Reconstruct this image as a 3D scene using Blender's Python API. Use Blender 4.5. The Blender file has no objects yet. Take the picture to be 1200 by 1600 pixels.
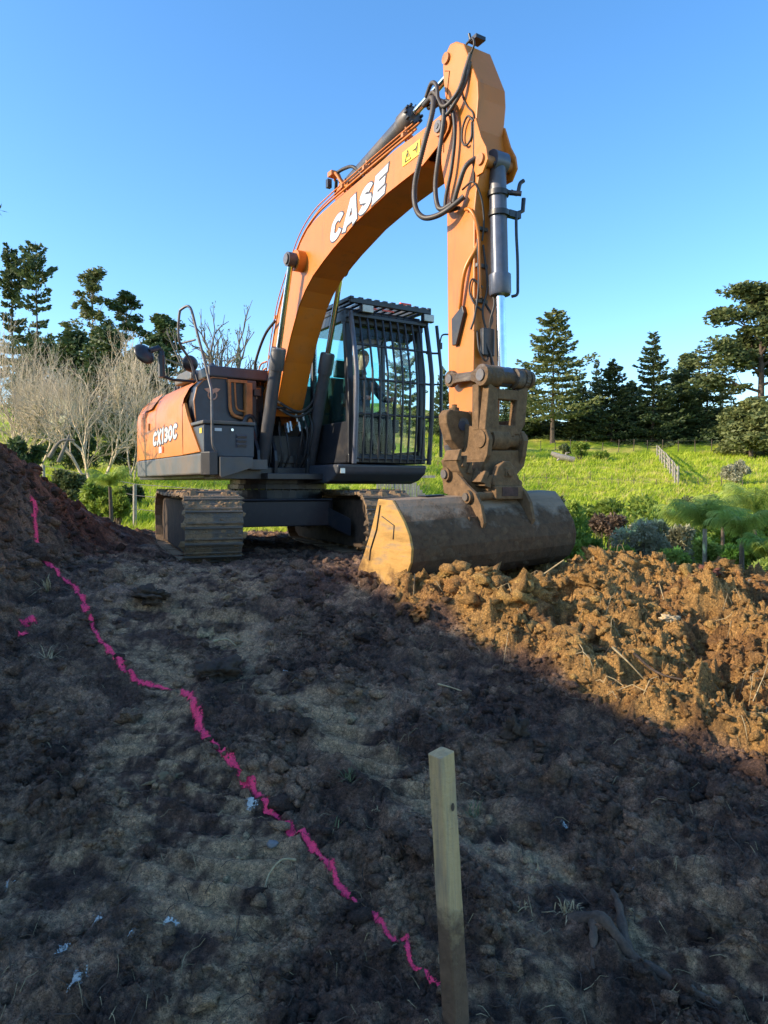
import bpy, bmesh, math, random
import numpy as np
from mathutils import Vector, Matrix, noise as mnoise
R = math.radians
scene = bpy.context.scene

# ------------------------------------------------------------------ camera
cam_d = bpy.data.cameras.new("camera")
cam = bpy.data.objects.new("camera", cam_d)
scene.collection.objects.link(cam)
cam.location = (0, 0, 0.9)
cam.rotation_euler = (R(90) - math.atan(40 / 1108), 0, 0)
cam_d.sensor_fit = 'VERTICAL'
cam_d.sensor_height = 24.0
cam_d.lens = 24.0 * 1108 / 1600
cam_d.clip_start = 0.05
cam_d.clip_end = 5000
scene.camera = cam

# ------------------------------------------------------------------ world, sun, exposure
SUN_EL = R(24)
sun_h = Vector((-0.978, -0.208))                      # horizontal direction towards the sun
world = bpy.data.worlds.new("World")
scene.world = world
world.use_nodes = True
wn = world.node_tree
bg = wn.nodes["Background"]
sky = wn.nodes.new("ShaderNodeTexSky")
sky.sky_type = 'NISHITA'
sky.sun_disc = False
sky.sun_elevation = SUN_EL
sky.sun_rotation = math.atan2(sun_h.x, sun_h.y)
sky.air_density = 1.0
sky.dust_density = 0.7
sky.ozone_density = 3.2
hsv = wn.nodes.new('ShaderNodeHueSaturation')
hsv.inputs['Saturation'].default_value = 1.20
wn.links.new(sky.outputs[0], hsv.inputs['Color'])
wn.links.new(hsv.outputs[0], bg.inputs[0])
bg.inputs[1].default_value = 0.15
sun_d = bpy.data.lights.new("sun", 'SUN')
sun_d.energy = 3.05
sun_d.angle = R(0.55)
sun_d.color = (1.0, 0.83, 0.60)
sun = bpy.data.objects.new("sun", sun_d)
scene.collection.objects.link(sun)
sdir = Vector((sun_h.x * math.cos(SUN_EL), sun_h.y * math.cos(SUN_EL), math.sin(SUN_EL))).normalized()
sun.rotation_euler = sdir.to_track_quat('Z', 'Y').to_euler()
sun.location = sdir * 60
scene.view_settings.view_transform = 'Standard'
scene.view_settings.look = 'None'
scene.view_settings.gamma = 1.0
scene.view_settings.use_curve_mapping = False
scene.view_settings.exposure = 1.27
scene.cycles.transparent_max_bounces = 32

rng = random.Random(11)
nrng = np.random.default_rng(7)
COL = scene.collection

# ------------------------------------------------------------------ numpy noise
def _hash(ix, iy, seed):
    h = (ix.astype(np.int64) * 374761393 + iy.astype(np.int64) * 668265263 + seed * 974711) & 0xffffffff
    h = ((h ^ (h >> 13)) * 1274126177) & 0xffffffff
    h = (h ^ (h >> 16)) & 0xffffffff
    return h
def perlin(x, y, seed=0):
    x0 = np.floor(x); y0 = np.floor(y)
    fx = x - x0; fy = y - y0
    u = fx * fx * fx * (fx * (fx * 6 - 15) + 10); v = fy * fy * fy * (fy * (fy * 6 - 15) + 10)
    def g(ix, iy, dx, dy):
        a = _hash(ix, iy, seed).astype(np.float64) * (2 * math.pi / 4294967296.0)
        return np.cos(a) * dx + np.sin(a) * dy
    a = g(x0, y0, fx, fy); b = g(x0 + 1, y0, fx - 1, fy)
    c = g(x0, y0 + 1, fx, fy - 1); d = g(x0 + 1, y0 + 1, fx - 1, fy - 1)
    return (a + (b - a) * u + (c + (d - c) * u - a - (b - a) * u) * v) * 1.5
def fbm(x, y, f, octs, seed=0, gain=0.5):
    s = 0; a = 1.0
    for i in range(octs):
        s = s + a * perlin(x * f, y * f, seed + i * 17)
        f *= 2.03; a *= gain
    return s
def ridged(x, y, f, octs, seed=0, gain=0.5):
    s = 0; a = 1.0
    for i in range(octs):
        s = s + a * (1 - 2 * np.abs(perlin(x * f, y * f, seed + i * 13)))
        f *= 2.1; a *= gain
    return s
def worley(x, y, f, seed=0):
    """distance to the nearest feature point and that cell's random value"""
    x = x * f; y = y * f
    ix = np.floor(x); iy = np.floor(y)
    best = np.full(x.shape, 9.0); val = np.zeros(x.shape)
    for dx in (-1, 0, 1):
        for dy in (-1, 0, 1):
            cx = ix + dx; cy = iy + dy
            h = _hash(cx, cy, seed)
            px = cx + (h & 0xffff) / 65536.0; py = cy + ((h >> 16) & 0xffff) / 65536.0
            d = np.sqrt((x - px) ** 2 + (y - py) ** 2)
            m = d < best
            best = np.where(m, d, best); val = np.where(m, ((h >> 7) & 0xff) / 255.0, val)
    return best, val
def sstep(a, b, x):
    t = np.clip((x - a) / (b - a), 0, 1)
    return t * t * (3 - 2 * t)

# ------------------------------------------------------------------ materials
def nt_new(name):
    m = bpy.data.materials.new(name); m.use_nodes = True
    nt = m.node_tree
    return m, nt, nt.nodes["Principled BSDF"]
def ramp(nt, stops):
    r = nt.nodes.new("ShaderNodeValToRGB")
    e = r.color_ramp.elements
    e[0].position, e[0].color = stops[0][0], (*stops[0][1], 1)
    e[1].position, e[1].color = stops[-1][0], (*stops[-1][1], 1)
    for p, c in stops[1:-1]:
        n = e.new(p); n.color = (*c, 1)
    return r
def noise_n(nt, scale, detail=6, rough=.6, vec=None, stretch=None):
    n = nt.nodes.new("ShaderNodeTexNoise")
    n.inputs['Scale'].default_value = scale; n.inputs['Detail'].default_value = detail
    n.inputs['Roughness'].default_value = rough
    if vec is None:
        tc = nt.nodes.new("ShaderNodeTexCoord"); vec = tc.outputs['Object']
    if stretch:
        mp = nt.nodes.new("ShaderNodeMapping"); mp.inputs['Scale'].default_value = stretch
        nt.links.new(vec, mp.inputs[0]); vec = mp.outputs[0]
    nt.links.new(vec, n.inputs['Vector'])
    return n
def bump(nt, src, strength, dist, b):
    bp = nt.nodes.new("ShaderNodeBump"); bp.inputs['Strength'].default_value = strength
    bp.inputs['Distance'].default_value = dist
    nt.links.new(src, bp.inputs['Height']); nt.links.new(bp.outputs[0], b.inputs['Normal'])
    return bp
def mat(name, col, rough=.5, metal=0., dirt=(.12, .075, .04), amt=.35, scale=3., bmp=.1, var=.15, stretch=None, low=0.):
    """painted or bare metal with grime: base colour, dirt colour over it by noise"""
    m, nt, b = nt_new(name)
    n = noise_n(nt, scale, 8, .65, stretch=stretch)
    lo = .62 - amt * .5
    r = ramp(nt, [(lo, (0, 0, 0)), (min(lo + .22, .99), (1, 1, 1))])
    nt.links.new(n.outputs['Fac'], r.inputs[0])
    n2 = noise_n(nt, scale * 3.7, 5, .6)
    r2 = ramp(nt, [(.3, tuple(c * (1 - var) for c in col)), (.7, tuple(min(1, c * (1 + var)) for c in col))])
    nt.links.new(n2.outputs['Fac'], r2.inputs[0])
    mx = nt.nodes.new("ShaderNodeMix"); mx.data_type = 'RGBA'
    mul = nt.nodes.new("ShaderNodeMath"); mul.operation = 'MULTIPLY'; mul.inputs[1].default_value = min(1, amt * 1.8)
    nt.links.new(r.outputs[0], mul.inputs[0])
    nt.links.new(mul.outputs[0], mx.inputs['Factor'])
    nt.links.new(r2.outputs[0], mx.inputs['A']); mx.inputs['B'].default_value = (*dirt, 1)
    nt.links.new(mx.outputs['Result'], b.inputs['Base Color'])
    rr = nt.nodes.new("ShaderNodeMapRange"); rr.inputs['To Min'].default_value = rough; rr.inputs['To Max'].default_value = .92
    nt.links.new(mul.outputs[0], rr.inputs['Value']); nt.links.new(rr.outputs[0], b.inputs['Roughness'])
    b.inputs['Metallic'].default_value = metal
    if bmp: bump(nt, n2.outputs['Fac'], bmp, .01, b)
    return m
M = {}
def worn_paint(name, col, dust, chip):
    """sun-faded enamel: dust in streaks, greasy smears, chips down to the primer"""
    m, nt, b = nt_new(name)
    n1 = noise_n(nt, 2.1, 8, .65); n2 = noise_n(nt, 7, 7, .7, stretch=(1, 1, .16)); n3 = noise_n(nt, 26, 6, .7); n4 = noise_n(nt, 1.1, 3, .5)
    base = ramp(nt, [(.3, tuple(c * .84 for c in col)), (.7, tuple(min(1, c * 1.08) for c in col))]); nt.links.new(n4.outputs['Fac'], base.inputs[0])
    m1 = ramp(nt, [(.46, (0, 0, 0)), (.74, (.75, .75, .75))]); nt.links.new(n1.outputs['Fac'], m1.inputs[0])
    m2 = ramp(nt, [(.56, (0, 0, 0)), (.72, (.55, .55, .55))]); nt.links.new(n2.outputs['Fac'], m2.inputs[0])
    m3 = ramp(nt, [(.67, (0, 0, 0)), (.70, (.85, .85, .85))]); nt.links.new(n3.outputs['Fac'], m3.inputs[0])
    def mixc(fac, a, c):
        x = nt.nodes.new('ShaderNodeMix'); x.data_type = 'RGBA'; nt.links.new(fac, x.inputs['Factor']); nt.links.new(a, x.inputs['A']); x.inputs['B'].default_value = (*c, 1); return x.outputs['Result']
    c = mixc(m1.outputs[0], base.outputs[0], dust); c = mixc(m2.outputs[0], c, tuple(q * .55 for q in dust)); c = mixc(m3.outputs[0], c, chip)
    nt.links.new(c, b.inputs['Base Color'])
    rr = nt.nodes.new('ShaderNodeMapRange'); rr.inputs['To Min'].default_value = .34; rr.inputs['To Max'].default_value = .72; nt.links.new(m1.outputs[0], rr.inputs['Value']); nt.links.new(rr.outputs[0], b.inputs['Roughness'])
    bump(nt, n4.outputs['Fac'], .12, .05, b); return m
M['orange'] = worn_paint('worn_orange_paint', (.62, .178, .012), (.44, .175, .05), (.16, .08, .04))
M['orange_dull'] = mat('dusty_orange_paint', (.52, .19, .05), .5, 0, (.16, .09, .05), .4, 4, .1)
M['charcoal'] = mat('charcoal_paint', (.045, .052, .066), .42, 0, (.12, .09, .06), .22, 3, .05)
M['charcoal_lt'] = mat('dusty_charcoal_paint', (.085, .088, .09), .5, 0, (.19, .14, .09), .35, 2.4, .08)
M['black'] = mat('black_steel', (.018, .02, .026), .38, 0, (.09, .065, .045), .22, 6, .08)
M['grey_steel'] = mat('worn_grey_steel', (.13, .125, .13), .42, .3, (.12, .085, .05), .4, 7, .25)
M['tube_grey'] = mat('grey_cylinder_paint', (.075, .078, .088), .35, .1, (.17, .12, .08), .3, 5, .05, stretch=(1, 1, .25))
M['tube_blue'] = mat('blue_grey_cylinder_paint', (.085, .10, .14), .3, .15, (.2, .14, .08), .25, 6, .04, stretch=(1, 1, .25))
M['chrome'] = mat('chrome_rod', (.75, .77, .80), .12, 1., (.3, .25, .2), .05, 4, 0)
M['mudsteel'] = mat('muddy_steel', (.10, .075, .055), .6, .1, (.20, .13, .07), .7, 7, .5)
M['shoe'] = mat('muddy_track_shoe', (.09, .07, .05), .7, .1, (.26, .18, .10), .85, 5, .8, .3)
M['bucket'] = mat('scuffed_bucket_steel', (.135, .13, .13), .5, .2, (.17, .105, .055), .5, 3.2, .5, .4)
M['bucket_side_old'] = mat('mud_crusted_bucket_side', (.26, .17, .08), .8, 0, (.40, .25, .09), .8, 6, .7, .25)
M['rubber'] = mat('hose_rubber', (.022, .022, .024), .5, 0, (.1, .07, .05), .3, 9, .1)
M['hose_rib'] = mat('ribbed_hose_guard', (.055, .05, .052), .5, 0, (.14, .1, .07), .3, 9, .1)
M['white'] = mat('white_vinyl', (.58, .60, .60), .4, 0, (.4, .3, .2), .12, 6, 0, .04)
M['ink'] = mat('dark_ink', (.05, .05, .07), .5, 0, (.1, .08, .06), .1, 6, 0)
M['yellow'] = mat('yellow_label', (.80, .55, .03), .45, 0, (.3, .2, .1), .12, 6, 0)
M['red_lens'] = mat('orange_beacon_lens', (.85, .10, .02), .2, 0, (.3, .05, .02), .1, 6, 0)
M['lamp_lens'] = mat('lamp_lens', (.55, .56, .5), .15, 0, (.3, .25, .2), .2, 9, 0)
M['seat'] = mat('seat_cloth', (.03, .03, .034), .85, 0, (.05, .04, .03), .2, 9, .2)
M['white_metal'] = mat('aluminium', (.6, .6, .58), .4, .7, (.3, .25, .2), .15, 6, 0)
def rusty():
    m = mat('rusty_hitch_steel', (.17, .12, .085), .62, .25, (.13, .075, .045), .55, 9, .5, .3)
    return m
M['hitch'] = rusty()
def muddy(name, base, mud, z0, z1, rough=.5):
    m, nt, b = nt_new(name); tc = nt.nodes.new('ShaderNodeTexCoord'); sp = nt.nodes.new('ShaderNodeSeparateXYZ'); nt.links.new(tc.outputs['Object'], sp.inputs[0])
    mr = nt.nodes.new('ShaderNodeMapRange'); mr.inputs['From Min'].default_value = z0; mr.inputs['From Max'].default_value = z1; mr.inputs['To Min'].default_value = .55; mr.inputs['To Max'].default_value = -.25; nt.links.new(sp.outputs[2], mr.inputs['Value'])
    n = noise_n(nt, 3.5, 9, .68); n2 = noise_n(nt, 16, 8, .7); n3 = noise_n(nt, 3, 6, .6, stretch=(1, .5, 6))
    ad = nt.nodes.new('ShaderNodeMath'); ad.operation = 'ADD'; nt.links.new(n.outputs['Fac'], ad.inputs[0]); nt.links.new(mr.outputs[0], ad.inputs[1])
    r = ramp(nt, [(.58, (0, 0, 0)), (.72, (1, 1, 1))]); nt.links.new(ad.outputs[0], r.inputs[0])
    rb = ramp(nt, [(.25, tuple(c * .55 for c in base)), (.5, base), (.72, (.24, .19, .14))]); nt.links.new(n3.outputs['Fac'], rb.inputs[0])
    rm = ramp(nt, [(.3, tuple(c * .4 for c in mud)), (.7, mud)]); nt.links.new(n2.outputs['Fac'], rm.inputs[0])
    mx = nt.nodes.new('ShaderNodeMix'); mx.data_type = 'RGBA'; nt.links.new(r.outputs[0], mx.inputs['Factor']); nt.links.new(rb.outputs[0], mx.inputs['A']); nt.links.new(rm.outputs[0], mx.inputs['B']); nt.links.new(mx.outputs['Result'], b.inputs['Base Color'])
    rr = nt.nodes.new('ShaderNodeMapRange'); rr.inputs['To Min'].default_value = rough; rr.inputs['To Max'].default_value = .95; nt.links.new(r.outputs[0], rr.inputs['Value']); nt.links.new(rr.outputs[0], b.inputs['Roughness'])
    mh = nt.nodes.new('ShaderNodeMath'); mh.operation = 'MULTIPLY_ADD'; nt.links.new(r.outputs[0], mh.inputs[0]); mh.inputs[1].default_value = 1.; nt.links.new(n2.outputs['Fac'], mh.inputs[2])
    bump(nt, mh.outputs[0], .9, .012, b); return m
M['bucket_side'] = muddy('mud_crusted_bucket_side', (.50, .28, .075), (.24, .125, .045), -.3, .75, .85)
M['shoe'] = muddy('muddy_track_shoe', (.13, .105, .08), (.34, .22, .12), -.02, .06, .75)
M['bucket'] = muddy('scuffed_muddy_bucket_steel', (.27, .185, .115), (.135, .075, .036), .35, 1.05, .75)
M['hitch'] = muddy('greasy_hitch_steel', (.085, .062, .048), (.22, .13, .062), .8, 2.8, .5)
def glass(name, tint, refl):
    m = bpy.data.materials.new(name); m.use_nodes = True; nt = m.node_tree
    for n in list(nt.nodes):
        if n.type != 'OUTPUT_MATERIAL': nt.nodes.remove(n)
    out = [n for n in nt.nodes][0]
    t = nt.nodes.new("ShaderNodeBsdfTransparent"); t.inputs[0].default_value = (*tint, 1)
    g = nt.nodes.new("ShaderNodeBsdfGlossy"); g.inputs['Roughness'].default_value = .04; g.inputs[0].default_value = (.9, 1, 1, 1)
    lw = nt.nodes.new("ShaderNodeLayerWeight"); lw.inputs[0].default_value = .5
    pw = nt.nodes.new("ShaderNodeMath"); pw.operation = 'POWER'; pw.inputs[1].default_value = 4
    nt.links.new(lw.outputs['Facing'], pw.inputs[0])
    f = nt.nodes.new("ShaderNodeMapRange"); f.inputs['To Min'].default_value = refl; f.inputs['To Max'].default_value = .8
    nt.links.new(pw.outputs[0], f.inputs['Value'])
    n = noise_n(nt, 1.4, 3, .5); 
    bp = nt.nodes.new("ShaderNodeBump"); bp.inputs['Strength'].default_value = .05; nt.links.new(n.outputs['Fac'], bp.inputs['Height'])
    mx = nt.nodes.new("ShaderNodeMixShader")
    nt.links.new(f.outputs[0], mx.inputs[0]); nt.links.new(t.outputs[0], mx.inputs[1]); nt.links.new(g.outputs[0], mx.inputs[2])
    nt.links.new(mx.outputs[0], out.inputs[0])
    return m
M['glass'] = glass('cab_glass', (.95, .98, .975), .012)
M['glass_teal'] = glass('teal_cab_glass', (.66, .90, .88), .05)
def leafmat(name, c1, c2, trans=.25, scale=1.2, rough=.55):
    m, nt, b = nt_new(name)
    n = noise_n(nt, scale, 4, .6)
    oi = nt.nodes.new("ShaderNodeObjectInfo")
    r = ramp(nt, [(.35, c1), (.65, c2)])
    nt.links.new(n.outputs['Fac'], r.inputs[0])
    hs = nt.nodes.new("ShaderNodeHueSaturation")
    mr = nt.nodes.new("ShaderNodeMapRange"); mr.inputs['To Min'].default_value = .8; mr.inputs['To Max'].default_value = 1.2
    nt.links.new(oi.outputs['Random'], mr.inputs['Value']); nt.links.new(mr.outputs[0], hs.inputs['Value'])
    nt.links.new(r.outputs[0], hs.inputs['Color'])
    nt.links.new(hs.outputs[0], b.inputs['Base Color']); b.inputs['Roughness'].default_value = rough
    b.inputs['Specular IOR Level'].default_value = .3
    tr = nt.nodes.new("ShaderNodeBsdfTranslucent"); nt.links.new(hs.outputs[0], tr.inputs[0])
    mx = nt.nodes.new("ShaderNodeMixShader"); mx.inputs[0].default_value = trans
    out = [x for x in nt.nodes if x.type == 'OUTPUT_MATERIAL'][0]
    nt.links.new(b.outputs[0], mx.inputs[1]); nt.links.new(tr.outputs[0], mx.inputs[2]); nt.links.new(mx.outputs[0], out.inputs[0])
    return m
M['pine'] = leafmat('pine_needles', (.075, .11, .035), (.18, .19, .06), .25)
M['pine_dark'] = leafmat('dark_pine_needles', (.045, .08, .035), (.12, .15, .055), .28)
M['gum'] = leafmat('gum_leaves', (.075, .10, .035), (.19, .20, .07), .3)
M['macro'] = leafmat('cypress_foliage', (.06, .095, .035), (.16, .18, .06), .3)
M['evergreen'] = leafmat('evergreen_leaves', (.035, .07, .026), (.10, .14, .045), .25)
M['shrub'] = leafmat('green_shrub_leaves', (.12, .21, .03), (.32, .38, .06), .4, 3)
M['greyshrub'] = leafmat('grey_green_leaves', (.22, .22, .13), (.42, .40, .27), .25, 3)
M['brownshrub'] = leafmat('brown_twiggy_leaves', (.12, .08, .05), (.24, .165, .11), .2, 3)
M['palm'] = leafmat('palm_leaflets', (.20, .32, .05), (.44, .50, .12), .45, 2, .6)
M['weed'] = leafmat('weed_leaves', (.09, .12, .05), (.2, .22, .12), .3, 6)
M['bark'] = mat('bark', (.13, .095, .07), .9, 0, (.06, .045, .035), .5, 4, .8, .3)
M['palebark'] = mat('pale_bark', (.34, .29, .23), .9, 0, (.2, .17, .12), .4, 4, .5, .3)
M['twig'] = mat('pale_twigs', (.55, .46, .33), .9, 0, (.36, .30, .22), .4, 2, 0, .3)
M['greytwig'] = mat('grey_branches', (.16, .14, .12), .9, 0, (.12, .11, .09), .4, 2, 0, .3)
M['root'] = mat('root_wood', (.12, .08, .055), .9, 0, (.05, .035, .025), .5, 14, .8, .3)
M['straw'] = mat('straw', (.42, .32, .17), .8, 0, (.2, .14, .07), .4, 20, 0, .3)
M['greywood'] = mat('weathered_timber', (.36, .33, .28), .85, 0, (.2, .18, .14), .5, 5, .4, .25, stretch=(6, 6, .6))

# ------------------------------------------------------------------ mesh helpers
class MB:
    def __init__(s): s.v = []; s.f = []; s.sm = []; s.mi = []
    def add(s, vs, fs, smooth=False, mi=0):
        o = len(s.v); s.v += [tuple(v) for v in vs]
        for f in fs:
            s.f.append(tuple(i + o for i in f)); s.sm.append(smooth); s.mi.append(mi)
        return s
    def box(s, c, d, rot=None, mi=0):
        hx, hy, hz = d[0] / 2, d[1] / 2, d[2] / 2
        vs = [Vector((x, y, z)) for x in (-hx, hx) for y in (-hy, hy) for z in (-hz, hz)]
        if rot is not None: vs = [rot @ v for v in vs]
        c = Vector(c)
        return s.add([v + c for v in vs], [(0, 1, 3, 2), (4, 6, 7, 5), (0, 4, 5, 1), (2, 3, 7, 6), (0, 2, 6, 4), (1, 5, 7, 3)], mi=mi)
    def b2(s, lo, hi, mi=0):
        return s.box([(a + b) / 2 for a, b in zip(lo, hi)], [abs(b - a) for a, b in zip(lo, hi)], mi=mi)
    def prism(s, poly, a, b, plane='xz', mi=0):
        """poly in a plane, extruded from a to b along the third axis"""
        def P(p, t):
            return (p[0], t, p[1]) if plane == 'xz' else ((t, p[0], p[1]) if plane == 'yz' else (p[0], p[1], t))
        n = len(poly)
        vs = [P(p, a) for p in poly] + [P(p, b) for p in poly]
        fs = [tuple(range(n)), tuple(range(2 * n - 1, n - 1, -1))] + [(i, i + n, (i + 1) % n + n, (i + 1) % n) for i in range(n)]
        return s.add(vs, fs, mi=mi)
    def tube(s, pts, r, n=8, caps=True, smooth=True, mi=0):
        pts = [Vector(p) for p in pts]
        rs = r if isinstance(r, (list, tuple)) else [r] * len(pts)
        vs = []; prev = None
        for i, p in enumerate(pts):
            t = (pts[min(i + 1, len(pts) - 1)] - pts[max(i - 1, 0)])
            if t.length < 1e-9: t = Vector((0, 0, 1))
            t.normalize()
            if prev is None:
                a = Vector((0, 0, 1)) if abs(t.z) < .9 else Vector((1, 0, 0))
                u = t.cross(a).normalized()
            else:
                u = (prev - t * prev.dot(t))
                u = u.normalized() if u.length > 1e-6 else t.orthogonal().normalized()
            prev = u; w = t.cross(u)
            for k in range(n):
                a = 2 * math.pi * k / n
                vs.append(p + (u * math.cos(a) + w * math.sin(a)) * rs[i])
        fs = [(i * n + k, i * n + (k + 1) % n, (i + 1) * n + (k + 1) % n, (i + 1) * n + k) for i in range(len(pts) - 1) for k in range(n)]
        s.add(vs, fs, smooth, mi)
        if caps:
            s.add(vs[:n], [tuple(range(n - 1, -1, -1))], False, mi); s.add(vs[-n:], [tuple(range(n))], False, mi)
        return s
    def cyl(s, a, b, r, n=16, mi=0, r2=None):
        return s.tube([a, b], [r, r2 if r2 is not None else r], n, mi=mi)
    def build(s, name, m, parent=None, bevel=0., label=None, cat=None, group=None, kind=None, loc=None, seg=2):
        me = bpy.data.meshes.new(name); me.from_pydata(s.v, [], s.f)
        me.polygons.foreach_set('use_smooth', s.sm)
        ms = m if isinstance(m, (list, tuple)) else [m]
        for q in ms: me.materials.append(q)
        if len(ms) > 1: me.polygons.foreach_set('material_index', s.mi)
        me.update()
        if bevel or True:
            bm = bmesh.new(); bm.from_mesh(me); bmesh.ops.recalc_face_normals(bm, faces=bm.faces); bm.to_mesh(me); bm.free()
        o = bpy.data.objects.new(name, me); COL.objects.link(o)
        if bevel:
            md = o.modifiers.new("bevel", 'BEVEL'); md.width = bevel; md.segments = seg; md.limit_method = 'ANGLE'; md.angle_limit = R(40)
        if parent is not None: o.parent = parent
        if loc: o.location = loc
        tag(o, label, cat, group, kind)
        return o
def tag(o, label=None, cat=None, group=None, kind=None):
    if label: o['label'] = label
    if cat: o['category'] = cat
    if group: o['group'] = group
    if kind: o['kind'] = kind
    return o
def empty(name, loc=(0, 0, 0), rz=0, label=None, cat=None, group=None, scale=1.):
    o = bpy.data.objects.new(name, None); COL.objects.link(o)
    o.location = loc; o.rotation_euler = (0, 0, rz); o.scale = (scale,) * 3 if not isinstance(scale, tuple) else scale
    o.empty_display_size = .2
    tag(o, label, cat, group); return o
def link_copy(o, parent, name=None):
    c = o.copy(); COL.objects.link(c); c.parent = parent
    if name: c.name = name
    return c
def np_mesh(name, V, Fq, mats, smooth=False, kind=None, cols=None):
    """fast mesh from numpy arrays of vertices and equal-sized faces"""
    me = bpy.data.meshes.new(name)
    V = np.asarray(V, dtype=np.float32); Fq = np.asarray(Fq, dtype=np.int32)
    k = Fq.shape[1]
    me.vertices.add(len(V)); me.vertices.foreach_set('co', V.ravel())
    me.loops.add(Fq.size); me.loops.foreach_set('vertex_index', Fq.ravel())
    me.polygons.add(len(Fq)); me.polygons.foreach_set('loop_start', np.arange(0, Fq.size, k, dtype=np.int32))
    if smooth: me.polygons.foreach_set('use_smooth', np.ones(len(Fq), dtype=bool))
    for m in (mats if isinstance(mats, (list, tuple)) else [mats]): me.materials.append(m)
    if cols is not None:
        ca = me.color_attributes.new('tint', 'FLOAT_COLOR', 'POINT')
        c4 = np.ones((len(V), 4), dtype=np.float32); c4[:, :cols.shape[1]] = cols
        ca.data.foreach_set('color', c4.ravel())
    me.update(calc_edges=True); me.validate()
    return me
def mesh_obj(name, me, parent=None, **kw):
    o = bpy.data.objects.new(name, me); COL.objects.link(o)
    if parent is not None: o.parent = parent
    tag(o, **kw); return o

# ================================================================== TERRAIN
MOUND_Y = [0, 3.0, 5.0, 6.2, 7.0, 8.3, 9.6, 10.4, 11.2, 40]
MOUND_H = [.6, .75, .95, 1.35, 1.50, 1.15, .62, .30, 0, 0]
def base_plateau(x, y):
    z = np.where(y < 5.2, -.92 + .217 * y, .208)
    z = z - .155 * sstep(5.5, 7.4, y) - .07 * sstep(4.9, 5.8, y) * sstep(.9, 1.6, x)
    z = z + .02 * np.sin(x * 1.3)
    toe = -.95 - .27 * np.minimum(y, 8.5)
    m = np.interp(y, MOUND_Y, MOUND_H) * sstep(0, 1.35, toe - x + .14 * perlin(x * .9, y * .9, 5))
    z = z + m
    # spoil heap on the right
    heap = .05 * np.exp(-((y - 5.8) / .7) ** 2) * sstep(.8, 1.7, x)
    heap += .03 * sstep(.0, 1.0, (x + .78 * (y - 5.3))) * sstep(7.0, 6.0, y) * sstep(2.2, 3.4, y)
    # windrow in front of the bucket
    t = np.clip(((x - .12) * .95 + (y - 5.02) * -1.1) / (.95 ** 2 + 1.1 ** 2), 0, 1)
    dx = x - (.20 + .87 * t); dy = y - (4.93 - 1.0 * t)
    heap += .05 * np.exp(-(dx * dx + dy * dy) / .05)
    z = z + heap
    # scooped hollow under the bucket
    z = z - .10 * np.exp(-(((x - 1.0) / .6) ** 2 + ((y - 5.5) / .3) ** 2))
    return z
EX = [-40, -4, -2.2, 0, 1.4, 2.2, 4, 9, 40]
EY = [11.8, 11.8, 12.6, 12.3, 9.4, 7.7, 6.8, 6.7, 6.7]
def z_far(x, y):
    d = np.maximum(y, 1.); a = x / d
    zl = np.where(d < 14, -.3, (d - 14) * .085 - .3)
    zl = np.where(d > 45, 2.3 + (d - 45) * .19, zl)
    zr = np.interp(d, [8, 16, 24, 35, 65, 95, 140, 2000], [-1.6, -3.2, -3.0, -.2, 3.7, 9.0, 11., 14.])
    w = sstep(.0, .18, a)
    zl = np.minimum(zl, 12 + 0 * d)
    z = zl * (1 - w) + zr * w
    return z
def field_detail(x, y):
    d = np.maximum(y, 5.)
    return .16 * fbm(x, y, .35, 3, 31) * sstep(10, 30, d) + .10 * ridged(x, y, .9, 3, 41) * sstep(10, 22, d)
def ground_macro(x, y):
    e = np.interp(x, EX, EY) + .25 * perlin(x * .6, y * .6, 3)
    s = sstep(0, 2.6, y - e)
    return base_plateau(x, y) * (1 - s) + z_far(x, y) * s, s
def gz(x, y):
    a, s = ground_macro(np.array([float(x)]), np.array([float(y)]))
    return float(a[0])
def fz(x, y):
    x = np.array([float(x)]); y = np.array([float(y)])
    return float((z_far(x, y) + field_detail(x, y))[0])

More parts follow.
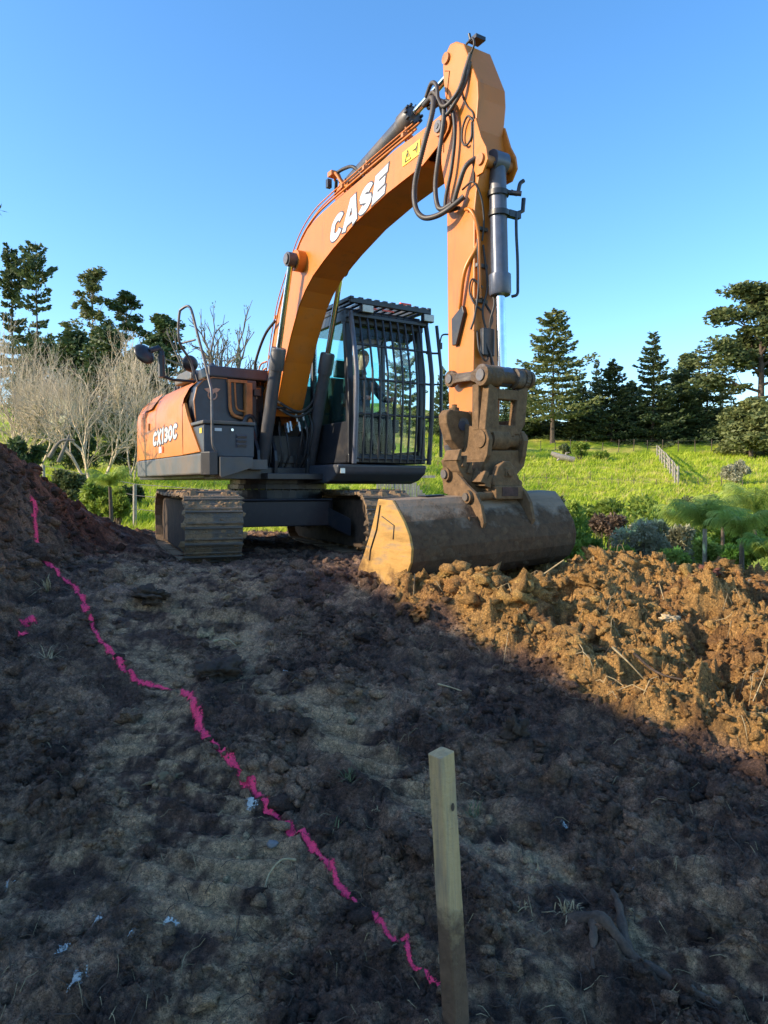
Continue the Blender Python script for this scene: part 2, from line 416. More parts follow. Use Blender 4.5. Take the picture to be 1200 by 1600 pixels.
NR, NC = 780, 760
def build_ground():
    ys = .75 * (13.8 / .75) ** (np.linspace(0, 1, NR))
    u = np.linspace(-1, 1, NC)
    X = u[None, :] * (.55 + .72 * ys[:, None]); Yg = np.repeat(ys[:, None], NC, 1)
    X = X.ravel(); Yv = Yg.ravel()
    z, s = ground_macro(X, Yv)
    # masks: where the soil is churned and where the clay was scraped smooth by the tracks
    wx = X + .25 * perlin(X * 1.1, Yv * 1.1, 71); wy = Yv + .25 * perlin(X * 1.1, Yv * 1.1, 72)
    toe = -.95 - .27 * np.minimum(Yv, 8.5)
    heapm = sstep(-.20, .12, (X + .78 * (Yv - 5.25)) + .34 + .16 * perlin(X * 2.2, Yv * 2.2, 77)) * sstep(2.0, 2.9, Yv)
    moundm = sstep(-.1, .6, toe - X)
    heapm = heapm * sstep(-.12, .05, X + .06 * perlin(X * 4, Yv * 4, 78)); heapm = heapm * (1 - sstep(5.6, 6.1, Yv) * sstep(1.3, .8, X))
    wx0, wy0 = wx, wy; q_ = 1 / np.maximum(1 - .047 * wy / 1.82, .3); q_ = np.where(wy > 5.19, 1.15, q_); wx = wx * q_; wy = wy * q_
    la = np.interp(wy, [1.4, 2.2, 2.6, 3.4, 4.0, 4.7, 6.4], [1.7, .95, .60, -.22, -.66, -1.07, -1.78])
    lb = np.interp(wy, [1.4, 1.9, 2.5, 3.2, 4.7, 5.5, 6.3], [-.42, -.55, -.75, -1.0, -1.6, -1.95, -2.3])
    lane = np.exp(-((wx - la) / .25) ** 4) + .9 * np.exp(-((wx - lb) / (.20 + .04 * wy * 0)) ** 4) + .8 * np.exp(-((wx + .45) / .22) ** 2 - ((wy - 2.1) / .3) ** 2)
    lane = lane * sstep(6.9, 6.0, Yv); wx, wy = wx0, wy0
    patch = .7 * sstep(.15, .5, fbm(wx, wy, 1.1, 3, 90) + .0)
    smoothm = np.clip(np.maximum(lane * sstep(-.65, .05, fbm(wx, wy, 1.3, 3, 93)), patch * .8) * (1 - heapm) * (1 - moundm), 0, 1)
    rough = np.clip(.62 + .4 * heapm + .3 * moundm - .55 * smoothm, .12, 1.3)
    # relief
    w1, v1 = worley(wx, wy, 3.1, 5); w2, v2 = worley(wx + .1 * perlin(X * 9, Yv * 9, 8), wy, 8.5, 9); w3, v3 = worley(X, Yv, 21, 12)
    c1 = np.sqrt(np.clip(1 - w1 * w1 * 1.6, 0, 1)) * (v1 > .45) * v1
    c2 = np.sqrt(np.clip(1 - w2 * w2 * 1.7, 0, 1)) * (v2 > .35) * v2
    c3 = np.sqrt(np.clip(1 - w3 * w3 * 1.8, 0, 1)) * (v3 > .3) * v3
    zz = .045 * fbm(wx, wy, .9, 3, 20) * (1 + heapm)
    zz = zz + rough * (.055 * fbm(wx, wy, 2.6, 4, 24, .55) * (1 + .9 * heapm)) + .075 * heapm * c1 + rough * (.034 + .034 * heapm) * c2 + rough * .018 * c3 * (1 + .6 * heapm)
    zz = zz - .12 * heapm * sstep(4.3, 5.2, Yv) - .04 * heapm + heapm * (.045 * ridged(wx + .1 * perlin(X * 6, Yv * 6, 2), wy, 2.2, 5, 66, .62) - .02) + .016 * (1 - heapm) * rough * ridged(wx, wy, 3.4, 5, 67, .62)
    zz = zz + .024 * rough * ridged(X, Yv, 6.5, 4, 50, .66) + .007 * (.4 + rough) * ridged(X, Yv, 30, 2, 60)
    # streaks left by a blade, and grouser prints in the lanes
    zz = zz + .015 * smoothm * np.sin((X * .2 + Yv * .98) * 2 * math.pi / .105 + 3 * perlin(X * 2.5, Yv * 2.5, 4)) * sstep(-.1, .3, perlin(X * .9, Yv * .9, 14) + .2)
    zz = zz + .014 * (1 - heapm) * (.35 + .65 * smoothm) * ridged(X * .28 + .1 * perlin(X * 2, Yv * 2, 5), Yv, 8., 3, 151, .55)
    # fine tilt of clods makes overhang-like shadowing
    keep = 1 - sstep(.6, 1.0, s)
    z = z + zz * keep
    # keep soil level below the tracks
    Cu = np.array([-1.6, 9.55])
    hx, hy = .384, -.923
    lx = (X - Cu[0]) * hx + (Yv - Cu[1]) * hy; ly = (X - Cu[0]) * (-hy) * 1 + (Yv - Cu[1]) * hx
    ly = (X - Cu[0]) * .923 + (Yv - Cu[1]) * .384
    for off in (-.97, 1.07):
        m = sstep(.42, .3, np.abs(ly - off)) * sstep(2.0, 1.6, np.abs(lx))
        z = z * (1 - m) + np.minimum(z, .055) * m
    # sink the outer rim below the field sheet
    edge = np.maximum(np.abs(X) / (.55 + .72 * Yv), 0)
    rim = np.maximum(sstep(13.2, 13.75, Yv), 0)
    z = z - 1.5 * rim - .8 * sstep(.985, 1.0, edge) * (Yv > 9)
    # colours
    dark = np.array([.18, .100, .066]); mid = np.array([.42, .25, .15]); tan = np.array([.74, .48, .26])
    heapc = np.array([.80, .435, .135]); heapd = np.array([.50, .245, .08]); red = np.array([.27, .12, .065])
    n1 = fbm(wx, wy, 1.9, 4, 101); n2 = fbm(X, Yv, 7, 3, 111); n3 = fbm(X, Yv, 25, 2, 121)
    t = sstep(-.4, .6, n1 + .4 * n2)[:, None]
    col = dark * (1 - t) + mid * t
    t = (smoothm * sstep(-.35, .35, n1 * .6 + .5 * n2 + .3 * n3 + .12))[:, None]
    col = col * (1 - t) + tan * t
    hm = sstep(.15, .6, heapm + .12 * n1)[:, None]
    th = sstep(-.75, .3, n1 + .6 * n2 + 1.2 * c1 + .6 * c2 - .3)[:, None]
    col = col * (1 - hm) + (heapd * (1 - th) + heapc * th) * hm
    rm = (moundm * sstep(.0, .5, n1 + .3 * n2 + sstep(5.5, 8, Yv) * .45))[:, None]
    col = col * (1 - .75 * rm) + red * .75 * rm
    redstreak = (sstep(.35, .7, fbm(X * .6, Yv * 1.8, .9, 3, 131)) * sstep(5, 7, Yv) * sstep(0, -1, X))[:, None]
    col = col * (1 - .5 * redstreak) + red * .5 * redstreak
    streak = fbm(X * .28 + .1 * perlin(X * 2, Yv * 2, 5), Yv, 9., 4, 151, .6)
    col = col * np.clip(1 + .5 * (streak * (1 - heapm))[:, None], .3, 1.6)
    col = col * np.clip(1 + .30 * n2[:, None] + .45 * n3[:, None], .35, 1.25)
    g = (sstep(.5, .95, s))[:, None]
    col = col * (1 - g) + np.array([.08, .12, .025]) * g
    col = np.maximum(col, .006); col = col * np.minimum(1, .74 / col.max(axis=1))[:, None]
    wet = np.clip(sstep(.25, .6, fbm(X, Yv, 1.2, 3, 141)) * (1 - heapm), 0, 1)
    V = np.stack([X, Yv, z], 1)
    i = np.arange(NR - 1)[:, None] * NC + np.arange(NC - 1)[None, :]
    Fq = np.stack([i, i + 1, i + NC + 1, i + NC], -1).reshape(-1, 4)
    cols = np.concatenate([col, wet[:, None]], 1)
    m, nt, b = nt_new('churned_clay_soil')
    at = nt.nodes.new('ShaderNodeAttribute'); at.attribute_name = 'tint'
    n = noise_n(nt, 38, 10, .78); n_2 = noise_n(nt, 150, 5, .7)
    mr = nt.nodes.new("ShaderNodeMapRange"); mr.inputs['From Min'].default_value = .3; mr.inputs['From Max'].default_value = .7
    mr.inputs['To Min'].default_value = .68; mr.inputs['To Max'].default_value = 1.30
    nt.links.new(n.outputs['Fac'], mr.inputs['Value'])
    mv = nt.nodes.new("ShaderNodeVectorMath"); mv.operation = 'SCALE'
    nt.links.new(at.outputs['Color'], mv.inputs[0]); nt.links.new(mr.outputs[0], mv.inputs['Scale'])
    sp_ = noise_n(nt, 240, 3, .6); sr = ramp(nt, [(.36, (.38, .38, .38)), (.46, (.85, .85, .85)), (.58, (1.0, 1.0, 1.0)), (.68, (1.3, 1.3, 1.3))]); nt.links.new(sp_.outputs['Fac'], sr.inputs[0])
    vv = nt.nodes.new("ShaderNodeTexVoronoi"); vv.inputs['Scale'].default_value = 70; tcv = nt.nodes.new("ShaderNodeTexCoord"); nt.links.new(tcv.outputs['Object'], vv.inputs['Vector'])
    vr = ramp(nt, [(.25, (1.1, 1.1, 1.1)), (.62, (.72, .72, .72))]); nt.links.new(vv.outputs['Distance'], vr.inputs[0])
    m2 = nt.nodes.new("ShaderNodeVectorMath"); m2.operation = 'MULTIPLY'; nt.links.new(mv.outputs[0], m2.inputs[0]); nt.links.new(sr.outputs[0], m2.inputs[1])
    m3 = nt.nodes.new("ShaderNodeVectorMath"); m3.operation = 'MULTIPLY'; nt.links.new(m2.outputs[0], m3.inputs[0]); nt.links.new(vr.outputs[0], m3.inputs[1])
    nt.links.new(m3.outputs[0], b.inputs['Base Color'])
    r = nt.nodes.new("ShaderNodeMapRange"); r.inputs['To Min'].default_value = .9; r.inputs['To Max'].default_value = .55
    nt.links.new(at.outputs['Alpha'], r.inputs['Value']); nt.links.new(r.outputs[0], b.inputs['Roughness'])
    b.inputs['Specular IOR Level'].default_value = .35
    ad = nt.nodes.new("ShaderNodeMath"); ad.operation = 'ADD'
    nt.links.new(n.outputs['Fac'], ad.inputs[0]); nt.links.new(n_2.outputs['Fac'], ad.inputs[1])
    prev = ad.outputs[0]; tc = nt.nodes.new("ShaderNodeTexCoord")
    for sc_, wt in ((42, -.9), (95, -.55)):
        vo = nt.nodes.new("ShaderNodeTexVoronoi"); vo.inputs['Scale'].default_value = sc_; vo.inputs['Randomness'].default_value = 1
        wn_ = nt.nodes.new("ShaderNodeMixRGB"); wn_.inputs[0].default_value = .03; nt.links.new(tc.outputs['Object'], wn_.inputs[1]); nt.links.new(n.outputs['Color'], wn_.inputs[2]); nt.links.new(wn_.outputs[0], vo.inputs['Vector'])
        ma = nt.nodes.new("ShaderNodeMath"); ma.operation = 'MULTIPLY_ADD'; ma.inputs[1].default_value = wt; nt.links.new(vo.outputs['Distance'], ma.inputs[0]); nt.links.new(prev, ma.inputs[2]); prev = ma.outputs[0]
    bump(nt, prev, 1., .02, b)
    M['soil'] = m
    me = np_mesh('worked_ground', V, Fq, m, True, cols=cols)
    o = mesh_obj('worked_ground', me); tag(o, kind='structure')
    return V, ys, col, heapm, moundm, smoothm
GV, GY, GCOL, GHEAP, GMOUND, GSMOOTH = build_ground()
def gidx(x, y):
    r = int(round(math.log(max(y, .76) / .75) / math.log(13.8 / .75) * (NR - 1))); r = min(max(r, 0), NR - 1)
    yy = GY[r]; c = int(round((x / (.55 + .72 * yy) + 1) / 2 * (NC - 1))); c = min(max(c, 0), NC - 1)
    return r * NC + c
def gh(x, y): return float(GV[gidx(x, y), 2])

# field: one sheet to the horizon
def build_field():
    ys = np.concatenate([np.linspace(-60, 9, 24), 9.3 + (60 - 9.3) * np.linspace(0, 1, 300) ** 1.25, 60 * (1500 / 60.) ** np.linspace(0.01, 1, 90)])
    u = np.linspace(-1, 1, 360)
    X = (u[None, :] * (12 + .95 * np.abs(ys[:, None]))).ravel(); Yv = np.repeat(ys[:, None], len(u), 1).ravel()
    z = z_far(X, Yv) + field_detail(X, Yv)
    near = sstep(10.2, 9.2, Yv)
    inner = (np.abs(X) < (.55 + .72 * np.abs(Yv))) & (Yv < 12.6) & (Yv > .4)
    pl, s = ground_macro(X, Yv)
    z = np.where(Yv < 12.6, pl - .04, z)
    z = np.where(inner, z - .9, z)
    z = np.where((Yv < 12.6) & (X < -8), np.maximum(z, .35 + 0 * z), z)
    n1 = fbm(X, Yv, .14, 4, 201); n2 = fbm(X, Yv, .7, 4, 211, .6); n3 = fbm(X, Yv, 3.2, 2, 221)
    lush = np.array([.23, .32, .015]); dry = np.array([.50, .44, .10]); deep = np.array([.13, .20, .02])
    t = sstep(-.1, .7, n1 + .55 * n2)[:, None]
    band = (np.exp(-((Yv - 42 - 4 * n1) / 7.) ** 2) * (X > 4))[:, None]
    t = np.clip(t + .8 * band * sstep(-.4, .5, n2)[:, None], 0, 1)
    col = lush * (1 - t) + dry * t
    t = sstep(.05, .6, -n2 + .3 * n3)[:, None]
    col = col * (1 - .75 * t) + deep * .75 * t
    c = np.clip(col * (1 + .25 * n3[:, None]), .01, 1)
    V = np.stack([X, Yv, z], 1)
    nc = len(u); i = np.arange(len(ys) - 1)[:, None] * nc + np.arange(nc - 1)[None, :]
    Fq = np.stack([i, i + 1, i + nc + 1, i + nc], -1).reshape(-1, 4)
    m, nt, b = nt_new('pasture')
    at = nt.nodes.new('ShaderNodeAttribute'); at.attribute_name = 'tint'
    n = noise_n(nt, 6, 8, .7)
    mr = nt.nodes.new("ShaderNodeMapRange"); mr.inputs['From Min'].default_value = .3; mr.inputs['From Max'].default_value = .7
    mr.inputs['To Min'].default_value = .65; mr.inputs['To Max'].default_value = 1.35
    nt.links.new(n.outputs['Fac'], mr.inputs['Value'])
    mv = nt.nodes.new("ShaderNodeVectorMath"); mv.operation = 'SCALE'
    nt.links.new(at.outputs['Color'], mv.inputs[0]); nt.links.new(mr.outputs[0], mv.inputs['Scale'])
    nt.links.new(mv.outputs[0], b.inputs['Base Color']); b.inputs['Roughness'].default_value = .9
    b.inputs['Specular IOR Level'].default_value = .15
    bump(nt, n.outputs['Fac'], 1., .12, b)
    o = mesh_obj('pasture', np_mesh('pasture', V, Fq, m, True, cols=c)); tag(o, kind='structure')
build_field()

# ================================================================== EXCAVATOR
# local frame: +X the way the boom points, +Y the cab side, Z up, origin on the ground under the slew ring
EXC = empty('excavator', (-1.45, 9.6, 0), math.atan2(-.848, .53),
            'orange tracked excavator with caged cab and raised boom, its wide bucket resting on the soil', 'excavator')
E = EXC
def circ(cx, cz, r, a0, a1, n):
    return [(cx + r * math.cos(R(a0 + (a1 - a0) * i / n)), cz + r * math.sin(R(a0 + (a1 - a0) * i / n))) for i in range(n + 1)]
def rbox(mb, lo, hi, mi=0): return mb.b2(lo, hi, mi)
def spline(pts, n=8):
    pts = [Vector(p) for p in pts]; out = []
    P = [pts[0] * 2 - pts[1]] + pts + [pts[-1] * 2 - pts[-2]]
    for i in range(1, len(P) - 2):
        for k in range(n):
            t = k / n
            a, b, c, d = P[i - 1], P[i], P[i + 1], P[i + 2]
            out.append(.5 * ((2 * b) + (c - a) * t + (2 * a - 5 * b + 4 * c - d) * t * t + (3 * b - 3 * c + d - a) * t ** 3))
    out.append(pts[-1]); return out
def bolt_row(mb, pts, axis, r=.014, h=.012):
    for p in pts:
        p = Vector(p); a = Vector(axis)
        mb.cyl(p, p + a * h, r, 6)

# ---- undercarriage, turned a little from the upper works
UR = Matrix.Rotation(math.atan2(-.923, .384) - math.atan2(-.848, .53), 4, 'Z')
UO = Matrix.Rotation(-math.atan2(-.848, .53), 4, 'Z') @ Vector((-.15, -.05, 0))
UM = Matrix.Translation(UO) @ UR
def ubuild(mb, *a, **k):
    mb.v = [tuple(UM @ Vector(v)) for v in mb.v]; return mb.build(*a, **k)
m = MB()
m.prism([(-.65, .50), (-.65, .68), (-.42, .74), (.42, .74), (.65, .68), (.65, .50), (.4, .44), (-.4, .44)], -.7, .7, 'xz')
for s in (-1, 1):
    for sy in (-1, 1):
        a0, a1 = (.30 * s, .62 * s), (.95 * s, 1.18 * s)
        vs = [(a0[0], .55 * sy, .70), (a0[1], .55 * sy, .70), (a1[1], .80 * sy, .50), (a1[0], .80 * sy, .50),
              (a0[0], .55 * sy, .46), (a0[1], .55 * sy, .46), (a1[1], .80 * sy, .28), (a1[0], .80 * sy, .28)]
        m.add(vs, [(0, 1, 2, 3), (7, 6, 5, 4), (0, 4, 5, 1), (1, 5, 6, 2), (2, 6, 7, 3), (3, 7, 4, 0)])
        m.b2((.30 * s, .1 * sy, .44), (.72 * s, .72 * sy, .72))
m.b2((.72, -.70, .40), (.80, .66, .72)); m.b2((.66, -.72, .72), (.84, .68, .745))
ubuild(m, 'undercarriage_frame', M['black'], E, .012)
m = MB(); m.prism([(-.62, -.06 + .78), (.62, .72), (.62, .74)], -.1, .1)
m = MB(); N = 40
ring = [(math.cos(2 * math.pi * i / N), math.sin(2 * math.pi * i / N)) for i in range(N)]
m.prism([(x * .60 + .02, y * .60) for x, y in ring], .74, .86, 'xy')
m.prism([(x * .66 + .02, y * .66) for x, y in ring], .865, .93, 'xy')
m.prism([(x * .63 + .02, y * .63) for x, y in ring], .93, .99, 'xy')
for i in range(0, N):
    x, y = ring[i]; m.cyl((x * .635 + .02, y * .635, .845), (x * .635 + .02, y * .635, .866), .012, 6)
m.build('slew_ring', M['black'], E, .004)

def track_loop(n):
    """positions and slopes round the track, equally spaced"""
    Rr, hl, zc = .375, 1.45, .44
    per = 4 * hl + 2 * math.pi * Rr; out = []
    for i in range(n):
        s = per * i / n
        if s < 2 * hl: x, z, a = -hl + s, zc + Rr, 0.
        elif s < 2 * hl + math.pi * Rr:
            t = (s - 2 * hl) / Rr; x, z, a = hl + Rr * math.sin(t), zc + Rr * math.cos(t), t
        elif s < 4 * hl + math.pi * Rr:
            q = s - 2 * hl - math.pi * Rr; x, z, a = hl - q, zc - Rr, math.pi
        else:
            t = (s - 4 * hl - math.pi * Rr) / Rr; x, z, a = -hl - Rr * math.sin(t), zc - Rr * math.cos(t), math.pi + t
        if a == 0.: z -= .018 * math.cos(x * math.pi / 1.45 * 1.5) * 0 + .02 * (1 - (x / hl) ** 2)
        out.append((x, z, a))
    return out, per
shoe = MB()
pp = .172
shoe.prism([(-pp / 2 + .004, -.012), (-pp / 2 + .004, .002), (-.070, .008), (-.066, .038), (-.048, .040), (-.040, .020), (-.008, .022), (.004, .026), (.016, .021), (.050, .019), (.058, .028), (.072, .026), (pp / 2 - .004, .004), (pp / 2 - .004, -.012), (0, -.014)], -.30, .30, 'xz')
for yy in (-.1, .1): 
    for xx in (-.03, .035): shoe.cyl((xx, yy, .012), (xx, yy, .022), .012, 6)
SH = None
NS = 51
def make_track(yoff):
    global SH
    m = MB()
    loop, per = track_loop(NS * 2)
    # chain links inside the shoes
    for i, (x, z, a) in enumerate(loop):
        rot = Matrix.Rotation(a, 3, 'Y')
        m.box(Vector((x, yoff, z)) + rot @ Vector((0, 0, -.05)), (.095, .20, .075), rot)
    tr = ubuild(m, 'track', M['mudsteel'], E)
    m = MB()
    m.prism([(-1.2, .30), (-1.2, .52), (-1.0, .62), (1.0, .62), (1.2, .52), (1.2, .30), (1.05, .24), (-1.05, .24)], yoff - .13, yoff + .13)
    ubuild(m, 'track_frame', M['mudsteel'], tr, .01)
    m = MB(); st_ = [(1.45 + .31 * math.sin(t * math.pi / 10), .44 + .31 * math.cos(t * math.pi / 10)) for t in range(11)] + [(-1.45 - .31 * math.sin(t * math.pi / 10), .44 - .31 * math.cos(t * math.pi / 10)) for t in range(11)]
    m.prism([(x + rng.uniform(-.02, .02), z + rng.uniform(-.02, .02)) for x, z in st_], yoff - .20, yoff + .20); ubuild(m, 'packed_mud', M['clod_dark'], tr, .02)
    for x, nm, rr in ((1.45, 'idler', .30), (-1.45, 'sprocket', .30)):
        m = MB(); m.cyl((x, yoff - .06, .44), (x, yoff + .06, .44), rr, 28); m.cyl((x, yoff - .13, .44), (x, yoff + .13, .44), .14, 18)
        if nm == 'sprocket':
            for k in range(21):
                a = k * 2 * math.pi / 21
                m.box((x + .31 * math.cos(a), yoff, .44 + .31 * math.sin(a)), (.05, .05, .05), Matrix.Rotation(-a, 3, 'Y'))
        ubuild(m, nm, M['mudsteel'], tr)
    for k in range(7):
        m = MB(); x = -1.05 + .35 * k
        m.cyl((x, yoff - .16, .18), (x, yoff + .16, .18), .085, 16)
        ubuild(m, 'track_roller', M['mudsteel'], tr)
    m = MB(); m.cyl((0, yoff - .1, .67), (0, yoff + .1, .67), .06, 14); ubuild(m, 'carrier_roller', M['mudsteel'], tr)
    if SH is None:
        SH = bpy.data.meshes.new('track_shoe'); SH.from_pydata(shoe.v, [], shoe.f); SH.materials.append(M['shoe'])
    loop, per = track_loop(NS)
    for i, (x, z, a) in enumerate(loop):
        o = bpy.data.objects.new('track_shoe', SH); COL.objects.link(o); o.parent = tr
        o.matrix_local = UM @ Matrix.Translation((x, yoff, z)) @ Matrix.Rotation(a + rng.uniform(-.05, .05), 4, 'Y') @ Matrix.Translation((0, rng.uniform(-.006, .006), rng.uniform(-.006, .008)))
    # dried mud packed on the top run
    m = MB()
    for i in range(260):
        x = rng.uniform(-1.5, 1.62); y = yoff + rng.uniform(-.27, .27) ; s = rng.uniform(.015, .06) * (1.3 if x > 1 else 1)
        zt = .44 + .375 + .0
        if x > 1.45: zt = .44 + .375 * math.cos(math.asin(min(.99, (x - 1.45) / .375)))
        vs = [(x + s * 1.3 * math.cos(k * 1.05 + i), y + s * 1.3 * math.sin(k * 1.05 + i), zt - .01) for k in range(6)] + [(x + s * .6 * math.cos(k * 1.05 + i), y + s * .6 * math.sin(k * 1.05 + i), zt + s * .7) for k in range(6)]
        m.add(vs, [(k, (k + 1) % 6, 6 + (k + 1) % 6, 6 + k) for k in range(6)] + [tuple(range(6, 12))])
    for i in range(170):
        t = rng.uniform(.3, 2.7); y = yoff + rng.choice([-1, 1]) * .29 * rng.random() ** .6; s = rng.uniform(.012, .05)
        c = Vector((1.45 + .395 * math.sin(t), y, .44 + .395 * math.cos(t))); nn_ = Vector((math.sin(t), 0, math.cos(t))); tt_ = Vector((nn_.z, 0, -nn_.x)); yv_ = Vector((0, 1, 0))
        vs = [c + (tt_ * math.cos(k * 1.047 + i) + yv_ * math.sin(k * 1.047 + i) * 1.5) * s * rng.uniform(.8, 1.3) - nn_ * .012 for k in range(6)] + [c + nn_ * s * .35]
        m.add(vs, [(k, (k + 1) % 6, 6) for k in range(6)])
    ubuild(m, 'caked_mud', M['clod_track'], tr, kind='stuff')
    return tr
def clodmat(name, c1, c2, sc=9):
    m_, nt, b = nt_new(name)
    n = noise_n(nt, sc, 8, .7); oi = nt.nodes.new("ShaderNodeTexCoord")
    r = ramp(nt, [(.3, c1), (.7, c2)]); nt.links.new(n.outputs['Fac'], r.inputs[0]); nt.links.new(r.outputs[0], b.inputs['Base Color'])
    b.inputs['Roughness'].default_value = .9; b.inputs['Specular IOR Level'].default_value = .2
    n2 = noise_n(nt, sc * 8, 6, .7); bump(nt, n2.outputs['Fac'], .8, .008, b)
    return m_
M['clod'] = clodmat('dry_clay_mud', (.20, .11, .05), (.45, .25, .10))
M['clod_track'] = clodmat('caked_track_mud', (.14, .09, .05), (.34, .22, .12))
M['clod_brown'] = clodmat('brown_clay_mud', (.07, .045, .028), (.16, .10, .055))
M['clod_dark'] = clodmat('dark_soil_clods', (.035, .026, .02), (.10, .068, .045))
M['clod_heap'] = clodmat('orange_clay_clods', (.17, .088, .036), (.36, .195, .072), 5)
for yo in (-.97, 1.07): make_track(yo)

# ---- revolving frame and skirts
SY = -1.30                                              # plane of the machine's right flank
m = MB()
m.b2((-2.2, -1.1, 1.0), (.55, 1.1, 1.14))
m.b2((.30, -.55, .985), (1.0, .36, 1.06))
for y in (-.50, -.27, .18, .40): m.prism([(.28, 1.06), (.28, 1.55), (.42, 1.62), (.60, 1.35), (.62, 1.22), (.60, 1.06)], y - .022, y + .022)
for y in (-.12, .10): m.prism([(-.6, 1.1), (-.35, 1.8), (.08, 1.98), (.28, 1.75), (.30, 1.1)], y - .17 - .02, y - .17 + .02)
m.build('revolving_frame', M['black'], E, .008)
m = MB()                                                 # right skirt: dark band below the orange panels
xr = -2.62
def flank(x0, x1, z0, z1, y, t=.03): return ((x0, y, z0), (x1, y + t, z1))
prof = [(.80, SY), (-2.30, SY), (-2.46, SY + .05), (-2.58, SY + .2), (-2.66, SY + .55), (-2.70, 0), (-2.66, .8), (-2.55, 1.1), (-2.3, 1.22), (-2.3, 1.1), (-2.5, 0), (-2.35, SY + .28), (.80, SY + .10)]
m.prism(prof, 1.04, 1.285, 'xy')
m.build('counterweight_skirt', M['charcoal_lt'], E, .02)
m = MB(); m.prism([(p[0] * .985, p[1] * .98) for p in prof[1:10]] + [(-1.5, 1.1), (-1.5, -1.1)], 1.0, 1.038, 'xy')
m.build('belly_plate', M['black'], E, .004)
# dark wedge at the front end of the skirt
m = MB(); m.prism([(.80, SY + .01), (.84, SY - .01), (.95, SY + .06), (1.0, SY + .14), (.82, SY + .2)], 1.03, 1.30, 'xy')
m.build('skirt_end_cap', M['black'], E, .01)
m = MB(); m.prism([(SY + .16, 1.24), (SY + .16, 1.02), (SY + .02 + .16, 1.0), (-.74, 1.12), (-.74, 1.24)], .80, 1.02, 'yz')
m.b2((.30, -.74, 1.10), (.93, -.52, 1.22)); m.b2((.3, SY + .2, .99), (.8, -.55, 1.10))
m.build('step_plate', M['charcoal_lt'], E, .006)

# ---- right flank orange panels: section (y,z) swept back, the top edge leaning in
def flank_panel(x0, x1, name, nx=6, tail=False, topz=2.28, mat_='orange', lean0=0., parent=E, slant=0.):
    sec = [(SY, 1.29), (SY - .004, 1.6), (SY, 1.90), (SY + .02, 1.99), (SY + .09, 2.12), (SY + .20, 2.22), (SY + .33, 2.27)]
    m = MB(); vs = []
    xs = [x0 + (x1 - x0) * i / nx for i in range(nx + 1)]
    for x in xs:
        for (y, z) in sec:
            xx = x
            if slant and x == xs[-1]: xx = x - slant * (z - 1.29)
            zz = z - .02 * max(0, (-.8 - xx)) * (z > 1.6)
            vs.append((xx, y, zz))
    n = len(sec)
    fs = [(i * n + j, (i + 1) * n + j, (i + 1) * n + j + 1, i * n + j + 1) for i in range(nx) for j in range(n - 1)]
    m.add(vs, fs, True)
    # inner skin so that the panel has thickness
    o = len(vs); m.add([(v[0], v[1] + .035, v[2] - .02) for v in vs], [tuple(reversed(f)) for f in fs], True)
    return m.build(name, M[mat_], parent)
hd = flank_panel(-2.22, -1.18, 'engine_side_panel', 2)
hd2 = flank_panel(-1.165, .10, 'engine_side_panel', 2)
# triangular front panel
m = MB()
m.prism([(.115, 1.29), (.115, 1.885), (.17, 1.93), (.30, 1.75), (.78, 1.30)], SY - .002, SY + .04)
m.build('front_side_panel', M['orange'], E, .008)
# rounded rear corner and counterweight
m = MB(); secz = [(1.29, 0), (1.6, 0), (1.88, 0), (2.0, .03), (2.12, .10), (2.2, .2)]
pl = [(-2.235, SY), (-2.36, SY + .015), (-2.47, SY + .07), (-2.56, SY + .17), (-2.62, SY + .34), (-2.66, -.5), (-2.68, 0), (-2.66, .6), (-2.58, .95), (-2.45, 1.15), (-2.2, 1.22)]
vs = []
for (x, y) in pl:
    for z, ins in secz:
        q = Vector((x + 1.2, y)); k = 1 - ins / max(q.length, .1)
        vs.append((-1.2 + q.x * k, q.y * k, z - .03))
n = len(secz)
m.add(vs, [(i * n + j, i * n + j + 1, (i + 1) * n + j + 1, (i + 1) * n + j) for i in range(len(pl) - 1) for j in range(n - 1)], True)
m.add([vs[i * n + n - 1] for i in range(len(pl))], [tuple(range(len(pl)))])
m.build('counterweight', M['orange'], E)
# louvres (real slots) and inset panel on the rear side panel
m = MB()
for k in range(22):
    z = 1.56 + k * .019
    m.b2((-2.02, SY - .010, z), (-1.70, SY + .0, z + .008))
m.build('louvre', M['orange_dull'], hd, kind='stuff')
m = MB()
m.add([(-1.98, SY + .003, 1.965), (-1.34, SY + .003, 1.975), (-1.38, SY + .175, 2.205), (-1.92, SY + .175, 2.19)], [(0, 1, 2, 3)])
m.v = [(v[0], v[1] - .016, v[2] + .016) for v in m.v]
m.build('intake_screen', M['orange_dull'], hd)
m = MB(); m.b2((-1.55, SY - .02, 1.70), (-1.50, SY, 1.80)); m.build('panel_latch', M['orange_dull'], hd, .003)

# top of the hood: charcoal
m = MB()
m.prism([(-2.3, 2.18), (-2.2, 2.23), (-.1, 2.30), (.0, 2.1), (.0, 1.3), (-2.3, 1.3)], -.98, 1.0)
m.build('engine_hood', M['charcoal_lt'], E, .02)
m = MB(); m.prism([(-.15, 2.26), (-.15, 2.40), (.28, 2.40), (.30, 2.26)], -1.02, .30)
m.build('hood_top_plate', M['charcoal'], E, .02)
m = MB()
m.prism([(-.95, 2.28), (-.95, 2.36), (-.8, 2.42), (-.3, 2.42), (-.2, 2.36), (-.2, 2.28)], -1.1, -.6)
for k in range(3): m.b2((-1.55 + k * .16, -.95, 2.26), (-1.50 + k * .16, -.6, 2.36))
m.build('air_intake_hump', M['charcoal_lt'], E, .02)
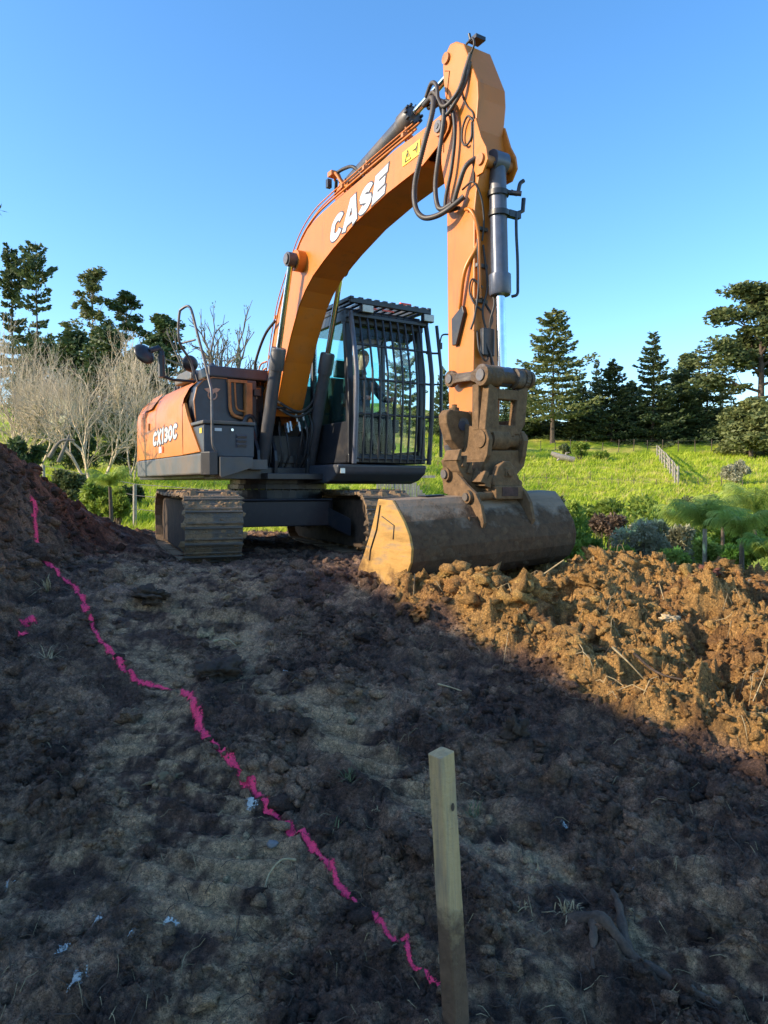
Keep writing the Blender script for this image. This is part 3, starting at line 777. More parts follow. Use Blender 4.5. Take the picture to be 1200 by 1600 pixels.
# exhaust and pre-cleaner
m = MB(); m.cyl((-1.15, -.50, 2.2), (-1.15, -.50, 2.52), .05, 16); m.cyl((-1.15, -.50, 2.50), (-1.15, -.50, 2.56), .055, 16, r2=.10)
m.cyl((-1.15, -.50, 2.56), (-1.15, -.50, 2.68), .13, 16, r2=.02)
m.build('exhaust_stack', M['charcoal'], E)

# ---- front bulkhead on the right: fuel tank panel, badge and orange guard
m = MB()
bul = [(SY + .10, 1.66), (SY + .08, 1.95), (SY + .12, 2.12), (SY + .20, 2.21), (SY + .32, 2.25), (-.40, 2.25), (-.40, 1.66)]
m.prism(bul, .06, .30, 'yz')
tank = m.build('fuel_tank_panel', M['charcoal'], E, .015)
m = MB()
o2 = [(y + .0, z) for y, z in bul]
cx = sum(p[0] for p in o2) / len(o2)
m.tube([(.31, SY + .105, 1.67), (.31, SY + .085, 1.95), (.31, SY + .125, 2.12), (.31, SY + .205, 2.205), (.31, SY + .32, 2.245), (.31, -.80, 2.245)], .008, 6)
m.build('rubber_edge', M['orange_dull'], tank)
m = MB()                                                 # badge: ring with wings
m.tube([(.305, -.985 + .055 * math.cos(R(a)), 2.03 + .055 * math.sin(R(a))) for a in range(0, 361, 20)], .010, 6, caps=False)
m.prism([(-1.09, 2.10), (-1.03, 2.115), (-.985, 2.10), (-.94, 2.12), (-.885, 2.11), (-.92, 2.07), (-.96, 2.06), (-.985, 2.035), (-1.01, 2.06), (-1.05, 2.065)], .302, .312, 'yz')
m.build('badge', mat('faded_badge', (.62, .30, .18), .5, 0, (.3, .3, .3), .3, 12, 0), tank)
# orange tread guard: U shaped channel, next to it an upright orange post
m = MB()
for (r0, off) in ((.012, 0),):
    pass
m.tube(spline([(.34, -.78, 2.235), (.34, -.775, 2.0), (.34, -.765, 1.86), (.34, -.72, 1.79), (.34, -.62, 1.76), (.34, -.56, 1.755)], 6), .022, 8)
m.tube(spline([(.34, -.71, 2.22), (.34, -.70, 2.0), (.34, -.69, 1.90), (.34, -.66, 1.86), (.34, -.58, 1.845)], 6), .013, 8)
m.b2((.30, -.80, 2.2), (.36, -.55, 2.235))
m.build('orange_guard_rim', M['orange_dull'], tank)
m = MB(); m.b2((.30, -.585, 1.68), (.42, -.505, 2.20)); m.build('orange_post', M['orange_dull'], E, .004)
m = MB(); m.b2((.06, -.76, 1.80), (.335, -.60, 2.20)); m.build('recess_step', M['black'], tank, .004)
m = MB(); m.b2((.12, -.50, 1.70), (.2, -.1, 1.72)); m.b2((.06, -.50, 1.2), (.16, -.25, 2.22)); m.b2((.30, -.45, 2.05), (.34, -.36, 2.14))
m.build('bulkhead_panel', M['black'], E, .01)
m = MB(); m.b2((.13, -.48, 2.07), (.20, -.30, 2.18)); m.build('orange_bracket', M['orange_dull'], E, .004)
m = MB(); m.b2((.17, -.44, 2.03), (.215, -.36, 2.16)); m.build('warning_plate', M['white'], E, .002)

# ---- tool box with step, vent, label, lock
m = MB()
m.prism([(-1.275, 1.245), (-1.275, 1.60), (-1.262, 1.62), (-.665, 1.62), (-.655, 1.60), (-.655, 1.245)], .30, .85, 'yz')
tb = m.build('tool_box', M['charcoal'], E, .015)
m = MB(); m.b2((.30, -1.29, 1.625), (.875, -.645, 1.665)); m.build('lid', M['charcoal_lt'], tb, .01)
m = MB(); m.b2((.846, -.885, 1.36), (.860, -.755, 1.52)); m.build('vent_recess', M['ink'], tb)
for k in range(3):
    m = MB(); m.box((.868, -.82, 1.385 + k * .05), (.012, .115, .024), Matrix.Rotation(R(25), 3, 'Y')); m.build('vent_slat', M['grey_steel'], tb)
m = MB(); m.b2((.852, -1.145, 1.545), (.857, -1.06, 1.58)); m.build('white_sticker', M['white'], tb)
m = MB(); m.b2((.72, -1.2815, 1.52), (.80, -1.2785, 1.58)); m.build('yellow_sticker', M['yellow'], tb)
m = MB(); m.cyl((.85, -.935, 1.565), (.87, -.935, 1.565), .016, 12); m.build('lock', M['chrome'], tb)
m = MB(); m.cyl((.52, -1.02, 1.66), (.52, -1.02, 1.665), .2, 12)
m = MB(); m.tube(spline([(.40, -.62, 1.66), (.40, -.58, 1.76), (.40, -.52, 1.78), (.40, -.47, 1.70), (.42, -.46, 1.5)], 6), .035, 10)
m.build('fuel_filler_hose', M['black'], E)

# ---- hand rail
m = MB()
m.tube(spline([(.30, -1.20, 2.20), (.32, -1.26, 2.42), (.42, -1.42, 2.62), (.46, -1.43, 2.92), (.50, -1.40, 2.995), (.60, -1.34, 2.99), (.70, -1.30, 2.72), (.80, -1.24, 2.35), (.88, -1.21, 2.10), (.92, -1.20, 1.98), (.93, -1.20, 1.7), (.94, -1.20, 1.40), (.93, -1.16, 1.31), (.88, -1.13, 1.27)], 5), .016, 8)
m.tube([(.41, -1.40, 2.60), (.62, -1.29, 2.62)], .012, 6)
m.build('hand_rail', M['grey_steel'], E)
# ---- round mirror on a post (right rear corner)
m = None
def disc_mirror(name, c, nrm, r, arm, rarm, sy=1.):
    m = MB(); m.tube(arm, rarm, 8); a = m.build('mirror_arm', M['black'], E)
    q = Vector(nrm).to_track_quat('Z', 'Y'); m = MB()
    prof = [(0, -.05), (r * .55, -.045), (r * .9, -.02), (r, 0), (r * .96, .012)]
    n = 24; vs = []
    for (rr, z) in prof:
        for k in range(n): vs.append(q @ Vector((rr * math.cos(2 * math.pi * k / n), rr * sy * math.sin(2 * math.pi * k / n), z)) + Vector(c))
    m.add(vs, [(i * n + k, i * n + (k + 1) % n, (i + 1) * n + (k + 1) % n, (i + 1) * n + k) for i in range(len(prof) - 1) for k in range(n)], True)
    mi = m.build(name, M['black'], E)
    m = MB(); m.add([q @ Vector((r * .95 * math.cos(2 * math.pi * k / n), r * .95 * sy * math.sin(2 * math.pi * k / n), .008)) + Vector(c) for k in range(n)], [tuple(range(n))])
    m.build('mirror_glass', M['chrome'], mi)
    return mi
disc_mirror('rear_view_mirror', (.05, -1.74, 2.50), (-.62, -.25, -.30), .135, [(.03, -1.53, 2.25), (.03, -1.53, 2.55), (.0, -1.56, 2.60), (.04, -1.68, 2.54)], .036)
m = MB(); m.tube([(.03, -1.53, 2.24), (.03, -1.53, 2.5)], .045, 8); m.tube([(.0, -1.1, 2.22), (.03, -1.40, 2.22), (.03, -1.53, 2.26)], .02, 6); m.build('mirror_post', M['black'], E, .004)
disc_mirror('rear_view_mirror', (.02, -1.17, 2.44), (-.8, -.45, .1), .13, [(.1, -1.1, 2.2), (.05, -1.12, 2.34)], .014, .8)

# ---- cab
CX0, CX1, CY0, CY1, CZ0, CZ1 = -.55, 1.30, .37, 1.52, 1.19, 3.06
m = MB()
pw = .07
def post(m, a, b, w=.07): m.tube([a, b], w / 2, 8)
m.prism([(CX1 - .05, 1.19), (CX1 + .02, 1.19), (CX1 + .03, 2.0), (CX1 - .06, CZ1), (CX1 - .15, CZ1), (CX1 - .05, 2.0)], CY0, CY0 + .085)      # front right post
m.prism([(CX1 - .05, 1.19), (CX1 + .02, 1.19), (CX1 + .03, 2.0), (CX1 - .06, CZ1), (CX1 - .15, CZ1), (CX1 - .05, 2.0)], CY1 - .09, CY1)
for y in (CY0, CY1 - .07):
    m.prism([(.28, 1.19), (.36, 1.19), (.34, CZ1), (.26, CZ1)], y, y + .07)
    m.prism([(CX0, 1.19), (CX0 + .12, 1.19), (CX0 + .10, CZ1 - .2), (CX0, CZ1 - .3)], y, y + .07)
    m.prism([(CX0, 2.80), (CX0 + .2, CZ1), (CX1 - .1, CZ1), (CX1 - .05, 2.93), (CX0 + .2, 2.93), (CX0 + .05, 2.75)], y, y + .07)
m.b2((CX1 - .06, CY0, 1.19), (CX1 + .03, CY1, 1.30))
m.b2((CX1 - .16, CY0, 2.90), (CX1 - .03, CY1, CZ1))
m.b2((CX0, CY0, 1.19), (CX0 + .06, CY1, 2.0))
m.b2((CX0, CY0 + .002, 1.19), (CX1, CY0 + .05, 1.70))        # lower right wall
m.b2((CX0, CY1 - .05, 1.19), (.40, CY1, 1.95))
m.b2((.40, CY1 - .05, 1.19), (CX1, CY1, 1.36))
m.b2((CX0, CY0, 1.19), (CX1, CY1, 1.235))
cab = m.build('cab', M['black'], E, .012)
m = MB(); m.prism([(CX0 + .1, CZ1 + .002), (CX0 + .1, CZ1 + .03), (CX0 + .25, CZ1 + .06), (CX1 - .25, CZ1 + .06), (CX1 - .08, CZ1 + .03), (CX1 - .08, CZ1 + .002)], CY0 + .01, CY1 - .01); m.build('roof', M['black'], cab, .02)
# roof guard: slats over the cab
m = MB(); zr = CZ1 + .08
m.b2((CX0 + .3, CY0 - .02, zr), (CX1 + .12, CY0 + .03, zr + .05)); m.b2((CX0 + .3, CY1 - .03, zr), (CX1 + .12, CY1 + .02, zr + .05))
m.b2((CX1 + .07, CY0 - .02, zr - .03), (CX1 + .12, CY1 + .02, zr + .03)); m.b2((CX0 + .3, CY0, zr), (CX0 + .35, CY1, zr + .05))
for y in (CY0 + .05, CY1 - .1):
    for x in (CX0 + .4, CX1 - .3): m.b2((x, y, CZ1 + .05), (x + .05, y + .05, zr))
rg = m.build('roof_guard', M['black'], cab, .006)
for k in range(9):
    y = CY0 + .10 + k * .116
    m = MB(); m.b2((CX0 + .3, y, zr + .02), (CX1 + .12, y + .06, zr + .045)); m.build('roof_slat', M['black'], cab)
# base of the cab: rounded apron
m = MB()
m.prism([(CX0, 1.17), (CX0, .96), (1.05, .93), (1.22, .97), (1.37, 1.06), (1.40, 1.17)], CY0 - .2 + .02, CY1 - .02)
ap = m.build('cab_apron', M['charcoal'], E, .03, seg=3)
m = MB(); m.b2((1.392, .17 + .1, 1.06), (1.40, .36, 1.12)); m = MB(); m.b2((1.375, .225, 1.06), (1.395, .285, 1.12)); m.build('white_sticker', M['white_metal'], ap)
# front guard cage
gx = lambda z: 1.43 + .065 * math.sin(max(0, min(1, (z - 1.2) / 1.85)) * math.pi) - .09 * max(0, (z - 2.3) / .75)
GZ0, GZ1 = 1.20, 3.02
for k in range(9):
    y = CY0 + .135 + k * .110
    m = MB(); m.tube([(gx(z) , y, z) for z in [GZ0 + (GZ1 - GZ0) * i / 10 for i in range(11)]], .0155, 6)
    m.build('guard_bar', M['black'], cab)
for z in (1.245, 1.78, 2.20, 2.62, 3.0):
    m = MB(); m.tube([(gx(z) - .008, CY0 + .0, z), (gx(z) - .008, CY1 + .02, z - .0)], .016, 6); m.build('guard_rail', M['black'], cab)
for y, yy in ((CY0 + .02, 0), (CY1 - .02, 1)):
    m = MB(); m.tube([(gx(z), y, z) for z in [GZ0 - .02 + (GZ1 - GZ0 + .02) * i / 10 for i in range(11)]], .030, 10); m.build('guard_post', M['black'] if yy else M['tube_blue'], cab)
m = MB(); m.b2((gx(1.2) - .06, CY0 + .045, 1.2), (gx(1.2) + .0, CY0 + .085, 2.25)); m.build('guard_flat', M['grey_steel'], cab, .003)
m = MB(); m.b2((gx(3) - .1, CY0, 2.96), (gx(3) + .03, CY1, 3.0)); m.build('guard_header', M['black'], cab, .004)
m = MB(); m.tube([(1.30 + .16, CY1 + .15, z) for z in (1.28, 2.0, 2.4)] + [(1.40, CY1 + .12, 2.98)], .022, 8)
m.tube([(1.36, CY1 - .02, 1.80), (1.46, CY1 + .15, 1.80)], .014, 6); m.tube([(1.36, CY1 - .02, 2.62), (1.45, CY1 + .14, 2.62)], .014, 6)
m.tube([(1.36, CY1 - .02, 2.22), (1.45, CY1 + .14, 2.22)], .012, 6)
m.build('cab_grab_rail', M['black'], cab)
m = MB(); m.tube(spline([(1.44, CY1 + .14, 2.70), (1.44, CY1 + .16, 2.82), (1.45, CY1 + .20, 2.87), (1.45, CY1 + .36, 2.88), (1.45, CY1 + .42, 2.86)], 5), .011, 6)
m.box((1.44, CY1 + .155, 2.72), (.03, .035, .08)); m.build('mirror_bracket', M['black'], cab)
disc_mirror('rear_view_mirror', (1.45, CY1 + .36, 2.72), (-.75, -.55, .0), .135, [(1.45, CY1 + .37, 2.87), (1.45, CY1 + .36, 2.76)], .010)
# work lights and beacon
for y in (CY0 + .20, CY1 - .04):
    m = MB(); m.box((1.42, y, 3.05), (.07, .17, .10)); l = m.build('work_light', M['black'], cab, .012)
    m = MB(); m.box((1.457, y, 3.05), (.012, .15, .083)); m.build('light_lens', M['lamp_lens'], l, .004)
    m = MB(); m.box((1.37, y, 3.09), (.08, .04, .03)); m.build('bracket', M['black'], l)
m = MB(); m.cyl((1.25, 1.24, zr + .046), (1.25, 1.24, zr + .06), .05, 16); m.build('beacon_base', M['black'], cab)
m = MB(); m.tube([(1.25, 1.17, zr + .085), (1.25, 1.33, zr + .085)], .028, 12); m.build('beacon', M['red_lens'], cab)
for y0 in (.72, .92): m = MB(); m.box((CX1 + .06, y0, zr - .055), (.015, .07 + .1 * (y0 > .8), .018)); m.build('red_marker', M['red_lens'], cab)
# glass
def pane(name, vs, mt, parent=cab):
    m = MB(); v = [Vector(p) for p in vs]; n = (v[1] - v[0]).cross(v[2] - v[0]).normalized() * .004
    k = len(v); m.add(v + [p + n for p in v], [tuple(range(k)), tuple(range(2 * k - 1, k - 1, -1))] + [(i, i + k, (i + 1) % k + k, (i + 1) % k) for i in range(k)])
    return m.build(name, mt, parent)
pane('windscreen', [(CX1 - .01, CY0 + .085, 1.9), (CX1 - .01, CY1 - .09, 1.9), (CX1 - .11, CY1 - .09, 2.9), (CX1 - .11, CY0 + .085, 2.9)], M['glass'])
pane('lower_windscreen', [(CX1 - .02, CY0 + .085, 1.30), (CX1 - .02, CY1 - .09, 1.30), (CX1 - .01, CY1 - .09, 1.89), (CX1 - .01, CY0 + .085, 1.89)], M['glass'])
pane('side_window', [(.36, CY0 + .03, 1.71), (1.24, CY0 + .03, 1.71), (1.19, CY0 + .03, 2.92), (.35, CY0 + .03, 2.92)], M['glass_teal'])
pane('side_window', [(-.43, CY0 + .03, 1.71), (.28, CY0 + .03, 1.71), (.27, CY0 + .03, 2.92), (-.35, CY0 + .03, 2.92)], M['glass_teal'])
pane('door_window', [(.42, CY1 - .03, 1.37), (1.22, CY1 - .03, 1.37), (1.16, CY1 - .03, 2.92), (.42, CY1 - .03, 2.92)], M['glass'])
pane('side_window', [(-.43, CY1 - .03, 1.96), (.28, CY1 - .03, 1.96), (.27, CY1 - .03, 2.92), (-.35, CY1 - .03, 2.92)], M['glass_teal'])
pane('rear_window', [(CX0 + .03, CY0 + .08, 2.0), (CX0 + .03, CY1 - .08, 2.0), (CX0 + .08, CY1 - .08, 2.8), (CX0 + .08, CY0 + .08, 2.8)], M['glass_teal'])
# inside: seat, consoles, levers, monitor
m = MB(); m.b2((.15, .74, 1.62), (.68, 1.26, 1.75)); m.prism([(.05, 1.72), (.20, 1.72), (.08, 2.42), (-.05, 2.42)], .78, 1.22); m.prism([(-.06, 2.44), (.07, 2.44), (.04, 2.68), (-.07, 2.68)], .88, 1.12)
m.b2((.18, .80, 1.24), (.62, 1.2, 1.62)); m.build('seat', M['seat'], cab, .03)
for y in (.64, 1.30):
    m = MB(); m.b2((.35, y, 1.62), (.86, y + .12, 1.80)); m.b2((.4, y + .02, 1.24), (.7, y + .1, 1.62)); m.build('console', M['seat'], cab, .02)
    m = MB(); m.tube([(.80, y + .06, 1.80), (.83, y + .05, 1.98)], .012, 8); m.tube([(.83, y + .05, 1.96), (.85, y + .05, 2.07)], .022, 8); m.build('joystick', M['black'], cab)
for y in (.92, 1.06):
    m = MB(); m.tube([(1.0, y, 1.24), (1.02, y, 1.6), (.96, y, 1.95)], .011, 6); m.box((1.08, y, 1.30), (.2, .08, .02), Matrix.Rotation(R(-20), 3, 'Y')); m.build('travel_lever', M['black'], cab)
m = MB(); m.box((1.02, .52, 2.0), (.04, .16, .14)); m.tube([(1.0, .5, 1.7), (1.0, .5, 1.95)], .015, 6); m.build('monitor', M['black'], cab, .01)
m = MB(); m.box((1.10, .95, 2.84), (.16, .95, .10)); m.build('sun_visor', M['seat'], cab, .02)

# ---- boom
BY0, BY1 = -.25, .12
btop = [(4.03, 4.005), (3.72, 3.995), (3.36, 4.00), (2.65, 3.955), (2.2, 3.93), (1.88, 3.905), (1.66, 3.88), (1.48, 3.83), (1.30, 3.73), (1.16, 3.60), (1.02, 3.47), (.84, 3.30), (.66, 3.06), (.52, 2.78), (.40, 2.45), (.26, 2.22), (.06, 2.05), (-.06, 1.95), (-.12, 1.84), (-.10, 1.72), (0, 1.64), (.12, 1.62)]
bbot = [(.30, 1.66), (.50, 1.80), (.60, 1.95), (.68, 2.10), (.84, 2.43), (1.03, 2.73), (1.25, 3.02), (1.42, 3.16), (1.62, 3.275), (1.88, 3.37), (2.1, 3.44), (2.59, 3.565), (3.19, 3.65), (3.77, 3.69), (3.83, 3.71), (4.06, 3.79), (4.13, 3.84), (4.16, 3.90), (4.14, 3.96), (4.10, 3.99)]
bpoly = btop + bbot
def side_plate(mb, poly, y0, y1): mb.prism(poly, y0, y1)
m = MB()
m.prism(bpoly, BY0, BY0 + .012)
m.prism(bpoly, BY1 - .012, BY1)
# top and bottom sheets between the side plates, a little inside their edges
def sheet(m, line, ins, ya, yb, t=.012):
    L2 = [(x, z - ins) for x, z in line]; n = len(L2)
    vs = [(x, ya, z) for x, z in L2] + [(x, yb, z) for x, z in L2] + [(x, ya, z - t) for x, z in L2] + [(x, yb, z - t) for x, z in L2]
    fs = [(i, i + 1, n + i + 1, n + i) for i in range(n - 1)] + [(2 * n + i, 3 * n + i, 3 * n + i + 1, 2 * n + i + 1) for i in range(n - 1)]
    m.add(vs, fs)
sheet(m, btop[:17], .012, BY0 + .012, BY1 - .012)
sheet(m, bbot[1:15], -.004, BY0 + .012, BY1 - .012)
boom = m.build('boom', M['orange'], E, .003)
m = MB()                                                  # pin bosses and pins
m.cyl((4.04, BY0 - .03, 3.90), (4.04, BY1 + .03, 3.90), .075, 24); m.build('boom_nose_pin', M['orange_dull'], boom, .004)
m = MB(); m.cyl((4.04, BY0 - .045, 3.90), (4.04, BY0 - .028, 3.90), .05, 20); m.cyl((4.04, BY0 - .052, 3.90), (4.04, BY0 - .04, 3.90), .022, 6); m.build('pin_cap', M['grey_steel'], boom, .003)
m = MB(); m.cyl((1.36, BY0 - .19, 3.50), (1.36, BY1 + .19, 3.50), .065, 22); m.build('cylinder_cross_pin', M['grey_steel'], boom, .004)
for ya, yb_ in ((BY0 - .10, BY0 + .01), (BY1, BY1 + .10)): m = MB(); m.cyl((1.36, ya, 3.50), (1.36, yb_, 3.50), .12, 24); m.build('pin_boss', M['orange'], boom, .004)
m = MB(); m.cyl((.10, BY0 - .05, 1.80), (.10, BY1 + .05, 1.80), .09, 22); m.build('boom_foot_pin', M['orange_dull'], boom, .004)
m = MB(); m.prism([(3.60, 3.68), (3.83, 3.70), (3.83, 4.0), (3.60, 4.0)], BY0 - .004, BY0); m = MB()
# arm cylinder brackets on top of the boom
for y in (-.16, .02):
    m = MB(); m.prism([(1.95, 3.88), (2.02, 4.10), (2.08, 4.16), (2.16, 4.16), (2.24, 4.08), (2.36, 3.90)], y, y + .022); m.build('arm_cylinder_bracket', M['orange'], boom, .003)
m = MB(); m.box((3.60, BY0 - .004, 3.86), (.28, .004, .125), Matrix.Rotation(R(-2), 3, 'Y')); wl = m.build('warning_label', M['yellow'], boom)
m = MB()
for x0 in (3.505,):
    m.tube([(x0, BY0 - .008, 3.815), (x0 + .045, BY0 - .008, 3.905), (x0 + .09, BY0 - .008, 3.815), (x0, BY0 - .008, 3.815)], .005, 4)
m.tube([(x0 + .045, BY0 - .008, 3.875), (x0 + .045, BY0 - .008, 3.845)], .006, 4)
m.tube([(3.63, BY0 - .008, 3.87), (3.67, BY0 - .008, 3.87)], .005, 4); m.tube([(3.69, BY0 - .008, 3.83), (3.70, BY0 - .008, 3.91)], .006, 4); m.tube([(3.66, BY0 - .008, 3.85), (3.70, BY0 - .008, 3.90)], .004, 4)
m.build('label_print', M['ink'], wl)

# stroke lettering, built as flat plates
def arc(cx, cy, rx, ry, a0, a1, n=10): return [(cx + rx * math.cos(R(a0 + (a1 - a0) * i / n)), cy + ry * math.sin(R(a0 + (a1 - a0) * i / n))) for i in range(n + 1)]
GLY = {
 'C': (.86, [arc(.43, .62, .29, .24, 20, 180, 8) + arc(.43, .38, .29, .24, 180, 340, 8)]),
 'A': (.92, [[(.10, 0), (.40, .98), (.54, .98), (.84, 0)], [(.25, .26), (.70, .26)]]),
 'S': (.84, [arc(.42, .68, .26, .18, 15, 180, 7) + [(.20, .60), (.42, .50), (.64, .40)] + arc(.42, .32, .26, .18, 0, -165, 7)]),
 'E': (.80, [[(.74, .86), (.14, .86), (.14, .14), (.74, .14)], [(.14, .50), (.66, .50)]]),
 'X': (.86, [[(.10, 0), (.76, 1)], [(.76, 0), (.10, 1)]]),
 '1': (.50, [[(.08, .76), (.30, .90), (.30, 0)]]),
 '3': (.80, [arc(.38, .68, .26, .18, 150, -80, 7) + arc(.38, .32, .28, .18, 80, -150, 7)]),
 '0': (.86, [arc(.43, .5, .28, .36, 90, 450, 16)]),
}
def stroke_poly(mb, pts, w, T, d, closed=False):
    n = len(pts); L_, R_ = [], []
    for i, p in enumerate(pts):
        p = Vector(p)
        if closed: a = Vector(pts[(i - 1) % (n - 1)]); b = Vector(pts[(i + 1) % (n - 1)]) if i < n - 1 else Vector(pts[1])
        else: a = Vector(pts[i - 1]) if i else None; b = Vector(pts[i + 1]) if i < n - 1 else None
        d1 = (p - a).normalized() if a is not None else (b - p).normalized(); d2 = (b - p).normalized() if b is not None else d1
        n1 = Vector((-d1.y, d1.x)); n2 = Vector((-d2.y, d2.x)); nn = (n1 + n2)
        nn = nn.normalized() if nn.length > 1e-4 else n1
        k = w / 2 / max(.5, nn.dot(n1))
        q = p.copy()
        if not closed and i == 0: q = p - d1 * (w * .0)
        L_.append(q + nn * k); R_.append(q - nn * k)
    vs = []
    for q in L_ + R_: vs.append(T(q.x, q.y, d))
    for q in L_ + R_: vs.append(T(q.x, q.y, 0))
    m_ = 2 * n
    fs = [(i, i + 1, n + i + 1, n + i) for i in range(n - 1)]
    fs += [(i, m_ + i, m_ + i + 1, i + 1) for i in range(n - 1)] + [(n + i, n + i + 1, m_ + n + i + 1, m_ + n + i) for i in range(n - 1)]
    fs += [(0, n, m_ + n, m_), (n - 1, m_ + n - 1, m_ + 2 * n - 1, 2 * n - 1)]
    mb.add(vs, fs)
def lettering(word, T, weight, names, parent, gap=.08, ow=.10, face='white'):
    x = 0
    for ch in word:
        wd, strokes = GLY[ch]
        for nm, extra, dep, mt in ((names[1], ow, .003, M['ink']), (names[0], 0, .006, M[face])):
            m = MB()
            for k, st in enumerate(strokes):
                def TT(px, py, d, x=x, k=k): return T(px + x, py, d + k * .0006 * (d > 0))
                st2 = [tuple(p) for p in st]
                if extra:      # outline runs a little past the ends
                    a, b = Vector(st2[0]), Vector(st2[1]); e = (a - b).normalized() * extra / 2
                    c, d_ = Vector(st2[-1]), Vector(st2[-2]); f_ = (c - d_).normalized() * extra / 2
                    if (Vector(st2[0]) - Vector(st2[-1])).length > .01: st2[0] = tuple(a + e); st2[-1] = tuple(c + f_)
                stroke_poly(m, st2, weight + extra, TT, dep, closed=(Vector(st[0]) - Vector(st[-1])).length < .01)
            m.build(nm, mt, parent)
        x += wd + gap
# CASE on the boom side: baseline runs along the boom, letters sheared upright
bx0, bz0, bx1, bz1 = 2.03, 3.49, 3.17, 3.665
tot = sum(GLY[c][0] for c in 'CASE') + .06 * 3
dxl = (bx1 - bx0) / tot; dzl = (bz1 - bz0) / tot
hh = .255
lettering('CASE', lambda px, py, d: (bx0 + px * dxl + py * .075, BY0 - .001 - d, bz0 + px * dzl + py * hh), .27, ('letter', 'letter_outline'), boom, .06, .09)
# CX130C on the side panel
tot2 = sum(GLY[c][0] for c in 'CX130C') + .04 * 5
x0, x1 = -1.32, -.08
lettering('CX130C', lambda px, py, d: (x0 + px * (x1 - x0) / tot2 + py * .03, SY - .004 - d, 1.455 + px * .010 + py * .205), .24, ('letter', 'letter_outline'), hd2, .02, .14)
m = MB(); m.b2((-1.0, SY - .010, 1.355), (-.86, SY - .003, 1.44)); m.build('white_sticker', M['white'], hd2)
m = MB(); m.b2((-.845, SY - .010, 1.355), (-.78, SY - .003, 1.44)); m.build('red_sticker', M['red_lens'], hd2)

# ---- hydraulic pipes along the top of the boom
def tb(mb, pts, r, n=6, k=6): mb.tube(spline(pts, k), r, n)
for i, (off, yy, rr) in enumerate(((.05, -.235, .012), (.085, -.20, .010), (.12, -.24, .007), (.15, -.17, .007), (.06, .06, .012), (.10, .03, .010))):
    m = MB()
    line = []
    for (x, z), (nx, nz) in zip([(3.6, 4.0), (3.0, 3.975), (2.45, 3.945), (2.0, 3.92), (1.62, 3.87), (1.30, 3.73), (1.02, 3.47), (.72, 3.15), (.52, 2.78), (.36, 2.38), (.2, 2.2)],
                                [(0, 1), (0, 1), (0, 1), (-.05, 1), (-.3, .95), (-.6, .8), (-.75, .65), (-.8, .6), (-.9, .4), (-.95, .3), (-1, .2)]):
        line.append((x + nx * off, yy, z + nz * off))
    tb(m, line, rr)
    m.build('hydraulic_pipe', M['orange'], boom, label=None)
for (x, z, nx, nz) in ((3.45, 3.99, 0, 1), (2.75, 3.96, 0, 1), (2.3, 3.94, 0, 1), (1.15, 3.60, -.7, .7), (.62, 2.98, -.85, .5), (.42, 2.52, -.9, .4)):
    m = MB(); m.tube([(x, -.21, z), (x + nx * .17, -.21, z + nz * .17)], .014, 6); m.box((x + nx * .09, -.2, z + nz * .09), (.035, .11, .035)); m.build('pipe_clamp', M['orange_dull'], boom)
m = MB(); tb(m, [(2.40, -.225, 4.0), (2.28, -.22, 4.06), (2.16, -.23, 4.20), (2.06, -.20, 4.26), (1.95, -.14, 4.24)], .016)
tb(m, [(2.40, -.19, 4.0), (2.20, -.19, 4.14), (2.10, -.17, 4.24), (1.98, -.1, 4.22)], .012); m.box((2.03, -.2, 4.26), (.09, .10, .05)); m.build('pipe_elbow', M['orange'], boom)
m = MB(); tb(m, [(2.55, -.10, 4.05), (2.38, -.15, 4.22), (2.2, -.16, 4.27), (2.06, -.18, 4.27)], .018, 8); tb(m, [(1.98, -.14, 4.23), (1.86, -.08, 4.12), (1.88, -.06, 4.0)], .018, 8); m.build('hydraulic_hose', M['rubber'], boom)
m = MB(); tb(m, [(.66, -.30, 2.95), (.40, -.31, 2.85), (.18, -.32, 2.66), (.06, -.33, 2.45), (.04, -.30, 2.2), (.0, -.2, 2.02)], .018, 8); m.build('hydraulic_hose', M['rubber'], boom)
m = MB(); tb(m, [(.34, -.28, 2.5), (.20, -.30, 2.48), (.10, -.30, 2.36), (.06, -.28, 2.2)], .011); tb(m, [(.30, -.27, 2.42), (.2, -.27, 2.40), (.14, -.28, 2.3), (.12, -.28, 2.16)], .011); m.build('hydraulic_pipe', M['orange'], boom)
m = MB(); m.box((1.88, -.18, 4.22), (.05, .05, .09)); m.build('grease_fitting', M['black'], boom)

# ---- cylinders
def cylinder(name, a, b, f, r, rr, mt, cap=.12, big=1.18, rodm='chrome', eye=.07, eyeb=None, ew=.09, axis=(0, 1, 0), parent=E):
    """tube from a up to fraction f of a-b, rod onward to b"""
    a, b = Vector(a), Vector(b); d = (b - a); L_ = d.length; d.normalize(); c = a + d * L_ * f
    m = MB(); m.tube([a + d * .05, c - d * cap], r, 20); m.tube([c - d * cap, c - d * .02, c], [r * big, r * big, r * big * .9], 20)
    ax = Vector(axis)
    m.cyl(a - ax * ew / 2, a + ax * ew / 2, eye, 18)
    o = m.build(name, mt, parent, .004)
    m = MB(); m.tube([c, b - d * .04], rr, 16); m.build('rod', M[rodm], o)
    e2 = eyeb or eye
    m = MB(); m.cyl(b - ax * ew / 2, b + ax * ew / 2, e2, 18); m.build('rod_eye', mt, o, .004)
    return o
rc = cylinder('boom_cylinder', (.42, -.385, 1.14), (1.36, -.395, 3.50), .60, .076, .034, M['tube_grey'], .26, 1.22, 'chrome', .075, .082, .11)
cylinder('boom_cylinder', (.42, .275, 1.14), (1.36, .265, 3.50), .60, .076, .034, M['tube_grey'], .26, 1.22, 'chrome', .075, .082, .11)
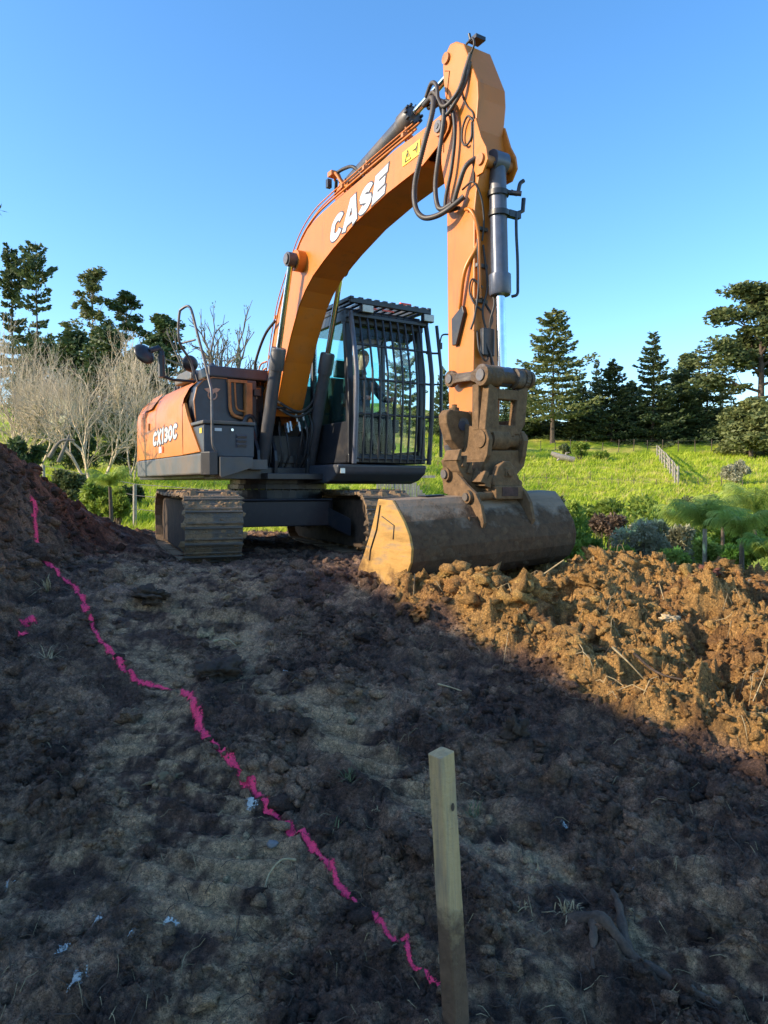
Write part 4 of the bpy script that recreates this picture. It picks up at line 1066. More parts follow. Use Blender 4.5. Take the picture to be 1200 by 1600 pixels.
m = MB(); m.cyl((1.36, -.45, 3.50), (1.36, -.47, 3.50), .06, 18); m.build('pin_cap', M['grey_steel'], rc, .003)
ac = cylinder('arm_cylinder', (2.10, -.065, 4.13), (4.00, -.065, 4.47), .66, .082, .036, M['tube_grey'], .16, 1.20, 'chrome', .07)
m = MB()
for k in range(10):
    a = k * 2 * math.pi / 10; p = Vector((3.33, -.065, 4.35)); d = Vector((1.9, 0, .34)).normalized(); u = Vector((0, 1, 0)); w = d.cross(u)
    m.cyl(p + (u * math.cos(a) + w * math.sin(a)) * .085, p + (u * math.cos(a) + w * math.sin(a)) * .085 + d * .05, .014, 6)
m.build('gland_bolt_ring', M['black'], ac)
bc = cylinder('bucket_cylinder', (4.53, -.06, 3.47), (4.60, -.06, 1.77), .62, .068, .038, M['tube_blue'], .16, 1.30, 'chrome', .085, .08, .13)
m = MB()
m.cyl((4.542, -.06, 3.20), (4.543, -.06, 3.24), .084, 18)
m.tube([(4.60, -.06 + .04, 3.22), (4.68, .06, 3.2)], .02, 6); m.build('hose_clamp', M['black'], bc)
m = MB(); m.cyl((4.555, -.06, 3.04), (4.556, -.06, 3.08), .084, 18); m.box((4.60, .05, 3.06), (.05, .12, .05)); m.build('hose_clamp', M['black'], bc)
m = MB(); tb(m, [(4.60, .02, 3.24), (4.62, .07, 3.22), (4.63, .09, 3.30), (4.64, .12, 3.33)], .016, 8); m.tube([(4.60, .09, 3.08), (4.62, .13, 3.10), (4.62, .14, 3.2)], .018, 8)
tb(m, [(4.62, .06, 3.08), (4.63, .055, 2.9), (4.64, .06, 2.7), (4.65, .055, 2.50), (4.66, .04, 2.42), (4.64, .0, 2.40)], .012, 8)
m.build('rod_feed_pipe', M['black'], bc)

# ---- stick
KY0, KY1 = -.225, .065
spoly = [(4.06, 4.50), (4.02, 4.42), (4.03, 4.30), (4.08, 4.0), (4.00, 3.82), (4.00, 3.62), (4.08, 3.30), (4.10, 2.40), (4.12, 1.50), (4.14, 1.36), (4.20, 1.28), (4.30, 1.26), (4.40, 1.30),
         (4.44, 1.52), (4.45, 2.2), (4.45, 3.10), (4.47, 3.22), (4.52, 3.40), (4.50, 3.55), (4.46, 3.72), (4.49, 3.95), (4.48, 4.08), (4.30, 4.46), (4.20, 4.53), (4.12, 4.55)]
m = MB(); m.prism(spoly, KY0, KY1)
stick = m.build('stick', M['orange'], E, .012)
# ears standing proud for the bucket cylinder and the arm cylinder
m = MB()
for y in (KY0 - .012, KY1 - .006):
    m.prism([(4.40, 3.75), (4.47, 3.80), (4.54, 3.62), (4.60, 3.52), (4.62, 3.42), (4.56, 3.34), (4.48, 3.34), (4.43, 3.45)], y, y + .02)
m.build('cylinder_ear', M['orange'], stick, .004)
m = MB(); m.cyl((4.54, KY0 - .03, 3.45), (4.54, KY1 + .03, 3.45), .045, 20); m.build('ear_pin', M['orange_dull'], stick, .003)
m = MB(); m.cyl((4.08, KY0 - .02, 4.45), (4.08, KY1 + .02, 4.45), .045, 20); m.build('arm_cylinder_pin', M['orange_dull'], stick, .003)
m = MB(); m.tube([(4.06, KY0 - .004, 4.36), (4.12, KY0 - .004, 4.33), (4.05, KY0 - .004, 3.98), (4.04, KY0 - .004, 3.7)], .004, 4); m.build('weld_seam', M['orange_dull'], stick)
m = MB(); m.box((4.27, -.06, 4.555), (.10, .10, .03)); m.tube([(4.24, -.1, 4.55), (4.23, -.11, 4.61)], .012, 6); m.build('hose_bracket', M['black'], stick)
m = MB(); m.prism([(4.20, 2.40), (4.30, 2.42), (4.32, 2.18), (4.22, 2.12)], KY0 - .04, KY0); m = MB()
m = MB(); m.box((4.50, -.13, 2.05), (.05, .12, .22)); m.build('valve_block', M['black'], stick, .01)
m = MB(); m.prism([(4.20, 2.28), (4.34, 2.36), (4.36, 2.30), (4.26, 2.06), (4.21, 2.06)], KY0 - .035, KY0 - .003); m.build('pipe_stop_bracket', M['black'], stick, .004)
m = MB(); tb(m, [(4.30, KY0 - .03, 2.34), (4.37, KY0 - .035, 2.62), (4.45, KY0 + .01, 2.78), (4.46, KY0 + .04, 2.86)], .018, 8); m.build('hydraulic_pipe', M['orange'], stick)
m = MB(); tb(m, [(4.36, KY0 - .02, 3.12), (4.42, KY0 - .025, 3.10), (4.47, KY0 - .01, 3.02), (4.475, KY0 + .02, 2.9), (4.475, KY0 + .03, 2.7), (4.475, KY0 + .04, 2.4)], .014, 8); m.build('hydraulic_pipe', M['orange'], stick)
# hoses
def hose(pts, r, mt='rubber', ribs=False, name='hydraulic_hose', parent=stick):
    P = spline(pts, 8); m = MB()
    if ribs:
        Q = []; rs = []
        for i in range(len(P) - 1):
            for k in range(4): Q.append(P[i].lerp(P[i + 1], k / 4)); rs.append(r * (1.0 if k % 2 else .82))
        Q.append(P[-1]); rs.append(r); m.tube(Q, rs, 8)
    else: m.tube(P, r, 7)
    return m.build(name, M[mt], parent)
hose([(3.90, -.33, 4.12), (4.06, -.36, 4.10), (4.12, -.40, 3.95), (4.02, -.42, 3.70), (3.90, -.42, 3.45), (3.91, -.42, 3.25), (4.00, -.40, 3.14), (4.14, -.36, 3.12), (4.27, -.31, 3.16), (4.36, -.26, 3.22)], .024, 'hose_rib', True)
hose([(3.92, -.30, 4.10), (4.12, -.31, 4.06), (4.17, -.32, 3.92), (4.13, -.33, 3.68), (4.07, -.33, 3.42), (4.09, -.33, 3.24), (4.16, -.33, 3.17), (4.26, -.30, 3.19)], .022, 'hose_rib', True)
hose([(3.95, -.29, 4.08), (4.18, -.28, 4.04), (4.25, -.27, 3.80), (4.21, -.27, 3.50), (4.13, -.27, 3.28), (4.16, -.28, 3.17), (4.30, -.26, 3.15)], .016)
hose([(3.86, -.28, 4.22), (3.98, -.31, 4.27), (4.08, -.33, 4.20), (4.12, -.34, 4.06), (4.20, -.33, 3.98), (4.32, -.29, 4.06), (4.38, -.26, 4.22), (4.41, -.24, 4.32)], .018, 'hose_rib', True)
hose([(3.86, -.27, 4.17), (3.98, -.30, 4.20), (4.08, -.31, 4.10), (4.16, -.31, 3.93), (4.27, -.29, 3.98), (4.36, -.25, 4.12), (4.40, -.24, 4.26)], .018, 'hose_rib', True)
hose([(4.36, -.24, 4.42), (4.44, -.245, 4.42), (4.46, -.245, 4.36), (4.40, -.24, 4.30)], .009)
hose([(4.38, -.235, 4.30), (4.30, -.235, 4.20), (4.29, -.235, 4.08), (4.36, -.235, 3.94), (4.44, -.235, 3.84), (4.45, -.235, 3.7), (4.45, -.235, 3.5), (4.45, -.235, 3.3)], .007)
hose([(4.45, -.24, 3.78), (4.39, -.25, 3.84), (4.33, -.25, 3.78), (4.32, -.25, 3.68), (4.37, -.25, 3.62), (4.43, -.245, 3.66), (4.43, -.24, 3.78)], .009)
hose([(4.28, -.30, 3.19), (4.34, -.30, 3.30), (4.42, -.28, 3.44), (4.50, -.18, 3.50), (4.58, -.12, 3.42)], .022, 'hose_rib', True)
hose([(4.34, -.26, 3.28), (4.46, -.25, 3.30), (4.50, -.20, 3.18), (4.50, -.17, 3.0), (4.48, -.17, 2.85)], .008)
hose([(4.47, -.21, 2.86), (4.475, -.20, 2.5), (4.47, -.235, 2.25), (4.44, -.25, 2.15)], .009)
hose([(4.48, -.16, 2.82), (4.50, -.13, 2.5), (4.49, -.17, 2.3), (4.50, -.14, 2.14)], .009)
hose([(4.49, -.17, 2.48), (4.44, -.235, 2.55), (4.41, -.24, 2.46), (4.46, -.235, 2.36), (4.49, -.18, 2.30)], .008)
hose([(4.48, -.10, 2.52), (4.55, -.10, 2.36), (4.52, -.12, 2.2), (4.50, -.1, 2.0), (4.54, -.09, 1.84)], .010)
hose([(4.47, -.18, 2.42), (4.50, -.08, 2.25), (4.51, -.16, 2.08), (4.53, -.12, 1.95), (4.50, -.08, 1.85)], .010)
hose([(4.46, -.20, 2.14), (4.50, -.21, 1.98), (4.51, -.15, 1.90), (4.51, -.12, 2.0), (4.50, -.16, 2.1)], .008)
for z in (2.95, 2.66, 2.38):
    m = MB(); m.box((4.462, -.16, z), (.03, .11, .03)); m.build('hose_clamp', M['grey_steel'], stick, .004)
# clutter of hoses at the boom foot
fh = E
for k, pts in enumerate([
    [(.55, -.36, 2.05), (.72, -.15, 1.88), (.74, .0, 1.84), (.70, .15, 1.92), (.62, .25, 2.02)],
    [(.52, -.33, 1.98), (.70, -.13, 1.80), (.74, .02, 1.79), (.70, .2, 1.90), (.60, .27, 1.98)],
    [(.50, -.30, 1.95), (.66, -.10, 1.84), (.70, .08, 1.86), (.66, .22, 1.98), (.58, .28, 2.1)],
    [(.60, .02, 1.80), (.66, .06, 1.6), (.60, .05, 1.35), (.50, .04, 1.15)], [(.60, .10, 1.84), (.70, .12, 1.6), (.62, .12, 1.3), (.5, .1, 1.15)],
    [(.60, .16, 1.9), (.74, .17, 1.65), (.66, .16, 1.35), (.5, .15, 1.15)], [(.50, -.10, 1.7), (.62, -.12, 1.5), (.62, -.10, 1.3), (.5, -.12, 1.12)],
    [(.50, -.18, 1.66), (.58, -.2, 1.45), (.60, -.18, 1.3), (.5, -.2, 1.12)], [(.48, -.30, 1.6), (.56, -.32, 1.4), (.52, -.31, 1.2)],
    [(-.02, -.42, 2.15), (.1, -.38, 2.05), (.2, -.36, 1.9), (.16, -.35, 1.7)], [(.02, -.44, 2.02), (.14, -.40, 1.95), (.24, -.38, 1.8), (.2, -.36, 1.6)], [(.1, -.3, 2.1), (-.02, -.36, 2.0), (.1, -.42, 1.9), (.2, -.40, 1.75)]]):
    hose(pts, .017 if k < 3 else .014, 'rubber', False, 'hydraulic_hose', fh)
for k, (y, z) in enumerate(((.02, 1.72), (.07, 1.86), (.12, 1.70), (-.02, 1.84), (-.10, 1.72), (-.14, 1.70))):
    m = MB(); m.cyl((.66, y, z), (.68, y + .01, z - .12), .014, 8); m.cyl((.665, y, z - .04), (.675, y + .005, z - .07), .022, 6); m.build('hose_fitting', M['white_metal'], fh)
m = MB(); m.tube([(.60, -.42, 1.90), (.66, -.30, 1.885), (.66, -.16, 1.88)], .018, 6); m.tube([(.60, .10, 1.87), (.62, .38, 1.84)], .014, 6); m.build('hose_support', M['black'], E, .004, kind='stuff')
m = MB(); m.b2((.42, -.3, 1.12), (.46, .2, 1.55)); m.b2((.2, -.25, 1.2), (.5, .2, 1.3)); m.build('manifold_bracket', M['black'], E, .004)

# ---- links between stick, bucket cylinder and hitch
def dogbone(name, a, b, ra, rb, w, y, t, mt, parent=E):
    a, b = Vector(a), Vector(b); d = (b - a).normalized(); n = Vector((-d.y, d.x))
    P = []
    ang = math.degrees(math.atan2(d.y, d.x))
    P += circ(a.x, a.y, ra, ang + 40, ang + 320, 14); P += [tuple(a + d * ra * 1.6 - n * w), tuple(b - d * rb * 1.5 - n * w)]
    P += circ(b.x, b.y, rb, ang + 220, ang + 500, 14); P += [tuple(b - d * rb * 1.5 + n * w), tuple(a + d * ra * 1.6 + n * w)]
    m = MB(); m.prism(P, y, y + t); o = m.build(name, mt, parent, .006)
    m = MB(); yy = y - .012 if y < 0 else y + t
    for q, r in ((a, ra), (b, rb)): m.cyl((q.x, yy, q.y), (q.x, yy + .012, q.y), r * .55, 16)
    m.build('pin_cap', M['grey_steel'], o, .002)
    return o
dogbone('side_link', (4.24, 1.78), (4.64, 1.76), .068, .085, .036, -.31, .045, M['hitch'])
dogbone('side_link', (4.24, 1.78), (4.64, 1.76), .068, .085, .036, .10, .045, M['hitch'])
m = MB(); m.cyl((4.64, -.30, 1.76), (4.64, .19, 1.76), .052, 20)
m.cyl((4.64, -.265, 1.76), (4.64, -.14, 1.76), .082, 22); m.cyl((4.64, .02, 1.76), (4.64, .09, 1.76), .082, 22); m.cyl((4.64, .17, 1.76), (4.64, .20, 1.76), .07, 22)
m.build('link_pin', M['hitch'], E, .005)
m = MB()      # H link: two uprights with a slot between them
m.prism([(-.26, 1.70), (-.30, 1.34), (-.235, 1.31), (-.15, 1.31), (-.17, 1.66)], 4.60, 4.68, 'yz')
m.prism([(.04, 1.66), (.0, 1.31), (.06, 1.31), (.12, 1.40), (.15, 1.70)], 4.60, 4.68, 'yz')
m.b2((4.60, -.17, 1.58), (4.68, .045, 1.66)); m.b2((4.60, -.16, 1.29), (4.68, .01, 1.38))
m.b2((4.52, -.30, 1.34), (4.60, -.27, 1.70)); m.b2((4.52, .12, 1.38), (4.60, .15, 1.70))
m.build('bucket_link', M['hitch'], E, .008)
m = MB(); m.cyl((4.62, -.30, 1.27), (4.62, .15, 1.27), .062, 20); m.cyl((4.62, -.22, 1.27), (4.62, -.05, 1.27), .085, 20); m.build('hitch_pin', M['hitch'], E, .004)

# tilting hitch: pods on both sides, curved cheeks, head
m = MB()
m.prism([(-.475, 1.47), (-.44, 1.51), (-.25, 1.50), (-.20, 1.455), (-.20, 1.36), (-.27, 1.21), (-.335, 1.19), (-.42, 1.27), (-.47, 1.40)], 4.31, 4.42, 'yz')
m.cyl((4.36, -.35, 1.49), (4.36, -.35, 1.53), .04, 14); m.cyl((4.36, -.35, 1.53), (4.36, -.35, 1.555), .025, 6)
pod = m.build('tilt_pod', M['hitch'], E, .014)
m = MB(); m.cyl((4.28, -.30, 1.13), (4.28, -.335, 1.24), .045, 14); m.cyl((4.42, -.30, 1.40), (4.425, -.30, 1.40), .05, 14); m.build('tilt_rod', M['grey_steel'], pod)
m = MB(); m.cyl((4.42, -.315, 1.385), (4.428, -.315, 1.385), .04, 14); m.build('pod_hole', M['ink'], pod)
m = MB(); m.prism([(.11, 1.38), (.16, 1.45), (.20, 1.44), (.245, 1.37), (.21, 1.26), (.16, 1.20), (.11, 1.20)], 4.20, 4.46, 'yz'); m.build('tilt_pod', M['hitch'], E, .014)
# cheek plates running from the stick pin to the tilt head
def cheek(y, t):
    m = MB(); m.prism([(4.12, 1.36), (4.16, 1.44), (4.26, 1.46), (4.48, 1.38), (4.68, 1.34), (4.72, 1.26), (4.70, 1.14), (4.62, 1.02), (4.50, .96), (4.34, .97), (4.24, 1.06), (4.14, 1.22)], y, y + t)
    m.cyl((4.28, y - .012, 1.32), (4.28, y + t + .012, 1.32), .075, 18); m.cyl((4.62, y - .012, 1.27), (4.62, y + t + .012, 1.27), .07, 18)
    return m.build('hitch_cheek', M['hitch'], E, .008)
cheek(-.295, .045); cheek(.07, .045)
m = MB(); m.prism([(-.30, 1.12), (-.24, 1.18), (.09, 1.19), (.15, 1.12), (.13, 1.06), (.02, .96), (-.17, .93), (-.27, 1.0)], 4.22, 4.66, 'yz'); m.build('hitch_body', M['hitch'], E, .012)
# lower half: tilt head, box with pin, slanted ribs to the left
T3 = Matrix.Translation((0, 0, 0))
m = MB()
m.prism([(-.255, .985), (-.23, 1.05), (-.17, 1.095), (-.11, 1.095), (-.06, 1.05), (-.01, .955), (.02, .94), (.02, .90), (-.27, .90), (-.28, .955)], 4.70, 4.76, 'yz')
m.b2((4.22, -.30, .86), (4.72, .03, .95)); m.b2((4.60, -.27, .80), (4.78, .01, .905))
th_ = m.build('tilt_head', M['hitch'], E, .010)
m = MB(); m.b2((4.76, -.21, .825), (4.785, -.05, .893)); m.build('lock_recess', mat('rust_red_casting', (.11, .045, .035), .7, 0, (.05, .03, .02), .5, 9, .3), th_)
m = MB(); m.b2((4.755, -.165, .975), (4.772, -.09, 1.04)); m.cyl((4.77, -.128, 1.007), (4.785, -.128, 1.007), .026, 6); m.build('head_bolt', M['hitch'], th_, .004)
for k, (y, z) in enumerate(((-.36, .985), (-.32, .955))):
    m = MB(); m.prism([(y - .03, z - .05), (y + .02, z + .035), (y + .055, z + .025), (y + .03, z - .07)], 4.44, 4.74, 'yz'); m.build('rib', M['hitch'], th_, .004)
m = MB(); m.prism([(-.53, 1.10), (-.49, 1.14), (-.40, 1.06), (-.30, .98), (-.27, .88), (-.29, .80), (-.32, .80), (-.36, .88), (-.44, .95), (-.50, 1.02)], 4.42, 4.62, 'yz'); arm_ = m.build('slanted_arm', M['hitch'], E, .010)
for k in range(4):
    y = -.52 + k * .052; z = 1.17 - k * .048
    m = MB(); m.prism([(y - .02, z - .07), (y + .01, z + .01), (y + .032, z + .015), (y + .018, z - .075)], 4.46, 4.64, 'yz'); m.build('rib', M['hitch'], arm_, .004)

# ---- bucket, tilted a little about the boom's direction
BT = Matrix.Translation((0, -.15, .5)) @ Matrix.Rotation(R(2.2), 4, 'X') @ Matrix.Translation((0, .15, -.5))
def bbuild(mb, *a, **k):
    mb.v = [tuple(BT @ Vector(v)) for v in mb.v]; return mb.build(*a, **k)
shell = [(4.47, .845), (4.66, .835), (4.71, .78), (4.80, .66), (4.86, .55), (4.885, .44), (4.87, .33), (4.81, .22), (4.70, .14), (4.52, .10), (4.34, .10), (4.12, .13)]
shell = [(x, .215 + (z - .10) * (.845 - .215) / .745) for x, z in shell]
endp = [(4.47, .845)] + shell[1:] + [(4.14, .30), (4.24, .43), (4.33, .57), (4.41, .72)]
W0, W1 = -1.10, .47
m = MB()
n = len(shell); NY = 14
vs = []
for off in (0, .018):
    for j in range(NY + 1):
        y = W0 + (W1 - W0) * j / NY
        for (x, z) in shell:
            c = Vector((4.45, .5)); q = Vector((x, z)); q2 = q + (c - q).normalized() * off
            wob = .004 * math.sin(y * 9 + z * 14) * (1 if off == 0 else 0)
            vs.append((q2.x + wob, y, q2.y))
fs = []
for s_ in (0, 1):
    o = s_ * (NY + 1) * n
    for j in range(NY):
        for i in range(n - 1):
            f = (o + j * n + i, o + (j + 1) * n + i, o + (j + 1) * n + i + 1, o + j * n + i + 1)
            fs.append(f if not s_ else tuple(reversed(f)))
for j in range(NY):
    a = (NY + 1) * n
    fs.append((j * n, a + j * n, a + (j + 1) * n, (j + 1) * n)); fs.append((j * n + n - 1, (j + 1) * n + n - 1, a + (j + 1) * n + n - 1, a + j * n + n - 1))
m.add(vs, fs)
bucket = bbuild(m, 'bucket', M['bucket'], E)
for y, t in ((W0 - .022, .022), (W1, .022)):
    m = MB(); m.prism(endp, y, y + t); bbuild(m, 'end_plate', M['bucket_side'] if y < 0 else M['bucket'], bucket, .004)
m = MB(); m.b2((4.04, W0, .215), (4.2, W1, .24)); bbuild(m, 'cutting_edge', M['bucket'], bucket, .004)
m = MB(); m.tube([(4.50, W0 - .026, .80), (4.44, W0 - .026, .62), (4.34, W0 - .026, .46), (4.32, W0 - .026, .38)], .006, 5); m.tube([(4.52, W0 - .026, .72), (4.68, W0 - .026, .66), (4.66, W0 - .026, .56)], .004, 5)
bbuild(m, 'weld_seam', M['rubber'], bucket)
m = MB(); m.tube([(4.80, W0 + .35, .672), (4.80, -.42, .672)], .008, 5); m.b2((4.795, -.55, .655), (4.815, -.40, .69)); bbuild(m, 'weld_seam', M['bucket'], bucket)
def lug(y, far=False):
    m = MB()
    m.prism([(4.40, .86), (4.38, 1.0), (4.42, 1.08), (4.50, 1.085), (4.57, 1.02), (4.68, .93), (4.79, .86), (4.85, .77), (4.88, .64), (4.86, .60), (4.74, .76), (4.62, .83), (4.48, .84)], y, y + .03)
    return m
m = lug(-.47)
for (x, z, r) in ((4.46, 1.01, .055), (4.72, .835, .05)): m.cyl((x, -.50, z), (x, -.44, z), r, 18); 
lo = bbuild(m, 'bucket_lug', M['hitch'], bucket, .005)
m = MB()
for (x, z, r) in ((4.46, 1.01, .034), (4.72, .835, .03)): m.cyl((x, -.515, z), (x, -.50, z), r, 14)
bbuild(m, 'lug_pin', M['grey_steel'], lo, .002)
m = lug(.02); bbuild(m, 'bucket_lug', M['hitch'], bucket, .005)
m = MB(); m.cyl((4.46, -.47, 1.01), (4.46, .05, 1.01), .032, 14); m.cyl((4.72, -.47, .835), (4.72, .05, .835), .032, 14); bbuild(m, 'cross_pin', M['hitch'], bucket)
m = MB(); m.b2((4.42, -.27, .845), (4.72, .0, .862)); m.b2((4.45, -.76, .846), (4.56, -.58, .856)); bbuild(m, 'wear_pad', M['black'], bucket, .003)
m = MB()                                                  # clay stuck to the bucket back
rr = random.Random(5)
for i in range(150):
    y = rr.uniform(W0 + .1, W1 - .05); k = rr.choice([4, 5, 6, 7, 7, 8]); a = Vector(shell[k]); b = Vector(shell[k + 1]); q = a.lerp(b, rr.random()); s = rr.uniform(.01, .035)
    nrm = (q - Vector((4.45, .5))).normalized(); u = Vector((-nrm.y, nrm.x))
    vs = []
    for j in range(6):
        aa = j * math.pi / 3 + i; rr_ = s * rr.uniform(.9, 1.5); vs.append((q.x + u.x * math.cos(aa) * rr_ - nrm.x * .004, y + math.sin(aa) * rr_ * 1.2, q.y + u.y * math.cos(aa) * rr_ - nrm.y * .004))
    vs.append((q.x + nrm.x * s * .3, y, q.y + nrm.y * s * .3))
    m.add(vs, [(j, (j + 1) % 6, 6) for j in range(6)], True)
bbuild(m, 'stuck_clay', M['clod_brown'], bucket, kind='stuff')

# ================================================================== VEGETATION AND BACKGROUND
def quads(P, U, W, name, m, parent=None, **kw):
    """one leaf-sized quad per row: centre P, half-axes U and W"""
    V = np.stack([P - U - W * .6, P - W * .0 + U * .1 - W, P + U, P + U * .1 + W], 1).reshape(-1, 3)
    Fq = np.arange(len(V)).reshape(-1, 4)
    me = np_mesh(name, V, Fq, m)
    return mesh_obj(name, me, parent, **kw)
def rdir(n, g):
    v = g.normal(size=(n, 3)); return v / np.linalg.norm(v, axis=1, keepdims=True)
def at_px(px, d): return (px - 600) / 1108. * d
def zpx(py, d): return .9 + (760 - py) / 1108. * d

# --- whorled conifer
def conifer_mesh(seed, H, rb, z0=.12, gap=.045, dens=1., leaf=.34, droop=.10, shape=.8, up=.25, ragged=0.):
    g = np.random.default_rng(seed); r_ = random.Random(seed)
    tr = MB(); tr.tube([(0, 0, -1), (0, 0, 0), (.04 * H * .1, 0, H * .5), (0, 0, H)], [rb * .055 + .10, rb * .05 + .08, .09, .02], 7)
    Ps, Us, Ws = [], [], []
    z = H * z0
    while z < H * .985:
        f = (z / H - z0) / (1 - z0); rad = rb * 1.3 * (1 - f) ** shape * (.75 + .5 * r_.random()) * (1 + ragged * r_.uniform(-.9, .9)) + .15
        nb = r_.randint(5, 7)
        a0 = r_.random() * 6.28
        for k in range(nb):
            if r_.random() < .12 + .3 * ragged: continue
            a = a0 + k * 6.283 / nb + r_.uniform(-.25, .25); L_ = rad * r_.uniform(.65 - .3 * ragged, 1.1 + .35 * ragged)
            dx, dy = math.cos(a), math.sin(a); zz = z + r_.uniform(-.2, .2)
            el = up * (f - .35) * 1.2
            pts = [(dx * L_ * t, dy * L_ * t, zz + L_ * (el * t - droop * math.sin(t * 2.6) + .14 * t * t)) for t in (0, .35, .7, 1)]
            tr.tube(pts, [.035, .025, .015, .006], 3, caps=False)
            n = max(6, int(L_ * 26 * dens)); t = g.uniform(.12, 1.03, n)
            px = np.interp(t, [0, .35, .7, 1, 1.1], [p[0] for p in pts] + [pts[-1][0] * 1.05]); py = np.interp(t, [0, .35, .7, 1, 1.1], [p[1] for p in pts] + [pts[-1][1] * 1.05]); pz = np.interp(t, [0, .35, .7, 1, 1.1], [p[2] for p in pts] + [pts[-1][2] + .03])
            wid = .32 * L_ * np.sin(np.clip(t, 0, 1) * 2.4 + .3) * .55 + .06
            sd = g.normal(size=n) * wid
            P = np.stack([px - dy * sd, py + dx * sd, pz + g.normal(size=n) * .07 - np.abs(sd) * .15], 1)
            out = np.stack([dx + g.normal(size=n) * .45 - dy * np.sign(sd) * .5, dy + g.normal(size=n) * .45 + dx * np.sign(sd) * .5, .15 + g.normal(size=n) * .3], 1)
            out /= np.linalg.norm(out, axis=1, keepdims=True)
            s = leaf * g.uniform(.6, 1.25, n)[:, None]
            side = np.cross(out, rdir(n, g)); side /= np.linalg.norm(side, axis=1, keepdims=True)
            Ps.append(P); Us.append(out * s * .6); Ws.append(side * s * .28)
        z += H * gap * r_.uniform(.75, 1.3) * (1.1 - .4 * f)
    P, U, W = map(np.concatenate, (Ps, Us, Ws))
    V = np.stack([P - U, P - W, P + U, P + W], 1).reshape(-1, 3)
    return tr, V
CONI = {}
def conifer(key, px, d, ytop, ybase, hwpx, m='pine', label='', seed=1, rot=0., cat='tree', group=None, **kw):
    base = zpx(ybase, d); H = zpx(ytop, d) - base; rb = hwpx / 1108. * d
    if key not in CONI:
        tr, V = conifer_mesh(seed, H, rb, **kw)
        mt = bpy.data.meshes.new('trunk'); mt.from_pydata(tr.v, [], tr.f); mt.materials.append(M['bark'])
        CONI[key] = (mt, np_mesh('crown', V, np.arange(len(V)).reshape(-1, 4), M[m]), H, rb)
    mt, mc, H0, r0 = CONI[key]
    s = H / H0; sr = rb / r0
    x = at_px(px, d)
    t = empty('conifer_tree', (x, d, base), rot, label, cat, group, scale=(sr, sr, s))
    if base > fz(x, d) + .3: t.location.z = fz(x, d) - .1; t.scale.z = (H + base - t.location.z) / H0
    mesh_obj('trunk', mt, t)
    c = mesh_obj('crown', mc, t)
    return t
g2 = 'conifers along the top of the paddock'
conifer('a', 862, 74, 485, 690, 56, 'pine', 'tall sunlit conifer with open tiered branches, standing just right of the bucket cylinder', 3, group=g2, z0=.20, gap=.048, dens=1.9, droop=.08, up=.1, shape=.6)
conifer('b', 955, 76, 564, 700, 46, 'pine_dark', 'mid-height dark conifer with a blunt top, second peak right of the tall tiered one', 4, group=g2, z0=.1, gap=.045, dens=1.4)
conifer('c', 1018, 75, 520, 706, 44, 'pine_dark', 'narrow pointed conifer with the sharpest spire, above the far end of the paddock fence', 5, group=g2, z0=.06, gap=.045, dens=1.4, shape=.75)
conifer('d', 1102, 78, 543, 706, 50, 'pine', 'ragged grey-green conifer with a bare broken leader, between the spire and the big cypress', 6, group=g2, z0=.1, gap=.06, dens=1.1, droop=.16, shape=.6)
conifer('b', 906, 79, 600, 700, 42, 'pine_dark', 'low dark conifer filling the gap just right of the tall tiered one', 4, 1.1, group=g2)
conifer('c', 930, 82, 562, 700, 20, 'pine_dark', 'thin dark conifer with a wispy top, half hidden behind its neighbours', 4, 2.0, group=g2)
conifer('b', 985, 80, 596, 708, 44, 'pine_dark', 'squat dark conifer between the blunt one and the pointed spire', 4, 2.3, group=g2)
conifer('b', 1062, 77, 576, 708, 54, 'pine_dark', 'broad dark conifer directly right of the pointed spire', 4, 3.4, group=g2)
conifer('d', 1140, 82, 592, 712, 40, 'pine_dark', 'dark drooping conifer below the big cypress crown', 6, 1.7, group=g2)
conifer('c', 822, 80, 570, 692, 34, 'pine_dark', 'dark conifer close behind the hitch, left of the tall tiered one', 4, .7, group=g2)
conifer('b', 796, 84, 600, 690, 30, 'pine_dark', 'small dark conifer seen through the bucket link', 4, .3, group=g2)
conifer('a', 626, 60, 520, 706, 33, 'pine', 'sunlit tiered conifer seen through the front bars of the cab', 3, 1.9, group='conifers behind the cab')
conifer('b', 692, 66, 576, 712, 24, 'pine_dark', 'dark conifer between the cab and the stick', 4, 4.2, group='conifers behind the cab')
conifer('c', 402, 70, 575, 690, 10, 'pine', 'small conifer tip peeping over the hood beside the boom', 4, 1.2, group='conifers behind the cab')

